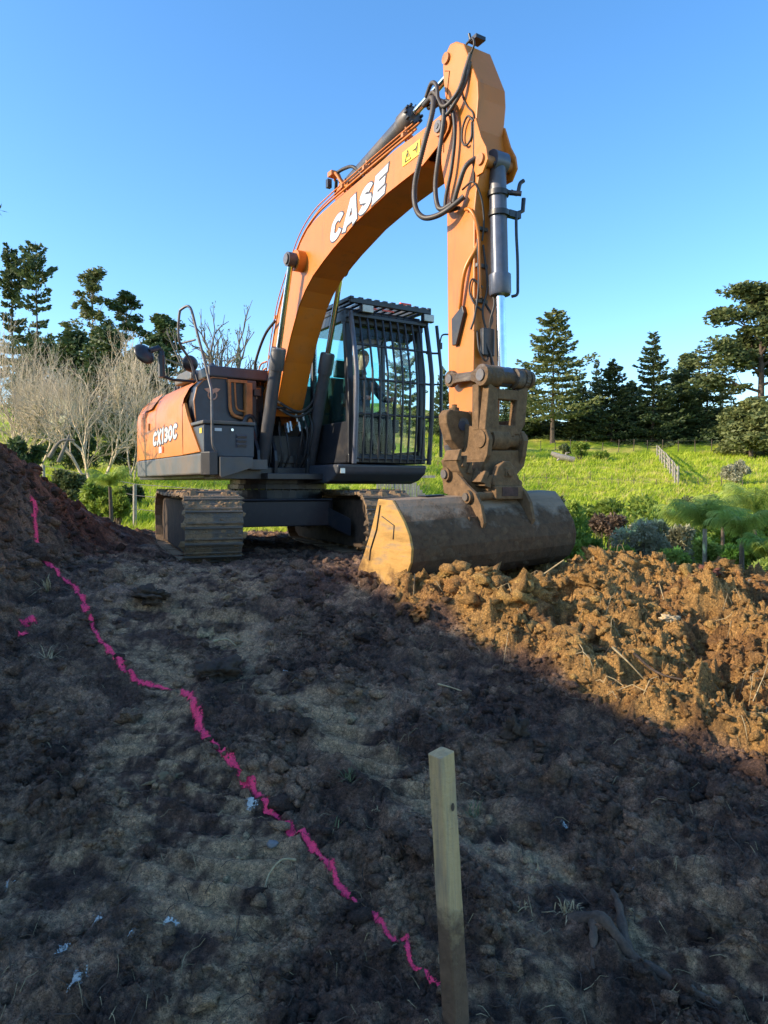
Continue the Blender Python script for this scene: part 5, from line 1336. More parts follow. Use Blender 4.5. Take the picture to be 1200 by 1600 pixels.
# --- layered trees: limbs ending in clumps of foliage
def limb_tree(seed, H, spread, nl=9, z0=.35, clump=(.9, .35), nper=110, leaf=.22, trunk_r=.22, top=True, lean=.0, tiers=None, sub=3):
    g = np.random.default_rng(seed); r_ = random.Random(seed); tr = MB()
    tr.tube([(0, 0, -1), (0, 0, 0), (lean * H * .4, 0, H * .45), (lean * H, .02 * H, H * .93)], [trunk_r * 1.2, trunk_r, trunk_r * .65, trunk_r * .15], 7)
    Ps, Us, Ws = [], [], []
    def clumpat(c, rx, rz, n):
        q = g.normal(size=(n, 3)) * .55; rr = np.linalg.norm(q, axis=1, keepdims=True); q = q / np.maximum(rr, .3) * np.minimum(rr, 1.1)
        P = np.array(c) + q * np.array([rx, rx, rz])
        s = leaf * g.uniform(.6, 1.3, n)[:, None]
        u = rdir(n, g); u[:, 2] *= .5; w = np.cross(u, rdir(n, g)); w /= np.maximum(np.linalg.norm(w, axis=1, keepdims=True), .1)
        Ps.append(P); Us.append(u * s); Ws.append(w * s * .45)
    for i in range(nl):
        f = z0 + (1 - z0) * (i + .5) / nl; a = i * 2.4 + r_.uniform(-.5, .5)
        L_ = spread * (1.15 - .75 * ((f - z0) / (1 - z0)) ** 1.6) * r_.uniform(.6, 1.1)
        zb = H * (f * .82); x0 = lean * zb
        end = (x0 + math.cos(a) * L_, math.sin(a) * L_, H * f + .1 * L_)
        mid = (x0 + math.cos(a + .2) * L_ * .5, math.sin(a + .2) * L_ * .5, (zb + end[2]) / 2 - .08 * L_)
        tr.tube([(x0, 0, zb), mid, end], [trunk_r * .4, trunk_r * .25, trunk_r * .08], 5, caps=False)
        for k in range(sub):
            e2 = (end[0] + r_.uniform(-.45, .35) * L_, end[1] + r_.uniform(-.4, .4) * L_, end[2] + r_.uniform(-.22, .28) * L_)
            tr.tube([mid, e2], [trunk_r * .13, trunk_r * .04], 3, caps=False)
            clumpat(e2, clump[0] * r_.uniform(.4, 1.1), clump[1] * r_.uniform(.7, 1.7), int(nper * r_.uniform(.5, 1.1)))
        clumpat(mid, clump[0] * .5, clump[1] * .6, nper // 3)
    if top:
        for k in range(3): clumpat((lean * H + r_.uniform(-.4, .4) * clump[0], r_.uniform(-.3, .3), H * (.95 + .02 * k)), clump[0] * .7, clump[1], nper)
    P, U, W = map(np.concatenate, (Ps, Us, Ws))
    V = np.stack([P - U, P - W, P + U, P + W], 1).reshape(-1, 3)
    return tr, V
def ltree(name, px, d, ytop, ybase, hwpx, m, label, seed, bark='bark', group=None, **kw):
    base = zpx(ybase, d); x = at_px(px, d); base = min(base, fz(x, d) + .1) if d > 13 else base
    H = zpx(ytop, d) - base; sp = hwpx / 1108. * d
    t = empty(name, (x, d, base), 0, label, 'tree', group)
    tr, V = limb_tree(seed, H, sp, **kw)
    tr.build('trunk', M[bark], t)
    mesh_obj('crown', np_mesh('crown', V, np.arange(len(V)).reshape(-1, 4), M[m]), t)
    return t
ltree('cypress_tree', 1186, 70, 455, 706, 64, 'macro', 'huge old cypress with layered crown and bare limbs, at the right edge', 21, nl=13, z0=.38, clump=(1.9, .50), nper=330, leaf=.30, trunk_r=.42, sub=4)
ltree('cypress_tree', 1172, 62, 632, 722, 46, 'gum', 'low sunlit feathery tree under the old cypress at the right edge', 22, nl=12, z0=.10, clump=(1.1, .55), nper=330, leaf=.24, trunk_r=.2, sub=3)
ltree('cypress_tree', 1072, 84, 560, 700, 30, 'macro', 'pale wispy tree top showing between the spire and the ragged conifer', 23, nl=9, z0=.3, clump=(1.0, .6), nper=200, leaf=.25, trunk_r=.2)
g3 = 'tall pines on the left hill'
conifer('wind', 62, 86, 382, 560, 30, 'pine_dark', 'taller wind-swept pine with branches trailing right, above the bare trees', 33, .4, group=g3, z0=.15, gap=.05, dens=1.5, droop=.05, up=.5, shape=.35, ragged=.8, leaf=.42)
conifer('wind2', 24, 88, 396, 560, 20, 'pine_dark', 'narrower tall pine at the left edge, left of its bigger twin', 35, 2.0, group=g3, z0=.15, gap=.055, dens=1.6, droop=.05, up=.5, shape=.35, ragged=.7, leaf=.42)
ltree('gum_tree', 148, 76, 428, 600, 24, 'gum', 'tall pale-stemmed gum tree with rounded open crown on the left', 26, 'palebark', nl=14, z0=.45, clump=(.8, .38), nper=110, leaf=.24, trunk_r=.16)
ltree('gum_tree', 196, 78, 464, 600, 26, 'evergreen', 'flat-topped tree with a leaning crown, right of the tall gum', 27, 'palebark', nl=11, z0=.6, clump=(.9, .3), nper=110, leaf=.24, trunk_r=.15, lean=.03)
ltree('cedar_tree', 262, 62, 498, 640, 27, 'evergreen', 'dark green domed evergreen behind the round mirror', 28, nl=18, z0=.25, clump=(.8, .26), nper=150, leaf=.22, trunk_r=.2)
k = 0
for px, d, yt, hw, lab in ((118, 60, 530, 34, 'dark evergreen mass under the tall gum tree, left of centre of the bare trees'), (172, 58, 528, 34, 'dark evergreen bush below the flat-topped tree'), (222, 56, 560, 28, 'dark evergreen bush left of the mirror post'), (70, 62, 545, 30, 'dark evergreen behind the leftmost bare tree'), (300, 52, 640, 34, 'low evergreen hidden behind the machine hood')):
    ltree('evergreen_tree', px, d, yt, 700, hw, 'evergreen', lab, 40 + k, nl=12, z0=.06, clump=(1.3, .8), nper=230, leaf=.25, trunk_r=.2, group='evergreens behind the bare trees'); k += 1
# understorey under the conifers
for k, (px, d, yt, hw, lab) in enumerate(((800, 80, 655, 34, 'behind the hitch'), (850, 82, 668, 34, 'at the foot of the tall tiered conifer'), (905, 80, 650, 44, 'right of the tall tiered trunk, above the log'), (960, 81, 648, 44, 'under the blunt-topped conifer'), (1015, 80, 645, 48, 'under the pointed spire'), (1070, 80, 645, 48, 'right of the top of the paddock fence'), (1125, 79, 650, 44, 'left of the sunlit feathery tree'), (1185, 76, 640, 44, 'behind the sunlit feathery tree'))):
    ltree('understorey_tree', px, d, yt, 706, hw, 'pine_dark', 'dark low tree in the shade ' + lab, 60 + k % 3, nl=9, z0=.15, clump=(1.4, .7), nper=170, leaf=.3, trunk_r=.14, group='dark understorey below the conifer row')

# --- bare deciduous trees
def bare_tree(seed, H, r0, levels=5, split=3, spread=.55, lenr=.72, stems=1, sides=3, leafy=0, upw=.25, first=.28):
    r_ = random.Random(seed); m = MB(); tips = []
    def grow(p, d, L_, r, lv):
        n = 3; pts = [p]; q = p; dd = d.copy()
        for i in range(n):
            dd = (dd + Vector((r_.uniform(-1, 1), r_.uniform(-1, 1), r_.uniform(-.7, 1))) * .2).normalized(); q = q + dd * L_ / n; pts.append(q)
        m.tube(pts, [r, r * .88, r * .76, r * .62], sides if lv < levels - 1 else 3, caps=False)
        if lv == 0: tips.append(q); return
        k = split + (r_.random() < .35)
        for i in range(k):
            a = i * 6.283 / k + r_.uniform(0, 1.5)
            u = dd.orthogonal().normalized(); w = dd.cross(u)
            nd = (dd + (u * math.cos(a) + w * math.sin(a)) * spread * r_.uniform(.6, 1.3) + Vector((0, 0, upw * .4))).normalized()
            src = pts[-1] if i < 2 else pts[r_.randint(1, 2)]
            grow(src, nd, L_ * lenr * r_.uniform(.75, 1.15), r * .60, lv - 1)
    for s in range(stems):
        a = s * 6.283 / stems + r_.random(); o = Vector((math.cos(a), math.sin(a), 0)) * .12 * (stems > 1)
        grow(o + Vector((0, 0, -.2)), Vector((math.cos(a) * spread * .7 * (stems > 1), math.sin(a) * spread * .7 * (stems > 1), 1)).normalized(), H * first, r0, levels)
    return m, tips
def place_bare(name, px, d, ybase, ytop, label, seed, m='twig', group=None, leafy=0, sx=1., **kw):
    x = at_px(px, d); base = min(zpx(ybase, d), fz(x, d)); H = zpx(ytop, d) - base
    mb, tips = bare_tree(seed, H, **kw)
    top = max(v[2] for v in mb.v); s = H / top
    t = empty(name, (x, d, base), 0, label, 'tree', group, scale=(s * sx, s * sx, s))
    mb.build('bare_branches', M[m], t)
    if leafy:
        g = np.random.default_rng(seed); T = np.array([tuple(q) for q in tips]); T = T[g.random(len(T)) < leafy * .5]
        P = np.repeat(T, 14, 0) + g.normal(size=(len(T) * 14, 3)) * .16
        U = rdir(len(P), g) * .09; W = rdir(len(P), g) * .05
        quads(P, U, W, 'leaf_tufts', M['gum'], t)
    return t
place_bare('bare_tree', 10, 27, 705, 470, 'leafless pale tree at the left edge, its twigs in front of the pines', 1, group='leafless trees on the left slope', r0=.085, levels=5, split=3, spread=.52, lenr=.78, stems=3, sx=.85)
place_bare('bare_tree', 50, 29, 712, 500, 'leafless pale tree between the edge tree and the leaning trunks', 2, group='leafless trees on the left slope', r0=.075, levels=5, split=3, spread=.50, lenr=.78, stems=3, sx=.75)
place_bare('bare_tree', 150, 26, 722, 505, 'widest leafless tree, with leaning trunks at the head of the grass slope', 3, group='leafless trees on the left slope', r0=.085, levels=6, split=3, spread=.55, lenr=.77, stems=3, sx=.95)
place_bare('bare_tree', 212, 30, 705, 520, 'leafless tree just left of the orange machine body', 4, group='leafless trees on the left slope', r0=.08, levels=5, split=3, spread=.52, lenr=.78, stems=3, sx=.8)
place_bare('bare_tree', 350, 40, 700, 462, 'tall grey half-bare tree rising behind the engine hood', 12, 'greytwig', r0=.46, levels=5, split=2, spread=.62, lenr=.74, stems=3, sides=5, leafy=.5, sx=.72, first=.36)
# dead leaning trunks at the foot
for k, (a, b, c, lab) in enumerate((((78, 715), (96, 690), (118, 688), 'fallen bare branch arching over the grass'), ((92, 722), (102, 700), (110, 680), 'short leaning trunk, upright one of the pair on the slope'), )):
    d = 22; m = MB(); m.tube(spline([(at_px(p[0], d), d, zpx(p[1], d)) for p in (a, b, c)], 5), [.06, .058, .056, .054, .05, .048, .046, .044, .04, .036, .03], 6)
    m.build('leaning_trunk', M['greytwig'], None, label=lab, cat='tree')

# --- bushes
def bush(px, d, ytop, rpx, m, label, seed, leaf=.06, n=2600, name='bush', zs=1., group=None, twiggy=True):
    g = np.random.default_rng(seed); r_ = random.Random(seed)
    r = rpx / 1108. * d; zt = zpx(ytop, d); x = at_px(px, d); gb = fz(x, d)
    h = zt - gb; H = max(h, r * .8)
    t = empty(name, (x, d, zt - H), 0, label, 'bush', group)
    C = []; R_ = []
    for i in range(13):
        a = r_.random() * 6.28; q = r_.random() ** .5 * .75
        zc = r_.uniform(.15, .86)
        C.append((math.cos(a) * q * r, math.sin(a) * q * r, H - min(H, 1.9 * r) * (1 - zc * (1 - .25 * q)))); R_.append(r * r_.uniform(.26, .46))
    C = np.array(C); R_ = np.array(R_)
    idx = g.integers(0, len(C), n); u = rdir(n, g); rad = R_[idx] * g.uniform(.55, 1.08, n)
    P = C[idx] + u * rad[:, None] * np.array([1, 1, .9]); P[:, 2] = np.maximum(P[:, 2], .02)
    P[:, 2] += H - np.quantile(P[:, 2], .985)
    o = (u + rdir(n, g) * .8); o /= np.linalg.norm(o, axis=1, keepdims=True)
    w = np.cross(o, rdir(n, g)); w /= np.linalg.norm(w, axis=1, keepdims=True)
    s = leaf * g.uniform(.6, 1.4, n)[:, None]
    V = np.stack([P - o * s, P - w * s * .35, P + o * s, P + w * s * .35], 1).reshape(-1, 3)
    mesh_obj('foliage', np_mesh('foliage', V, np.arange(len(V)).reshape(-1, 4), M[m]), t)
    mb = MB()
    for i in range(13): mb.tube([(0, 0, 0), tuple(C[i] * np.array([.5, .5, .6])), tuple(C[i])], [.03, .018, .006], 4, caps=False)
    mb.build('stems', M['bark'], t)
    return t
bg_ = 'bushes in the gully beyond the spoil heap'
bush(1002, 11.5, 816, 50, 'greyshrub', 'rounded silvery grey-green bush right behind the spoil heap', 1, .035, 6500, group=bg_)
bush(950, 13, 806, 26, 'brownshrub', 'reddish brown twiggy bush between green shrubs in the gully', 2, .045, 4200, group=bg_)
bush(1012, 17, 782, 60, 'shrub', 'bright green broad-leaved shrub above the silvery bush', 3, .075, 4600, group=bg_)
bush(935, 18, 784, 40, 'shrub', 'green shrub above the brown twiggy bush', 4, .07, 3600, group=bg_)
bush(908, 11.5, 838, 36, 'shrub', 'broad green shrub close to the right end of the bucket', 5, .06, 3200, group=bg_)
bush(925, 10.4, 862, 24, 'shrub', 'low bright leafy plant between the bucket and the spoil', 6, .05, 1800, group=bg_)
bush(1085, 17, 795, 52, 'shrub', 'green shrub behind the palms, left one', 7, .07, 4200, group=bg_)
bush(885, 17, 788, 40, 'shrub', 'yellow-green shrub rising behind the bucket end', 8, .07, 3300, group=bg_)
bush(1190, 9.6, 878, 22, 'palm', 'bright leafy weed clump at the right edge behind the heap', 9, .06, 1500, group=bg_)
bush(1150, 44, 722, 22, 'greyshrub', 'pale bush alone on the green paddock near the right edge', 10, .10, 2600)
bush(905, 58, 692, 13, 'shrub', 'small dark sapling beside the log on the paddock', 11, .14, 1200)
bush(882, 60, 695, 10, 'gum', 'small yellowish bush directly behind the log', 12, .14, 900)
bush(938, 60, 706, 12, 'shrub', 'low green bush right of the log, at the fence', 13, .14, 900)
bush(1050, 12.2, 828, 42, 'greyshrub', 'grey shrub half hidden behind the palms', 14, .06, 3500, group=bg_)
bush(1140, 18, 788, 56, 'shrub', 'broad green shrub filling the gap behind the palms, middle one', 31, .08, 5000, group=bg_)
bush(1196, 19, 775, 56, 'shrub', 'tall green shrub behind the palms at the right edge', 32, .08, 5000, group=bg_)
bush(1120, 11.8, 846, 40, 'palm', 'grassy bright green bush low between the palm stems', 33, .05, 4500, group=bg_)
bush(1165, 11.2, 858, 36, 'shrub', 'leafy green bush low behind the heap crest near the right edge', 34, .05, 4000, group=bg_)
bush(966, 10.6, 858, 26, 'shrub', 'small green bush at the foot of the silvery one, on its left', 35, .045, 2800, group=bg_)
bush(1060, 10.8, 862, 34, 'palm', 'low yellow-green bush right of the silvery one', 36, .045, 3600, group=bg_)
bush(1085, 22, 778, 40, 'gum', 'olive shrub at the lower edge of the paddock', 37, .08, 3600, group=bg_)
bush(860, 20, 780, 28, 'gum', 'olive shrub peeping over the bucket', 38, .08, 2600, group=bg_)
g5 = 'shrubs in the dip left of the machine'
bush(182, 15, 768, 26, 'shrub', 'green ferny shrub in the dip left of the track', 15, .07, 3200, group=g5)
bush(150, 17, 752, 34, 'shrub', 'bright green shrub on the slope above the soil bank', 16, .08, 3600, group=g5)
bush(112, 20, 738, 28, 'gum', 'yellow-green shrub near the leaning trunks', 17, .08, 3000, group=g5)
bush(205, 20, 762, 20, 'evergreen', 'dark shrub beside the pale post', 18, .08, 2400, group=g5)
bush(40, 24, 690, 30, 'evergreen', 'dark shrub under the leftmost bare tree', 19, .10, 3000, group=g5)
bush(200, 34, 660, 46, 'evergreen', 'dark hedge-like shrub under the bare trees, next to the machine', 20, .12, 4200, group=g5)
bush(110, 36, 665, 46, 'evergreen', 'dark undergrowth bush in the shade of the widest bare tree', 22, .12, 4200, group=g5)
bush(530, 18, 762, 16, 'shrub', 'low shrub seen in the gap under the cab', 23, .07, 1500, group=g5)

# --- palms
def palm(px, d, ytop, rpx, seed, label, trunk=True):
    r_ = random.Random(seed); g = np.random.default_rng(seed)
    x = at_px(px, d); zt = zpx(ytop, d); r = rpx * 1.3 / 1108. * d; H = .55 * r + .2
    zb = min(fz(x, d), zt - .9)
    t = empty('palm_plant', (x, d, zb), 0, label, 'palm', 'young palms beyond the spoil heap')
    c = Vector((0, 0, (zt - zb) - r * .55))
    m = MB(); m.tube([(0, 0, -.1), (.02, 0, c.z * .5), tuple(c)], [.05, .042, .035], 8); m.build('trunk', M['palebark'] if seed == 1 else M['bark'], t)
    n = 15
    for k in range(n):
        a = k * 2.4 + r_.uniform(-.2, .2); el = r_.uniform(1.0, 1.5)
        L_ = r * r_.uniform(1.0, 1.45); dx, dy = math.cos(a), math.sin(a)
        pts = []; q = c.copy(); e = el
        for i in range(9):
            pts.append(q.copy()); q = q + Vector((dx * math.cos(e), dy * math.cos(e), math.sin(e))) * L_ / 8; e -= .10 + .035 * i
        mb = MB(); mb.tube(pts, [.012 - .0012 * i for i in range(9)], 4, caps=False)
        side = Vector((-dy, dx, 0)); vs = []; fs = []
        P = spline(pts, 5)
        for i in range(4, len(P)):
            tdir = (P[i] - P[i - 1]).normalized(); f = i / len(P)
            ll = r * .42 * math.sin(f * 2.7 + .25) + .03
            for sgn in (-1, 1):
                o = (side * sgn * .75 + tdir * .55 + Vector((0, 0, r_.uniform(-.75, -.15)))).normalized()
                w = tdir * .0055; p = P[i]; e1 = p + o * ll * .55; e2 = p + o * ll + Vector((0, 0, -ll * .38))
                b = len(vs); vs += [p - w, p + w, e1 + w * 1.1, e1 - w * 1.1, e2]; fs += [(b, b + 1, b + 2, b + 3), (b + 3, b + 2, b + 4)]
        mb.add(vs, fs)
        mb.build('frond', M['palm'], t)
palm(1102, 11.5, 795, 44, 1, 'feathery palm with a pale thin stem showing, left of the others')
palm(1160, 10.6, 812, 40, 2, 'feathery palm behind the boulders at the right edge')
palm(1180, 13.5, 772, 48, 3, 'tallest feathery palm, at the very right edge')
palm(1072, 13.8, 806, 38, 4, 'smaller palm between the silvery bush and the pale stem')
palm(1130, 14.6, 790, 42, 5, 'palm standing behind the front pair of palms')
palm(1198, 9.8, 850, 30, 6, 'low palm cut off by the right edge of the view')
palm(172, 14.5, 742, 26, 7, 'palm-like fern in the dip left of the orange machine')
bpy.data.objects['palm_plant.006']['group'] = 'shrubs in the dip left of the machine'

# --- grass on the pasture
def grass(name, n, xr, yr, h, seed, m, dens_f=.5, w=.012):
    g = np.random.default_rng(seed)
    y = yr[0] + (yr[1] - yr[0]) * g.random(n) ** 1.4; a = xr[0] + (xr[1] - xr[0]) * g.random(n); x = a * y
    k = fbm(x, y, .5, 3, 77) + g.normal(size=n) * .25 > -dens_f
    x, y = x[k], y[k]; n = len(x)
    nb = 5
    cx = np.repeat(x, nb) + g.normal(size=n * nb) * .05 * (1 + np.repeat(y, nb) / 20); cy = np.repeat(y, nb) + g.normal(size=n * nb) * .05 * (1 + np.repeat(y, nb) / 20)
    gr, s = ground_macro(cx, cy); z = z_far(cx, cy) + field_detail(cx, cy); z = np.where(cy < 13, np.maximum(gr, z - 5) - .02, z) - .03
    sc = (1 + cy / 30); hh = h * g.uniform(.4, 1.3, len(cx)) * sc * .8; ww = w * sc
    a = g.random(len(cx)) * 6.28; lx = np.cos(a) * hh * .5 + .3 * hh; ly = np.sin(a) * hh * .5
    b = g.random(len(cx)) * 6.28
    V = np.stack([np.stack([cx - np.cos(b) * ww, cy - np.sin(b) * ww, z], 1), np.stack([cx + np.cos(b) * ww, cy + np.sin(b) * ww, z], 1), np.stack([cx + lx, cy + ly, z + hh], 1)], 1).reshape(-1, 3)
    o = mesh_obj(name, np_mesh(name, V, np.arange(len(V)).reshape(-1, 3), M[m])); tag(o, kind='stuff')
M['grass'] = leafmat('grass_blades', (.28, .40, .012), (.52, .55, .06), .35, .8)
M['drygrass'] = leafmat('dry_grass_blades', (.40, .34, .10), (.58, .47, .18), .3, .8)
grass('grass', 17000, (-.56, .12), (12.5, 36), .17, 1, 'grass')
grass('grass', 16000, (.06, .58), (28, 66), .13, 2, 'grass', .4, .013)
grass('dry_grass', 4200, (-.5, .58), (15, 60), .20, 3, 'drygrass', .1)
grass('grass', 6000, (.2, .6), (9.5, 22), .3, 4, 'grass', .9, .012)

# --- fences, posts, log, hut
def post_fence(name, pts, H, w, label, rails=(), mat_='greywood', wires=(), cat='fence', group=None, tilt=.05):
    t = empty(name, (pts[0][0], pts[0][1], 0), 0, label, cat, group); r_ = random.Random(3)
    o = Vector((pts[0][0], pts[0][1], 0)); tops = []
    for (x, y) in pts:
        z = fz(x, y); m = MB(); e = Vector((r_.uniform(-tilt, tilt), r_.uniform(-tilt, tilt), 1)).normalized() * H * r_.uniform(.93, 1.05)
        b = Vector((x, y, z - .2)) - o; m.tube([b, b + e + Vector((0, 0, .2))], w, 6); m.build('post', M[mat_], t); tops.append(b + Vector((0, 0, .2)))
    for f in rails:
        for a, b in zip(tops[:-1], tops[1:]):
            m = MB(); p = a + Vector((0, 0, H * f)); q = b + Vector((0, 0, H * f)); d = (q - p)
            rot = d.to_track_quat('X', 'Z').to_matrix(); m.box((p + q) / 2 + Vector((w, 0, 0)), (d.length, .03, w * 2.2), rot); m.build('rail', M[mat_], t)
    if wires:
        m = MB()
        for f in wires: m.tube([a + Vector((0, 0, H * f)) for a in tops], .006 + w * .06, 3)
        m.build('wire', M['grey_steel'], t)
    return t
L1 = [(at_px(1026 + (1059 - 1026) * t, 63 - 21 * t ** .8), 63 - 21 * t ** .8) for t in [i / 8 for i in range(9)]]
post_fence('rail_fence', L1, 1.15, .06, 'weathered timber rail fence running down the green paddock', rails=(.35, .62, .9))
post_fence('wire_fence', [(at_px(700 + 24 * i, 67), 67 + .3 * math.sin(i)) for i in range(21)], 1.1, .035, 'thin post and wire fence in the shade along the foot of the conifers', wires=(.3, .6, .95), mat_='bark')
post_fence('rail_fence', [(at_px(800 + 22 * i, 92), 92) for i in range(14)], 1.3, .07, 'far rail fence on the lit grass behind the conifer trunks', rails=(.5, .9))
post_fence('wire_fence', [(at_px(650 + 34 * i, 47 - i * .4), 47 - i * .4) for i in range(16)], .6, .022, 'low thin fence of small stakes across the middle of the paddock', wires=(.6,), mat_='bark', tilt=.15)
post_fence('wire_fence', [(at_px(70, 23), 23), (at_px(210, 16.5), 16.5), (at_px(330, 14.9), 14.9), (at_px(530, 14.6), 14.6)], 1.05, .045, 'sagging wire fence with a pale post in the dip left of the track', wires=(.4, .7, .95))
t = empty('paling_fence', (at_px(590, 24), 24, 0), 0, 'short grey paling fence seen in the gap under the cab', 'fence')
for k in range(20):
    x = .0 + k * .098; zb = fz(at_px(590, 24) + x, 24); m = MB(); m.box((x, rng.uniform(-.01, .01), zb + .30 + rng.uniform(-.02, .02)), (.085, .018, 1.0), Matrix.Rotation(rng.uniform(-.02, .02), 3, 'Y')); m.build('paling', M['greywood'], t)
m = MB(); m.box((.95, .03, fz(at_px(600, 24), 24) + .5), (2.0, .04, .08)); m.build('rail', M['greywood'], t)
d = 57; x = at_px(878, d); m = MB(); zz = fz(x, d)
m.tube([(x - .9, d, zz + .75), (x - .2, d - .2, zz + .42), (x + .9, d - .3, zz + .2)], [.16, .26, .22], 8); m.tube([(x - .2, d - .2, zz + .42), (x - .5, d - .4, zz + .1)], [.12, .08], 6); m.tube([(x + .2, d, zz + .3), (x + .3, d, zz + .75), (x + .6, d, zz + .8)], [.1, .06, .03], 5)
m.build('fallen_log', M['palebark'], None, label='pale fallen log with broken branch stubs on the paddock', cat='log')
# cream hut glimpsed between the bare trees
d = 52; x = at_px(104, d); zb = fz(x, d); hut = empty('cream_hut', (x, d, zb), 0, 'cream walled hut glimpsed through the bare twigs on the left', 'hut')
hz = zpx(620, d) - zb
m = MB(); m.prism([(-.75, 0), (.75, 0), (.75, hz - .35), (-.75, hz - .1)], -1, 1); m.build('wall', mat('cream_render', (.72, .62, .38), .8, 0, (.4, .33, .2), .2, 2, .1), hut)
m = MB(); m.prism([(-.9, hz - .08), (.9, hz - .36), (.9, hz - .28), (-.9, hz)], -1.1, 1.1); m.build('roof', M['charcoal_lt'], hut)
m = MB(); m.b2((-.2, -1.01, hz - 1.5), (.35, -1.0, hz - .8)); m.build('window', M['ink'], hut)

# --- beyond the left edge: an unseen building added to shade the site; the small tree shades too
Fv = Vector((.53, -.848, 0)).normalized(); Lv = Vector((-Fv.y, Fv.x, 0)); P1 = Vector((-.19, 5.25, .22))
hv = Vector((1.6, 2.96, -.28)) - P1; hv = hv + sdir * (-hv.z / sdir.z); Fv = Vector((hv.x, hv.y, 0)).normalized(); Lv = Vector((-Fv.y, Fv.x, 0)); eave = P1 + sdir * 10.0; zt = eave.z - .03  # eave line placed so that its shadow edge crosses the worked ground
t0, t1 = -5.5, 11.0
HR = Matrix(((Fv.x, Lv.x, 0, 0), (Fv.y, Lv.y, 0, 0), (0, 0, 1, 0), (0, 0, 0, 1)))
hs = empty('shade_house', eave, 0, 'unseen weatherboard building added beyond the left edge to shade the site', 'shade_house'); hs.matrix_world = Matrix.Translation(Vector((eave.x, eave.y, 0))) @ HR
m = MB(); m.b2((t0 + .4, -6.4, -1.2), (t1 - .4, -.45, zt - .15)); wl_ = m.build('wall', mat('painted_weatherboard', (.50, .50, .46), .6, 0, (.3, .28, .22), .2, 1, .1), hs)
for k in range(20):
    m = MB(); m.box(((t0 + t1) / 2, -.44, .2 + k * .19), (t1 - t0 - .8, .03, .18), Matrix.Rotation(R(-5), 3, 'X')); m.build('weatherboard', wl_.data.materials[0], wl_)
m = MB(); m.prism([(0, zt), (0, zt - .12), (-.2, zt - .14), (-3.4, zt + 1.15), (-6.6, zt - .14), (-6.8, zt - .12), (-6.8, zt), (-3.4, zt + 1.32)], t0, t1, 'yz'); m.build('roof', M['charcoal'], hs)
for xx in (-5, -1, 3, 7): m = MB(); m.b2((xx, -.42, 1.4), (xx + 1.2, -.40, 2.7)); m.build('window', M['glass_teal'], hs)

# ================================================================== THINGS ON THE GROUND
def mk(x, y):
    """marks were first measured on a flatter slope; move them along it onto the present one"""
    k = 1 - .047 * y / 1.82 if y < 5.3 else (.863 if y < 6.2 else .863 + (y - 6.2) / 1.2 * .137 if y < 7.4 else 1.)
    k = 1 / (1 + .047 * y / 1.82) if y < 6 else min(1., .866 + (y - 6) / 1.4 * .134)
    return x * k, y * k
# survey stake
M['stake'] = muddy('muddy_rough_sawn_pine', (.54, .36, .17), (.19, .11, .06), -.75, .25, .8)
M['stake_plain'] = mat('rough_sawn_pine', (.50, .37, .19), .8, 0, (.19, .12, .07), .42, 5, .5, .2, stretch=(7, 7, .8))
d = 1.78; top = Vector((.145, d, .224)); bot = Vector((.204, d + .02, -.78)); ax = (top - bot).normalized()
m = MB(); h = .0252
u = Vector((math.cos(R(38)), math.sin(R(38)), 0)); w = ax.cross(u).normalized(); u = w.cross(ax).normalized()
lv = []; nst = 14
for i in range(nst + 1):
    p = bot.lerp(top, i / nst); k = 1.06 - .08 * i / nst
    ring_ = []
    for (a, b) in ((-1, -.86), (-.86, -1), (.86, -1), (1, -.86), (1, .86), (.86, 1), (-.86, 1), (-1, .86)):
        j = 1 + .02 * math.sin(i * 2.1 + a * 3 + b * 5)
        ring_.append(p + (u * a + w * b) * h * k * j + (Vector((0, 0, .003 * a)) if i == nst else Vector()))
    lv += ring_
fs = [(i * 8 + k, i * 8 + (k + 1) % 8, (i + 1) * 8 + (k + 1) % 8, (i + 1) * 8 + k) for i in range(nst) for k in range(8)]
m.add(lv, fs + [tuple(nst * 8 + k for k in range(8))])
nt_ = M['stake'].node_tree
for n_ in nt_.nodes:
    if n_.type == 'MAPPING': n_.inputs['Scale'].default_value = (9, 9, .7)
stake = m.build('survey_stake', M['stake'], None, .0015, label='square sawn timber stake driven upright into the mud in front', cat='stake')
m = MB(); q = bot.lerp(top, .865); nn = (u * .35 - w).normalized()
for (f, s) in ((.865, .006),):
    q = bot.lerp(top, f); c = q + (-w if (-w).y < 0 else w) * h * 1.045 + u * .006
    m.add([c + u * s * math.cos(a) + ax * s * 1.8 * math.sin(a) + (-w if (-w).y < 0 else w) * .0006 for a in [k * .6283 for k in range(10)]], [tuple(range(10))])
m.build('knot', M['root'], stake)

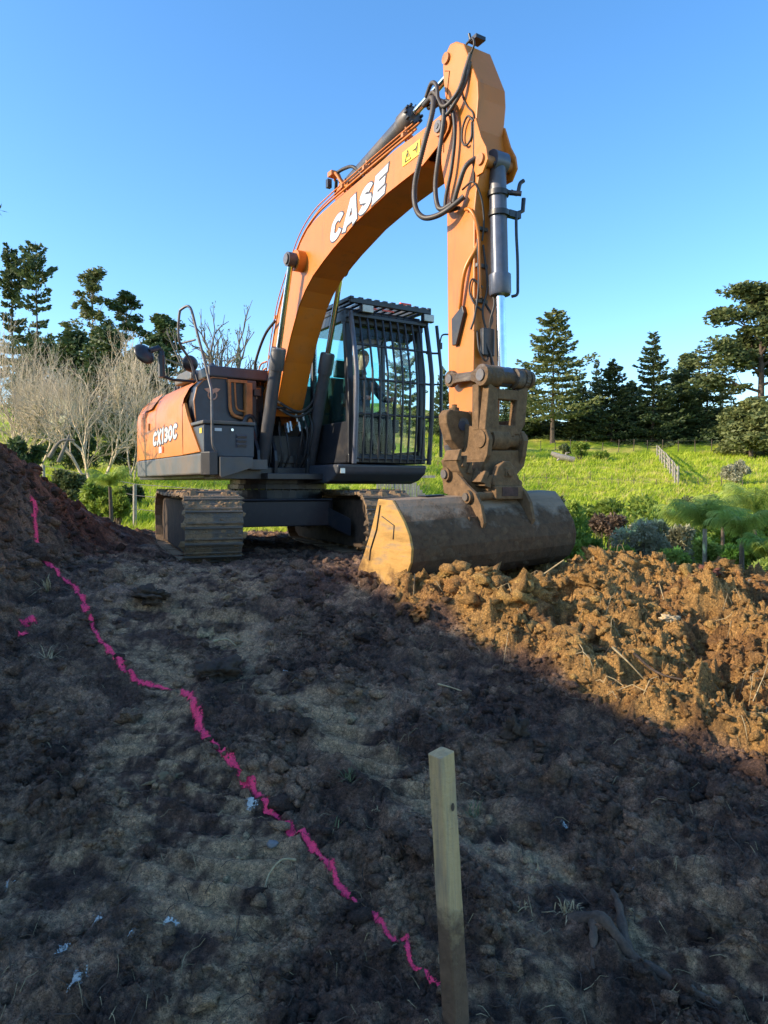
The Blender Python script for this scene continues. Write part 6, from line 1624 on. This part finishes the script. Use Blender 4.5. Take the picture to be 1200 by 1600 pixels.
# marking paint and pale blue patches: a draped layer of flecks following the ground
def drape(name, line, width, m_, label, cat, seed, thr=.1, group=None, lift=.007, frag=0., taper=None, widths=None):
    L_ = np.array([mk(*q) for q in line], float)
    x, y = GV[:, 0], GV[:, 1]
    dmin = np.full(len(x), 9.); tt = np.zeros(len(x)); wmin = np.full(len(x), width)
    lo, hi = L_.min(0) - .3, L_.max(0) + .3
    sel = np.where((x > lo[0]) & (x < hi[0]) & (y > lo[1]) & (y < hi[1]))[0]
    xs, ys = x[sel], y[sel]; ds = np.full(len(sel), 9.); ws = np.full(len(sel), width)
    wx = xs + .014 * perlin(xs * 22, ys * 22, seed) + .022 * perlin(xs * 4, ys * 4, seed + 4); wy = ys + .014 * perlin(xs * 22, ys * 22, seed + 1)
    if len(L_) == 1: ds = np.hypot(wx - L_[0, 0], (wy - L_[0, 1]) * .8)
    for i in range(len(L_) - 1):
        a, b = L_[i], L_[i + 1]; ab = b - a; t = np.clip(((wx - a[0]) * ab[0] + (wy - a[1]) * ab[1]) / (ab @ ab), 0, 1)
        dd = np.hypot(wx - a[0] - ab[0] * t, wy - a[1] - ab[1] * t); m1 = dd < ds; ds = np.where(m1, dd, ds)
        if widths is not None: ws = np.where(m1, widths[i], ws)
    s = ds / ws * 1.22 + .24 * perlin(xs * 34, ys * 34, seed + 7) + .20 * perlin(xs * 90, ys * 90, seed + 8) + .25 * perlin(xs * 5, ys * 5, seed + 9) + frag * np.abs(perlin(xs * 60, ys * 30, seed + 19))
    ok = np.zeros(len(x), bool); ok[sel] = (s < 1.9 - thr) & (ds < ws * 3); A = np.zeros(len(x)); A[sel] = np.clip((1.5 - thr - s) / 1.25, 0, 1)
    i = np.arange(NR - 1)[:, None] * NC + np.arange(NC - 1)[None, :]; i = i.ravel()
    f = ok[i] & ok[i + 1] & ok[i + NC] & ok[i + NC + 1]; i = i[f]
    if len(i) == 0: return None
    Fq = np.stack([i, i + 1, i + NC + 1, i + NC], 1); un, inv = np.unique(Fq, return_inverse=True)
    V = GV[un].copy(); V[:, 2] += lift
    V2 = V.copy(); V2[:, 2] -= lift + .004
    Fq = inv.reshape(-1, 4); Fall = Fq
    c_ = np.ones((len(un), 4)); c_[:, 3] = A[un]; o = mesh_obj(name, np_mesh(name, V, Fall, m_, True, cols=c_)); tag(o, label, cat, group)
    return o
def markmat(name, c, sc=60):
    m_, nt, b = nt_new(name); n = noise_n(nt, sc, 5, .7)
    r = ramp(nt, [(.33, tuple(q * .6 for q in c)), (.55, c)]); nt.links.new(n.outputs['Fac'], r.inputs[0]); nt.links.new(r.outputs[0], b.inputs['Base Color'])
    b.inputs['Roughness'].default_value = .75; bump(nt, n.outputs['Fac'], .7, .006, b)
    at = nt.nodes.new('ShaderNodeAttribute'); at.attribute_name = 'tint'; n2 = noise_n(nt, 170, 4, .65)
    ad = nt.nodes.new('ShaderNodeMath'); ad.operation = 'MULTIPLY_ADD'; ad.inputs[1].default_value = 2.2; nt.links.new(at.outputs['Alpha'], ad.inputs[2]); nt.links.new(n2.outputs['Fac'], ad.inputs[0])
    rr = nt.nodes.new('ShaderNodeMapRange'); rr.inputs['From Min'].default_value = 1.50; rr.inputs['From Max'].default_value = 1.80; nt.links.new(ad.outputs[0], rr.inputs['Value']); nt.links.new(rr.outputs[0], b.inputs['Alpha']); return m_
M['pinkpaint'] = markmat('pink_marking_paint', (1., .05, .145))
M['blue_mark'] = markmat('pale_blue_mark', (.46, .47, .43), 70)  # flat pale blue colour for the small patches on the mud
PINK = [(-3.624, 7.296), (-3.3, 6.7), (-3.025, 6.22), (-2.921, 6.115), (-2.789, 6.039), (-2.636, 5.875), (-2.488, 5.693), (-2.254, 5.26), (-1.942, 4.726), (-1.771, 4.474), (-1.584, 4.242), (-1.403, 4.051), (-1.196, 3.95), (-1.118, 3.93), (-1.021, 3.729), (-0.911, 3.497), (-0.813, 3.266), (-0.718, 3.135), (-0.598, 3.034), (-0.471, 2.853), (-0.361, 2.712), (-0.262, 2.591), (-0.181, 2.451), (-0.108, 2.35), (-0.042, 2.249), (0.02, 2.159), (0.075, 2.149), (0.086, 2.068), (0.167, 1.998)]
PINK_CUT = 13
PINK_W = [.03, .026, .034, .03, .022, .02, .022, .02, .024, .022, .022, .02, .012, .024, .022, .019, .016, .016, .016, .017, .019, .019, .018, .017, .016, .012, .010, .012, .012]
PINKSPOTS = [((-2.438, 4.818), .045, 'bright pink paint spot on a clod left of the line'), ((-2.375, 4.617), .028, 'small pink paint spot below the brighter one')]
BLUESPOTS = [((-0.557, 2.893), .040, 'pale blue patch touching the pink line'), ((-0.686, 2.239), .022, 'small bright blue fleck with a grey halo near the bottom'),
  ((-0.895, 2.229), .034, 'pale blue streak, larger of the pair near the bottom left'), ((-0.98, 2.098), .030, 'blue streak closest to the bottom left corner'), ((-0.875, 1.987), .035, 'broad pale blue patch at the bottom edge'),
  ((-0.778, 2.158), .014, 'tiny blue fleck between the streaks at the bottom left'), ((-1.325, 2.46), .024, 'blue fleck at the left edge'), ((-0.573, 4.112), .026, 'blue fleck beside the small hollow in the middle of the site'),
  ((0.825, 2.643), .018, 'turquoise fleck right of the stake'), ((0.695, 2.703), .018, 'faint blue fleck next to the turquoise one'), ((0.883, 2.442), .012, 'tiny blue fleck lower right of the stake')]
drape('painted_line', PINK[:PINK_CUT], .024, M['pinkpaint'], 'broken upper stretch of pink marking paint climbing the soil bank', 'paint line', 5, .05, 'pink set-out line sprayed on the soil', widths=PINK_W[:PINK_CUT])
drape('painted_line', PINK[PINK_CUT:], .024, M['pinkpaint'], 'bright lower stretch of pink marking paint running to the timber stake', 'paint line', 8, .0, 'pink set-out line sprayed on the soil', widths=PINK_W[PINK_CUT:])
for k, (p, w_, lab) in enumerate(PINKSPOTS): drape('paint_spot', [p], w_, M['pinkpaint'], lab, 'paint spot', 30 + k, -.2, 'pink spots left of the line')
for k, (p, w_, lab) in enumerate(BLUESPOTS): drape('blue_patch', [p], w_, M['blue_mark'], lab, 'paint splash', 60 + k * 3, .0, 'pale blue patches on the mud', frag=1.6)

# clods
def ico(sub, seed, rough=.28):
    bm = bmesh.new(); bmesh.ops.create_icosphere(bm, subdivisions=sub, radius=1)
    for v in bm.verts:
        p = v.co.normalized(); off = Vector((seed * 3.1, seed, 0))
        n = mnoise.noise(p * 1.3 + off) * rough * 1.3 + mnoise.noise(p * 2.9 + off) * rough * .9 + (mnoise.noise(p * 6 + off) * rough * .6 if sub > 1 else 0) + (mnoise.noise(p * 13 + off) * rough * .4 if sub > 3 else 0)
        v.co = p * (1 + n)
        v.co.z *= .75
    V = np.array([tuple(v.co) for v in bm.verts]); Fq = np.array([[v.index for v in f.verts] for f in bm.faces]); bm.free(); return V, Fq
SM = [ico(1, s, .6) for s in range(8)]; BG = [ico(2, s + 9, .62) for s in range(8)]; HG = [ico(4, s + 30, .62) for s in range(5)]
def scatter(name, pts, protos, m_, g, sink=.25, single=False, lab=None):
    Vs, Fs, Cs = [], [], []; o = 0; base = GCOL
    for (x, y, s) in pts:
        V, Fq = protos[g.integers(0, len(protos))]
        a = g.random() * 6.28; b = g.normal() * .5; ca, sa, cb, sb = math.cos(a), math.sin(a), math.cos(b), math.sin(b)
        Rm = np.array([[ca, -sa, 0], [sa, ca, 0], [0, 0, 1]]) @ np.array([[1, 0, 0], [0, cb, -sb], [0, sb, cb]])
        sc = s * np.array([g.uniform(.7, 1.4), g.uniform(.7, 1.3), g.uniform(.6, 1.1)])
        W = (V * sc) @ Rm.T + np.array([x, y, gh(x, y) + s * (.35 - sink)])
        Vs.append(W); Fs.append(Fq + o); o += len(V); Cs.append(np.repeat(np.clip(base[gidx(x, y)] * g.uniform(.75, 1.15), 0, .75)[None, :], len(V), 0))
    if not Vs: return
    ob = mesh_obj(name, np_mesh(name, np.concatenate(Vs), np.concatenate(Fs), M['soil'], True, cols=np.concatenate([np.concatenate(Cs), np.zeros((o, 1))], 1))); tag(ob, kind='stuff'); return ob
g = np.random.default_rng(3)
def cand(n, yr, smin, smax, region, p):
    out = []
    y = yr[0] + (yr[1] - yr[0]) * g.random(n) ** 1.15; x = (g.random(n) * 2 - 1) * .62 * y
    s = smin * (smax / smin) ** (g.random(n) ** 2.2)
    cl = fbm(x, y, 1.6, 3, 303)
    for i in range(n):
        k = gidx(x[i], y[i]); hp, mp, sm = GHEAP[k], GMOUND[k], GSMOOTH[k]
        pr = {'heap': hp, 'dark': (1 - hp) * (.25 + .75 * (1 - sm)) * (.15 + .85 * (cl[i] > .05)), 'mound': mp}[region] * p
        if g.random() < pr:
            if y[i] > 5.3 and abs(x[i] - .9) < 1.2 and y[i] < 6.4 and region == 'dark': continue
            out.append((x[i], y[i], s[i] * (.5 + y[i] / 7)))
    return out
scatter('heap_clods', cand(15000, (2.6, 7.6), .006, .028, 'heap', .9), SM, M['clod_heap'], g)
scatter('heap_clods', cand(1500, (3.0, 7.2), .022, .055, 'heap', .8), BG, M['clod_heap'], g, .5)
scatter('heap_clods', cand(70, (4.2, 6.6), .07, .12, 'heap', .7), HG, M['clod_heap'], g, .6)
scatter('soil_clods', cand(30000, (1.3, 8.8), .005, .034, 'dark', .9), SM, M['clod_dark'], g)
scatter('soil_clods', cand(900, (1.6, 8.8), .025, .055, 'dark', .8), BG, M['clod_dark'], g, .35)
scatter('soil_crumbs', [q for q in cand(52000, (1.2, 4.6), .0025, .010, 'dark', .95) if q[1] < 4.6], SM, M['clod_dark'], g)
scatter('heap_crumbs', cand(26000, (2.6, 6.6), .004, .012, 'heap', .95), SM, M['clod_heap'], g)
scatter('bank_clods', cand(3200, (3.0, 10), .012, .05, 'mound', .9), SM, M['clod_dark'], g, .3)
scatter('bank_clods', cand(500, (3.0, 9), .03, .08, 'mound', .8), BG, M['clod_dark'], g, .35)
# windrow of clods thrown up in front of the bucket
wr = []
for i in range(420):
    t = g.random(); x = .24 + .87 * t + g.normal() * .07; y = 4.93 - 1.0 * t + g.normal() * .07; wr.append((x, y, .02 + .05 * g.random() ** 2))
scatter('heap_clods', wr, BG, M['clod_heap'], g, .1)
wr = [(.24, 4.92, .055), (.42, 4.72, .045), (.60, 4.5, .055), (.80, 4.30, .045), (1.0, 4.1, .055), (1.3, 4.5, .07), (1.7, 4.7, .08), (.75, 4.85, .05)]
scatter('heap_clods', wr, HG, M['clod_heap'], g, .15)

# fibres and roots strewn in the soil
def fibres(name, n, yr, xr, ln, rad, m_, seed, region=None, up=.25):
    r_ = random.Random(seed); mb = MB()
    for i in range(n):
        y = yr[0] + (yr[1] - yr[0]) * r_.random() ** 1.3; x = r_.uniform(*xr) * y
        if region and GHEAP[gidx(x, y)] < .5: continue
        a = r_.random() * 6.28; L_ = ln * r_.uniform(.4, 1.5); z = gh(x, y)
        c = r_.uniform(-.8, .8); e = r_.uniform(0, up)
        pts = [Vector((x, y, z + .002))]
        for k in range(1, 4):
            aa = a + c * k / 3; p = pts[-1] + Vector((math.cos(aa), math.sin(aa), 0)) * L_ / 3; zz = gh(p.x, p.y) + .003 + L_ * e * math.sin(k * 1.04)
            pts.append(Vector((p.x, p.y, zz)))
        mb.tube(pts, [rad, rad * .9, rad * .7, rad * .3], 3, caps=False)
    return mb.build(name, m_, kind='stuff')
fibres('root_fibres', 900, (1.5, 7), (-.56, .56), .05, .0012, M['straw'], 4)
fibres('root_fibres', 900, (1.6, 8), (-.56, .56), .08, .0018, M['root'], 5, up=.4)
fibres('root_fibres', 170, (3, 7), (-.1, .56), .14, .003, M['straw'], 6, True, .6)
def stick(name, pts, r, m_, label, cat='stick'):
    P = [Vector((*mk(x, y), gh(*mk(x, y)) + h)) for x, y, h in pts]
    Q = spline(P, 5); m = MB(); m.tube(Q, [r * (1 - .6 * i / len(Q)) * (1 + .1 * math.sin(i * 1.7)) for i in range(len(Q))], 6)
    return m.build(name, m_, None, label=label, cat=cat)

# sticks, roots, weeds, stones
stick('stick', [(-.321, 2.531, .015), (-.37, 2.50, .03), (-.412, 2.461, .02), (-.406, 2.34, .01)], .0045, M['straw'], 'bent pale twig on the dark mud left of the stake')
stick('stick', [(1.08, 5.6, .12), (1.2, 5.55, .14), (1.40, 5.50, .12)], .011, M['straw'], 'straight pale stick lying in the hollow in front of the bucket')
stick('stick', [(1.40, 3.95, .03), (1.5, 3.85, .06), (1.62, 3.68, .03)], .008, M['root'], 'short root poking out of the lit clods near the shade edge')
stick('stick', [(1.28, 3.95, .04), (1.36, 3.88, .07), (1.44, 3.86, .05)], .006, M['straw'], 'thin pale stick on the lit clods')
stick('stick', [(-1.14, 4.70, .02), (-1.05, 4.71, .03), (-.98, 4.66, .02)], .008, M['straw'], 'small curved pale root on the scraped clay')
stick('stick', [(.30, 3.9, .02), (.36, 3.84, .03), (.42, 3.80, .01)], .005, M['straw'], 'thin straw on the dark soil above the stake')
rt = empty('tree_root', (.68, 2.17, 0), 0, 'knotted brown root half buried at the lower right', 'root')
def rootpart(pts, r):
    P = [Vector((*mk(x, y), gh(*mk(x, y)) + h)) - Vector((.68, 2.17, 0)) for x, y, h in pts]; Q = spline(P, 6); m = MB()
    m.tube(Q, [r * (1 - .65 * i / len(Q)) * (1 + .18 * math.sin(i * 1.3) + .1 * math.sin(i * 3.1)) for i in range(len(Q))], 8); return m.build('root_limb', M['root'], rt)
rootpart([(.60, 2.235, -.01), (.68, 2.17, .006), (.75, 2.10, .006), (.83, 2.02, -.004), (.93, 1.94, .002), (1.02, 1.90, -.02)], .021)
rootpart([(.74, 2.11, .01), (.755, 2.2, .03), (.765, 2.27, .045), (.76, 2.32, .05)], .018)
rootpart([(.66, 2.18, .01), (.64, 2.12, .01), (.62, 2.05, .0)], .016)

def tuft(x, y, n, h, m_, label, seed, w=.002, name='weed', cat='weed', flat=0.5, group=None):
    x, y = mk(x, y); r_ = random.Random(seed); m = MB()
    for i in range(n):
        a = r_.random() * 6.28; e = r_.uniform(flat, 1.4); L_ = h * r_.uniform(.5, 1.1); d = Vector((math.cos(a) * math.cos(e), math.sin(a) * math.cos(e), math.sin(e)))
        b = Vector((r_.gauss(0, .012), r_.gauss(0, .012), -.004)); s = Vector((-math.sin(a), math.cos(a), 0)) * w
        p1 = b + d * L_ * .55; p2 = b + d * L_ + Vector((0, 0, -L_ * .28))
        m.add([b - s, b + s, p1 + s * .8, p1 - s * .8, p2], [(0, 1, 2, 3), (3, 2, 4)])
    o = m.build(name, m_, None, label=label, cat=cat, group=group); o.location = (x, y, gh(x, y)); return o
tuft(-.15, 2.974, 26, .075, M['weed'], 'grey-green weed in the mud between the pink line and the stake', 1, .0028)
tuft(-.176, 2.732, 10, .05, M['weed'], 'tiny pale weed below the larger one', 2, .0025)
tuft(.358, 2.783, 34, .075, M['weed'], 'dull grass tuft just right of the stake', 3, .002)
tuft(1.255, 6.02, 30, .13, M['grass'], 'green grass tuft under the bucket', 4, .004)
tuft(.607, 2.27, 60, .05, M['straw'], 'clump of pale dry straw on the mud', 5, .0022, 'straw_clump', 'straw', .1)
tuft(-2.64, 5.54, 22, .22, M['straw'], 'bundle of pale rootlets sticking out of the soil bank', 6, .004, 'straw_clump', 'straw', .2)
tuft(-2.05, 4.3, 16, .12, M['straw'], 'few pale straws on the foot of the soil bank', 7, .003, 'straw_clump', 'straw', .2)
tuft(.43, 3.05, 14, .035, M['straw'], 'scatter of pale straw chips above the stake', 8, .0018, 'straw_clump', 'straw', .05)
tuft(-.02, 2.80, 14, .03, M['straw'], 'scatter of pale chips left of the stake', 9, .0018, 'straw_clump', 'straw', .05)
tuft(.52, 2.45, 14, .035, M['straw'], 'scatter of pale chips right of the stake', 10, .0018, 'straw_clump', 'straw', .05)
tuft(.45, 2.28, 18, .04, M['straw'], 'wisps of straw left of the dry clump', 11, .0016, 'straw_clump', 'straw', .1)
def stone(x, y, s, m_, label, seed, dz=.3, sz=(1, 1, .7), name='stone', cat='stone'):
    x, y = mk(x, y); V, Fq = ico(3, seed, .22 if name == 'stone' and m_ is M['stone'] else .6) if m_ is M['stone'] else ico(4, seed, .62); ob = mesh_obj(name, np_mesh(name, V * s * np.array(sz), Fq, m_, True)); ob.location = (x, y, gh(x, y) + s * dz); ob.rotation_euler = (0, 0, seed); tag(ob, label, cat); return ob
M['stone'] = mat('grey_stone', (.17, .165, .16), .8, 0, (.16, .12, .09), .3, 6, .4)
M['redclod'] = clodmat('reddish_clay', (.10, .04, .03), (.22, .09, .055))
stone(2.95, 6.4, .09, M['redclod'], 'dark reddish boulder of clay on the crest of the spoil heap', 51, .45)
stone(3.15, 6.15, .08, M['stone'], 'smooth grey stone on the heap crest, left one of two', 52, .35, (1.5, 1, .6))
stone(3.36, 6.3, .07, M['stone'], 'smooth grey stone on the heap crest, right one of two', 53, .4, (1.5, 1, .6))
stone(1.86, 4.6, .045, clodmat('pale_clay', (.42, .30, .16), (.6, .46, .28)), 'pale yellow lump of clay among the orange clods', 54, .5)
stone(-.42, 2.62, .02, M['stone'], 'small pale stone near the pink line', 55)
stone(-1.55, 6.9, .05, M['stone'], 'flat pale stone in front of the track', 56, .1, (1.5, 1, .5))
stone(-.95, 3.05, .035, clodmat('tan_clay', (.16, .11, .06), (.26, .19, .10)), 'flattened tan lump of clay beside the pink line', 57, .1, (1.7, 1, .5))
stone(-.96, 4.15, .10, M['clod_dark'], 'large dark clod on the scraped strip, right of the pink line', 58, .25, (1.3, 1, .7), 'large_clod', 'clod')
stone(-1.75, 5.3, .09, M['clod_dark'], 'large dark clod between the two scraped strips in front of the track', 59, .25, (1.5, 1, .7), 'large_clod', 'clod')
stone(.62, 3.32, .055, M['clod_dark'], 'pointed dark clod standing up above the stake', 60, .5, (.8, .8, 1.4), 'large_clod', 'clod')

# small tree outside the left edge: one leafy twig reaches into view
tx, ty = -6.55, 9.7
st = empty('overhanging_tree', (tx, ty, gz(tx, ty)), 0, 'slender leafy branch reaching in at the upper left edge', 'tree')
zb = gz(tx, ty); r_ = random.Random(8); m = MB()
m.tube([(0, 0, -.3), (.05, 0, 1.2), (.0, .1, 2.4), (.1, .2, 3.4)], [.07, .06, .045, .02], 8); tips = []
for i in range(22):
    z0 = 1.0 + 2.1 * i / 22; a = i * 2.4; L_ = r_.uniform(.5, .95)
    if math.cos(a) > .6: L_ *= .6
    e = Vector((math.cos(a) * L_, math.sin(a) * L_ * 1.2, z0 + L_ * .5)); m.tube([(0.03, .05, z0), tuple(e * .5 + Vector((0, 0, z0 * .5))), tuple(e)], [.02, .012, .005], 5, caps=False); tips.append((Vector((.03, .05, z0)), e))
tip = Vector((-.536 * 7.9 - tx + .02, 7.9 - ty, 3.93 - zb))
tw = [Vector((.05, .1, 2.5)), Vector((.9, -.4, tip.z + .12)), tip - Vector((.35, 0, -.03)), tip]
m.tube(spline(tw, 5), [.02 - .0011 * i for i in range(16)], 6)
m.build('trunk', M['bark'], st)
def leaf(mb, p, d, L_, w):
    s = d.cross(Vector((0, 0, 1))); s = s.normalized() * w if s.length > .1 else Vector((w, 0, 0))
    mb.add([p, p + d * L_ * .45 + s, p + d * L_, p + d * L_ * .45 - s], [(0, 1, 2, 3)])
m = MB()
for i in range(26):
    f = 1 - i / 26 * .35; p = (tip - Vector((.35, 0, -.03))).lerp(tip, (f - .65) / .35); a = i * 2.4
    leaf(m, p, Vector((.55, math.cos(a) * .6, math.sin(a) * .8)).normalized(), .09, .010)
for o, e in tips:
    for k in range(24):
        t = r_.uniform(.35, 1.05); p = o.lerp(e, t) + Vector((r_.gauss(0, .05), r_.gauss(0, .05), r_.gauss(0, .05)))
        leaf(m, p, Vector((r_.gauss(0, 1), r_.gauss(0, 1), r_.gauss(0, .7))).normalized(), .09, .016)
m.build('leaves', M['evergreen'], st)

# ================================================================== OPERATOR
op = empty('person', (-1.45, 9.6, 0), math.atan2(-.848, .53), 'seated machine operator in a dark jacket, gripping the levers behind the cab bars', 'person')
M['skin'] = mat('skin', (.70, .36, .26), .5, 0, (.6, .28, .2), .15, 9, 0, .08)
M['jacket'] = mat('dark_jacket', (.04, .038, .042), .85, 0, (.11, .1, .095), .3, 9, .3, .2)
M['hair'] = mat('fair_hair', (.34, .24, .13), .75, 0, (.25, .17, .09), .4, 25, .3, .3)
def skin_mesh(name, verts, edges, rad, m_, parent, root=0, sub=2):
    me = bpy.data.meshes.new(name); me.from_pydata(verts, edges, []); o = bpy.data.objects.new(name, me); COL.objects.link(o)
    md = o.modifiers.new('skin', 'SKIN'); me.skin_vertices.new(name='')if not me.skin_vertices else None
    for i, r in enumerate(rad):
        sv = me.skin_vertices[0].data[i]; sv.radius = (r, r) if not isinstance(r, tuple) else r; sv.use_root = (i == root)
    ms = o.modifiers.new('sub', 'SUBSURF'); ms.levels = sub; ms.render_levels = sub
    dg = bpy.context.evaluated_depsgraph_get(); ev = o.evaluated_get(dg); me2 = bpy.data.meshes.new_from_object(ev)
    bpy.data.objects.remove(o); me2.materials.clear(); me2.materials.append(m_); me2.name = name
    me2.polygons.foreach_set('use_smooth', [True] * len(me2.polygons))
    r = bpy.data.objects.new(name, me2); COL.objects.link(r); r.parent = parent; return r
ox, oy = .50, 1.0
V = [(ox, oy, 1.78), (ox - .04, oy, 2.0), (ox + .0, oy, 2.22), (ox + .02, oy, 2.36), (ox + .05, oy, 2.46),
     (ox + .01, oy - .19, 2.33), (ox + .12, oy - .25, 2.10), (ox + .36, oy - .15, 2.04), (ox + .01, oy + .19, 2.33), (ox + .14, oy + .28, 2.10), (ox + .40, oy + .25, 2.04),
     (ox + .12, oy - .11, 1.80), (ox + .46, oy - .14, 1.84), (ox + .56, oy - .14, 1.52), (ox + .12, oy + .11, 1.80), (ox + .46, oy + .14, 1.84), (ox + .56, oy + .14, 1.52), (ox + .66, oy - .14, 1.36), (ox + .66, oy + .14, 1.36)]
Ed = [(0, 1), (1, 2), (2, 3), (3, 4), (2, 5), (5, 6), (6, 7), (2, 8), (8, 9), (9, 10), (0, 11), (11, 12), (12, 13), (0, 14), (14, 15), (15, 16), (13, 17), (16, 18)]
Rr = [(.15, .12), (.15, .11), (.17, .12), (.10, .09), .055, .075, .058, .042, .075, .058, .042, .09, .075, .05, .09, .075, .05, .045, .045]
skin_mesh('body', V, Ed, Rr, M['jacket'], op)
# head: lofted profile with brow, nose and chin
hc = Vector((ox + .09, oy + .01, 2.60)); bm = bmesh.new(); bmesh.ops.create_uvsphere(bm, u_segments=28, v_segments=22, radius=1)
for v in bm.verts:
    x, y, z = v.co; fx, fy, fz_ = .098, .076, .122
    if z < 0: fy *= 1 + .22 * z; fx *= 1 + .10 * z
    p = Vector((x * fx, y * fy, z * fz_))
    if x > .3:
        p.x += .020 * math.exp(-((y / .16) ** 2 + ((z + .12) / .20) ** 2)) + .006 * math.exp(-((y / .5) ** 2 + ((z - .30) / .10) ** 2))
        for s in (-1, 1): p.x -= .010 * math.exp(-(((y - s * .42) / .16) ** 2 + ((z - .10) / .11) ** 2))
        p.x += .005 * math.exp(-((y / .35) ** 2 + ((z + .52) / .07) ** 2)) + .006 * math.exp(-((y / .3) ** 2 + ((z + .85) / .12) ** 2))
    v.co = p
for f in bm.faces: f.smooth = True
me = bpy.data.meshes.new('head'); bm.to_mesh(me); bm.free(); me.materials.append(M['skin'])
hr = Matrix.Rotation(R(-4), 4, 'Z') @ Matrix.Rotation(R(6), 4, 'Y')
hd_ = mesh_obj('head', me, op); hd_.matrix_local = Matrix.Translation(hc) @ hr
m = MB()
for s in (-1, 1): m.tube([(.082, s * .031, .012), (.088, s * .031, .012)], [.010, .007], 10)
m.build('eye', M['ink'], hd_)
for s in (-1, 1):
    m = MB(); m.tube([(.0, s * .074, .022), (-.004, s * .082, .004), (0, s * .076, -.022)], [.010, .014, .007], 8); m.build('ear', M['skin'], hd_)
m = MB(); m.tube([(.092, -.024, -.062), (.099, 0, -.064), (.092, .024, -.062)], .004, 6); m.build('mouth', mat('lips', (.45, .18, .14), .5, 0, (.4, .2, .15), .1, 9, 0), hd_)
m = MB()
for s in (-1, 1): m.tube([(.086, s * .014, .030), (.094, s * .032, .036), (.082, s * .052, .030)], .004, 6)
m.build('eyebrow', M['hair'], hd_, kind=None)
bm = bmesh.new(); bmesh.ops.create_uvsphere(bm, u_segments=30, v_segments=20, radius=1)
dl = [v for v in bm.verts if v.co.z < (.32 if v.co.x > .25 else (-.05 if v.co.x > -.2 else -.45))]
bmesh.ops.delete(bm, geom=dl, context='VERTS')
for v in bm.verts:
    n = 1.10 + .05 * mnoise.noise(v.co * 5); v.co = Vector((v.co.x * .098 * n, v.co.y * .077 * n, v.co.z * .124 * n))
for f in bm.faces: f.smooth = True
me = bpy.data.meshes.new('hair'); bm.to_mesh(me); bm.free(); me.materials.append(M['hair']); mesh_obj('hair', me, hd_)
m = MB(); m.tube([(ox + .05, oy, 2.44), (ox + .085, oy + .005, 2.55)], [.052, .048], 12); m.build('neck', M['skin'], op)
m = MB(); m.tube([(ox + .045, oy - .0, 2.42), (ox + .055, oy, 2.475)], [.085, .064], 14); m.build('collar', M['jacket'], op)
for s, (hx, hy) in ((-1, (ox + .42, oy - .13)), (1, (ox + .46, oy + .24))):
    # palm, four fingers curled over the knob, thumb on the inner side
    vs = [(hx - .05, hy, 2.045), (hx - .01, hy, 2.06), (hx + .025, hy, 2.07)]; ed = [(0, 1), (1, 2)]; rd = [.024, (.034, .020), (.036, .018)]
    skin_mesh('hand', vs, ed, rd, M['skin'], op, 1, 2)
    for k in range(4):
        yy = hy + (-.028 + .019 * k); L_ = (.9, 1., .95, .75)[k]
        skin_mesh('finger', [(hx + .015, yy, 2.07), (hx + .048 * L_ + .01, yy, 2.068), (hx + .062 * L_ + .01, yy, 2.040), (hx + .045 * L_, yy, 2.018)], [(0, 1), (1, 2), (2, 3)], [.009, .0085, .008, .0065], M['skin'], op, 0, 1)
    skin_mesh('thumb', [(hx - .01, hy - s * .022, 2.055), (hx + .018, hy - s * .045, 2.045), (hx + .042, hy - s * .040, 2.03)], [(0, 1), (1, 2)], [.011, .010, .0075], M['skin'], op, 0, 1)
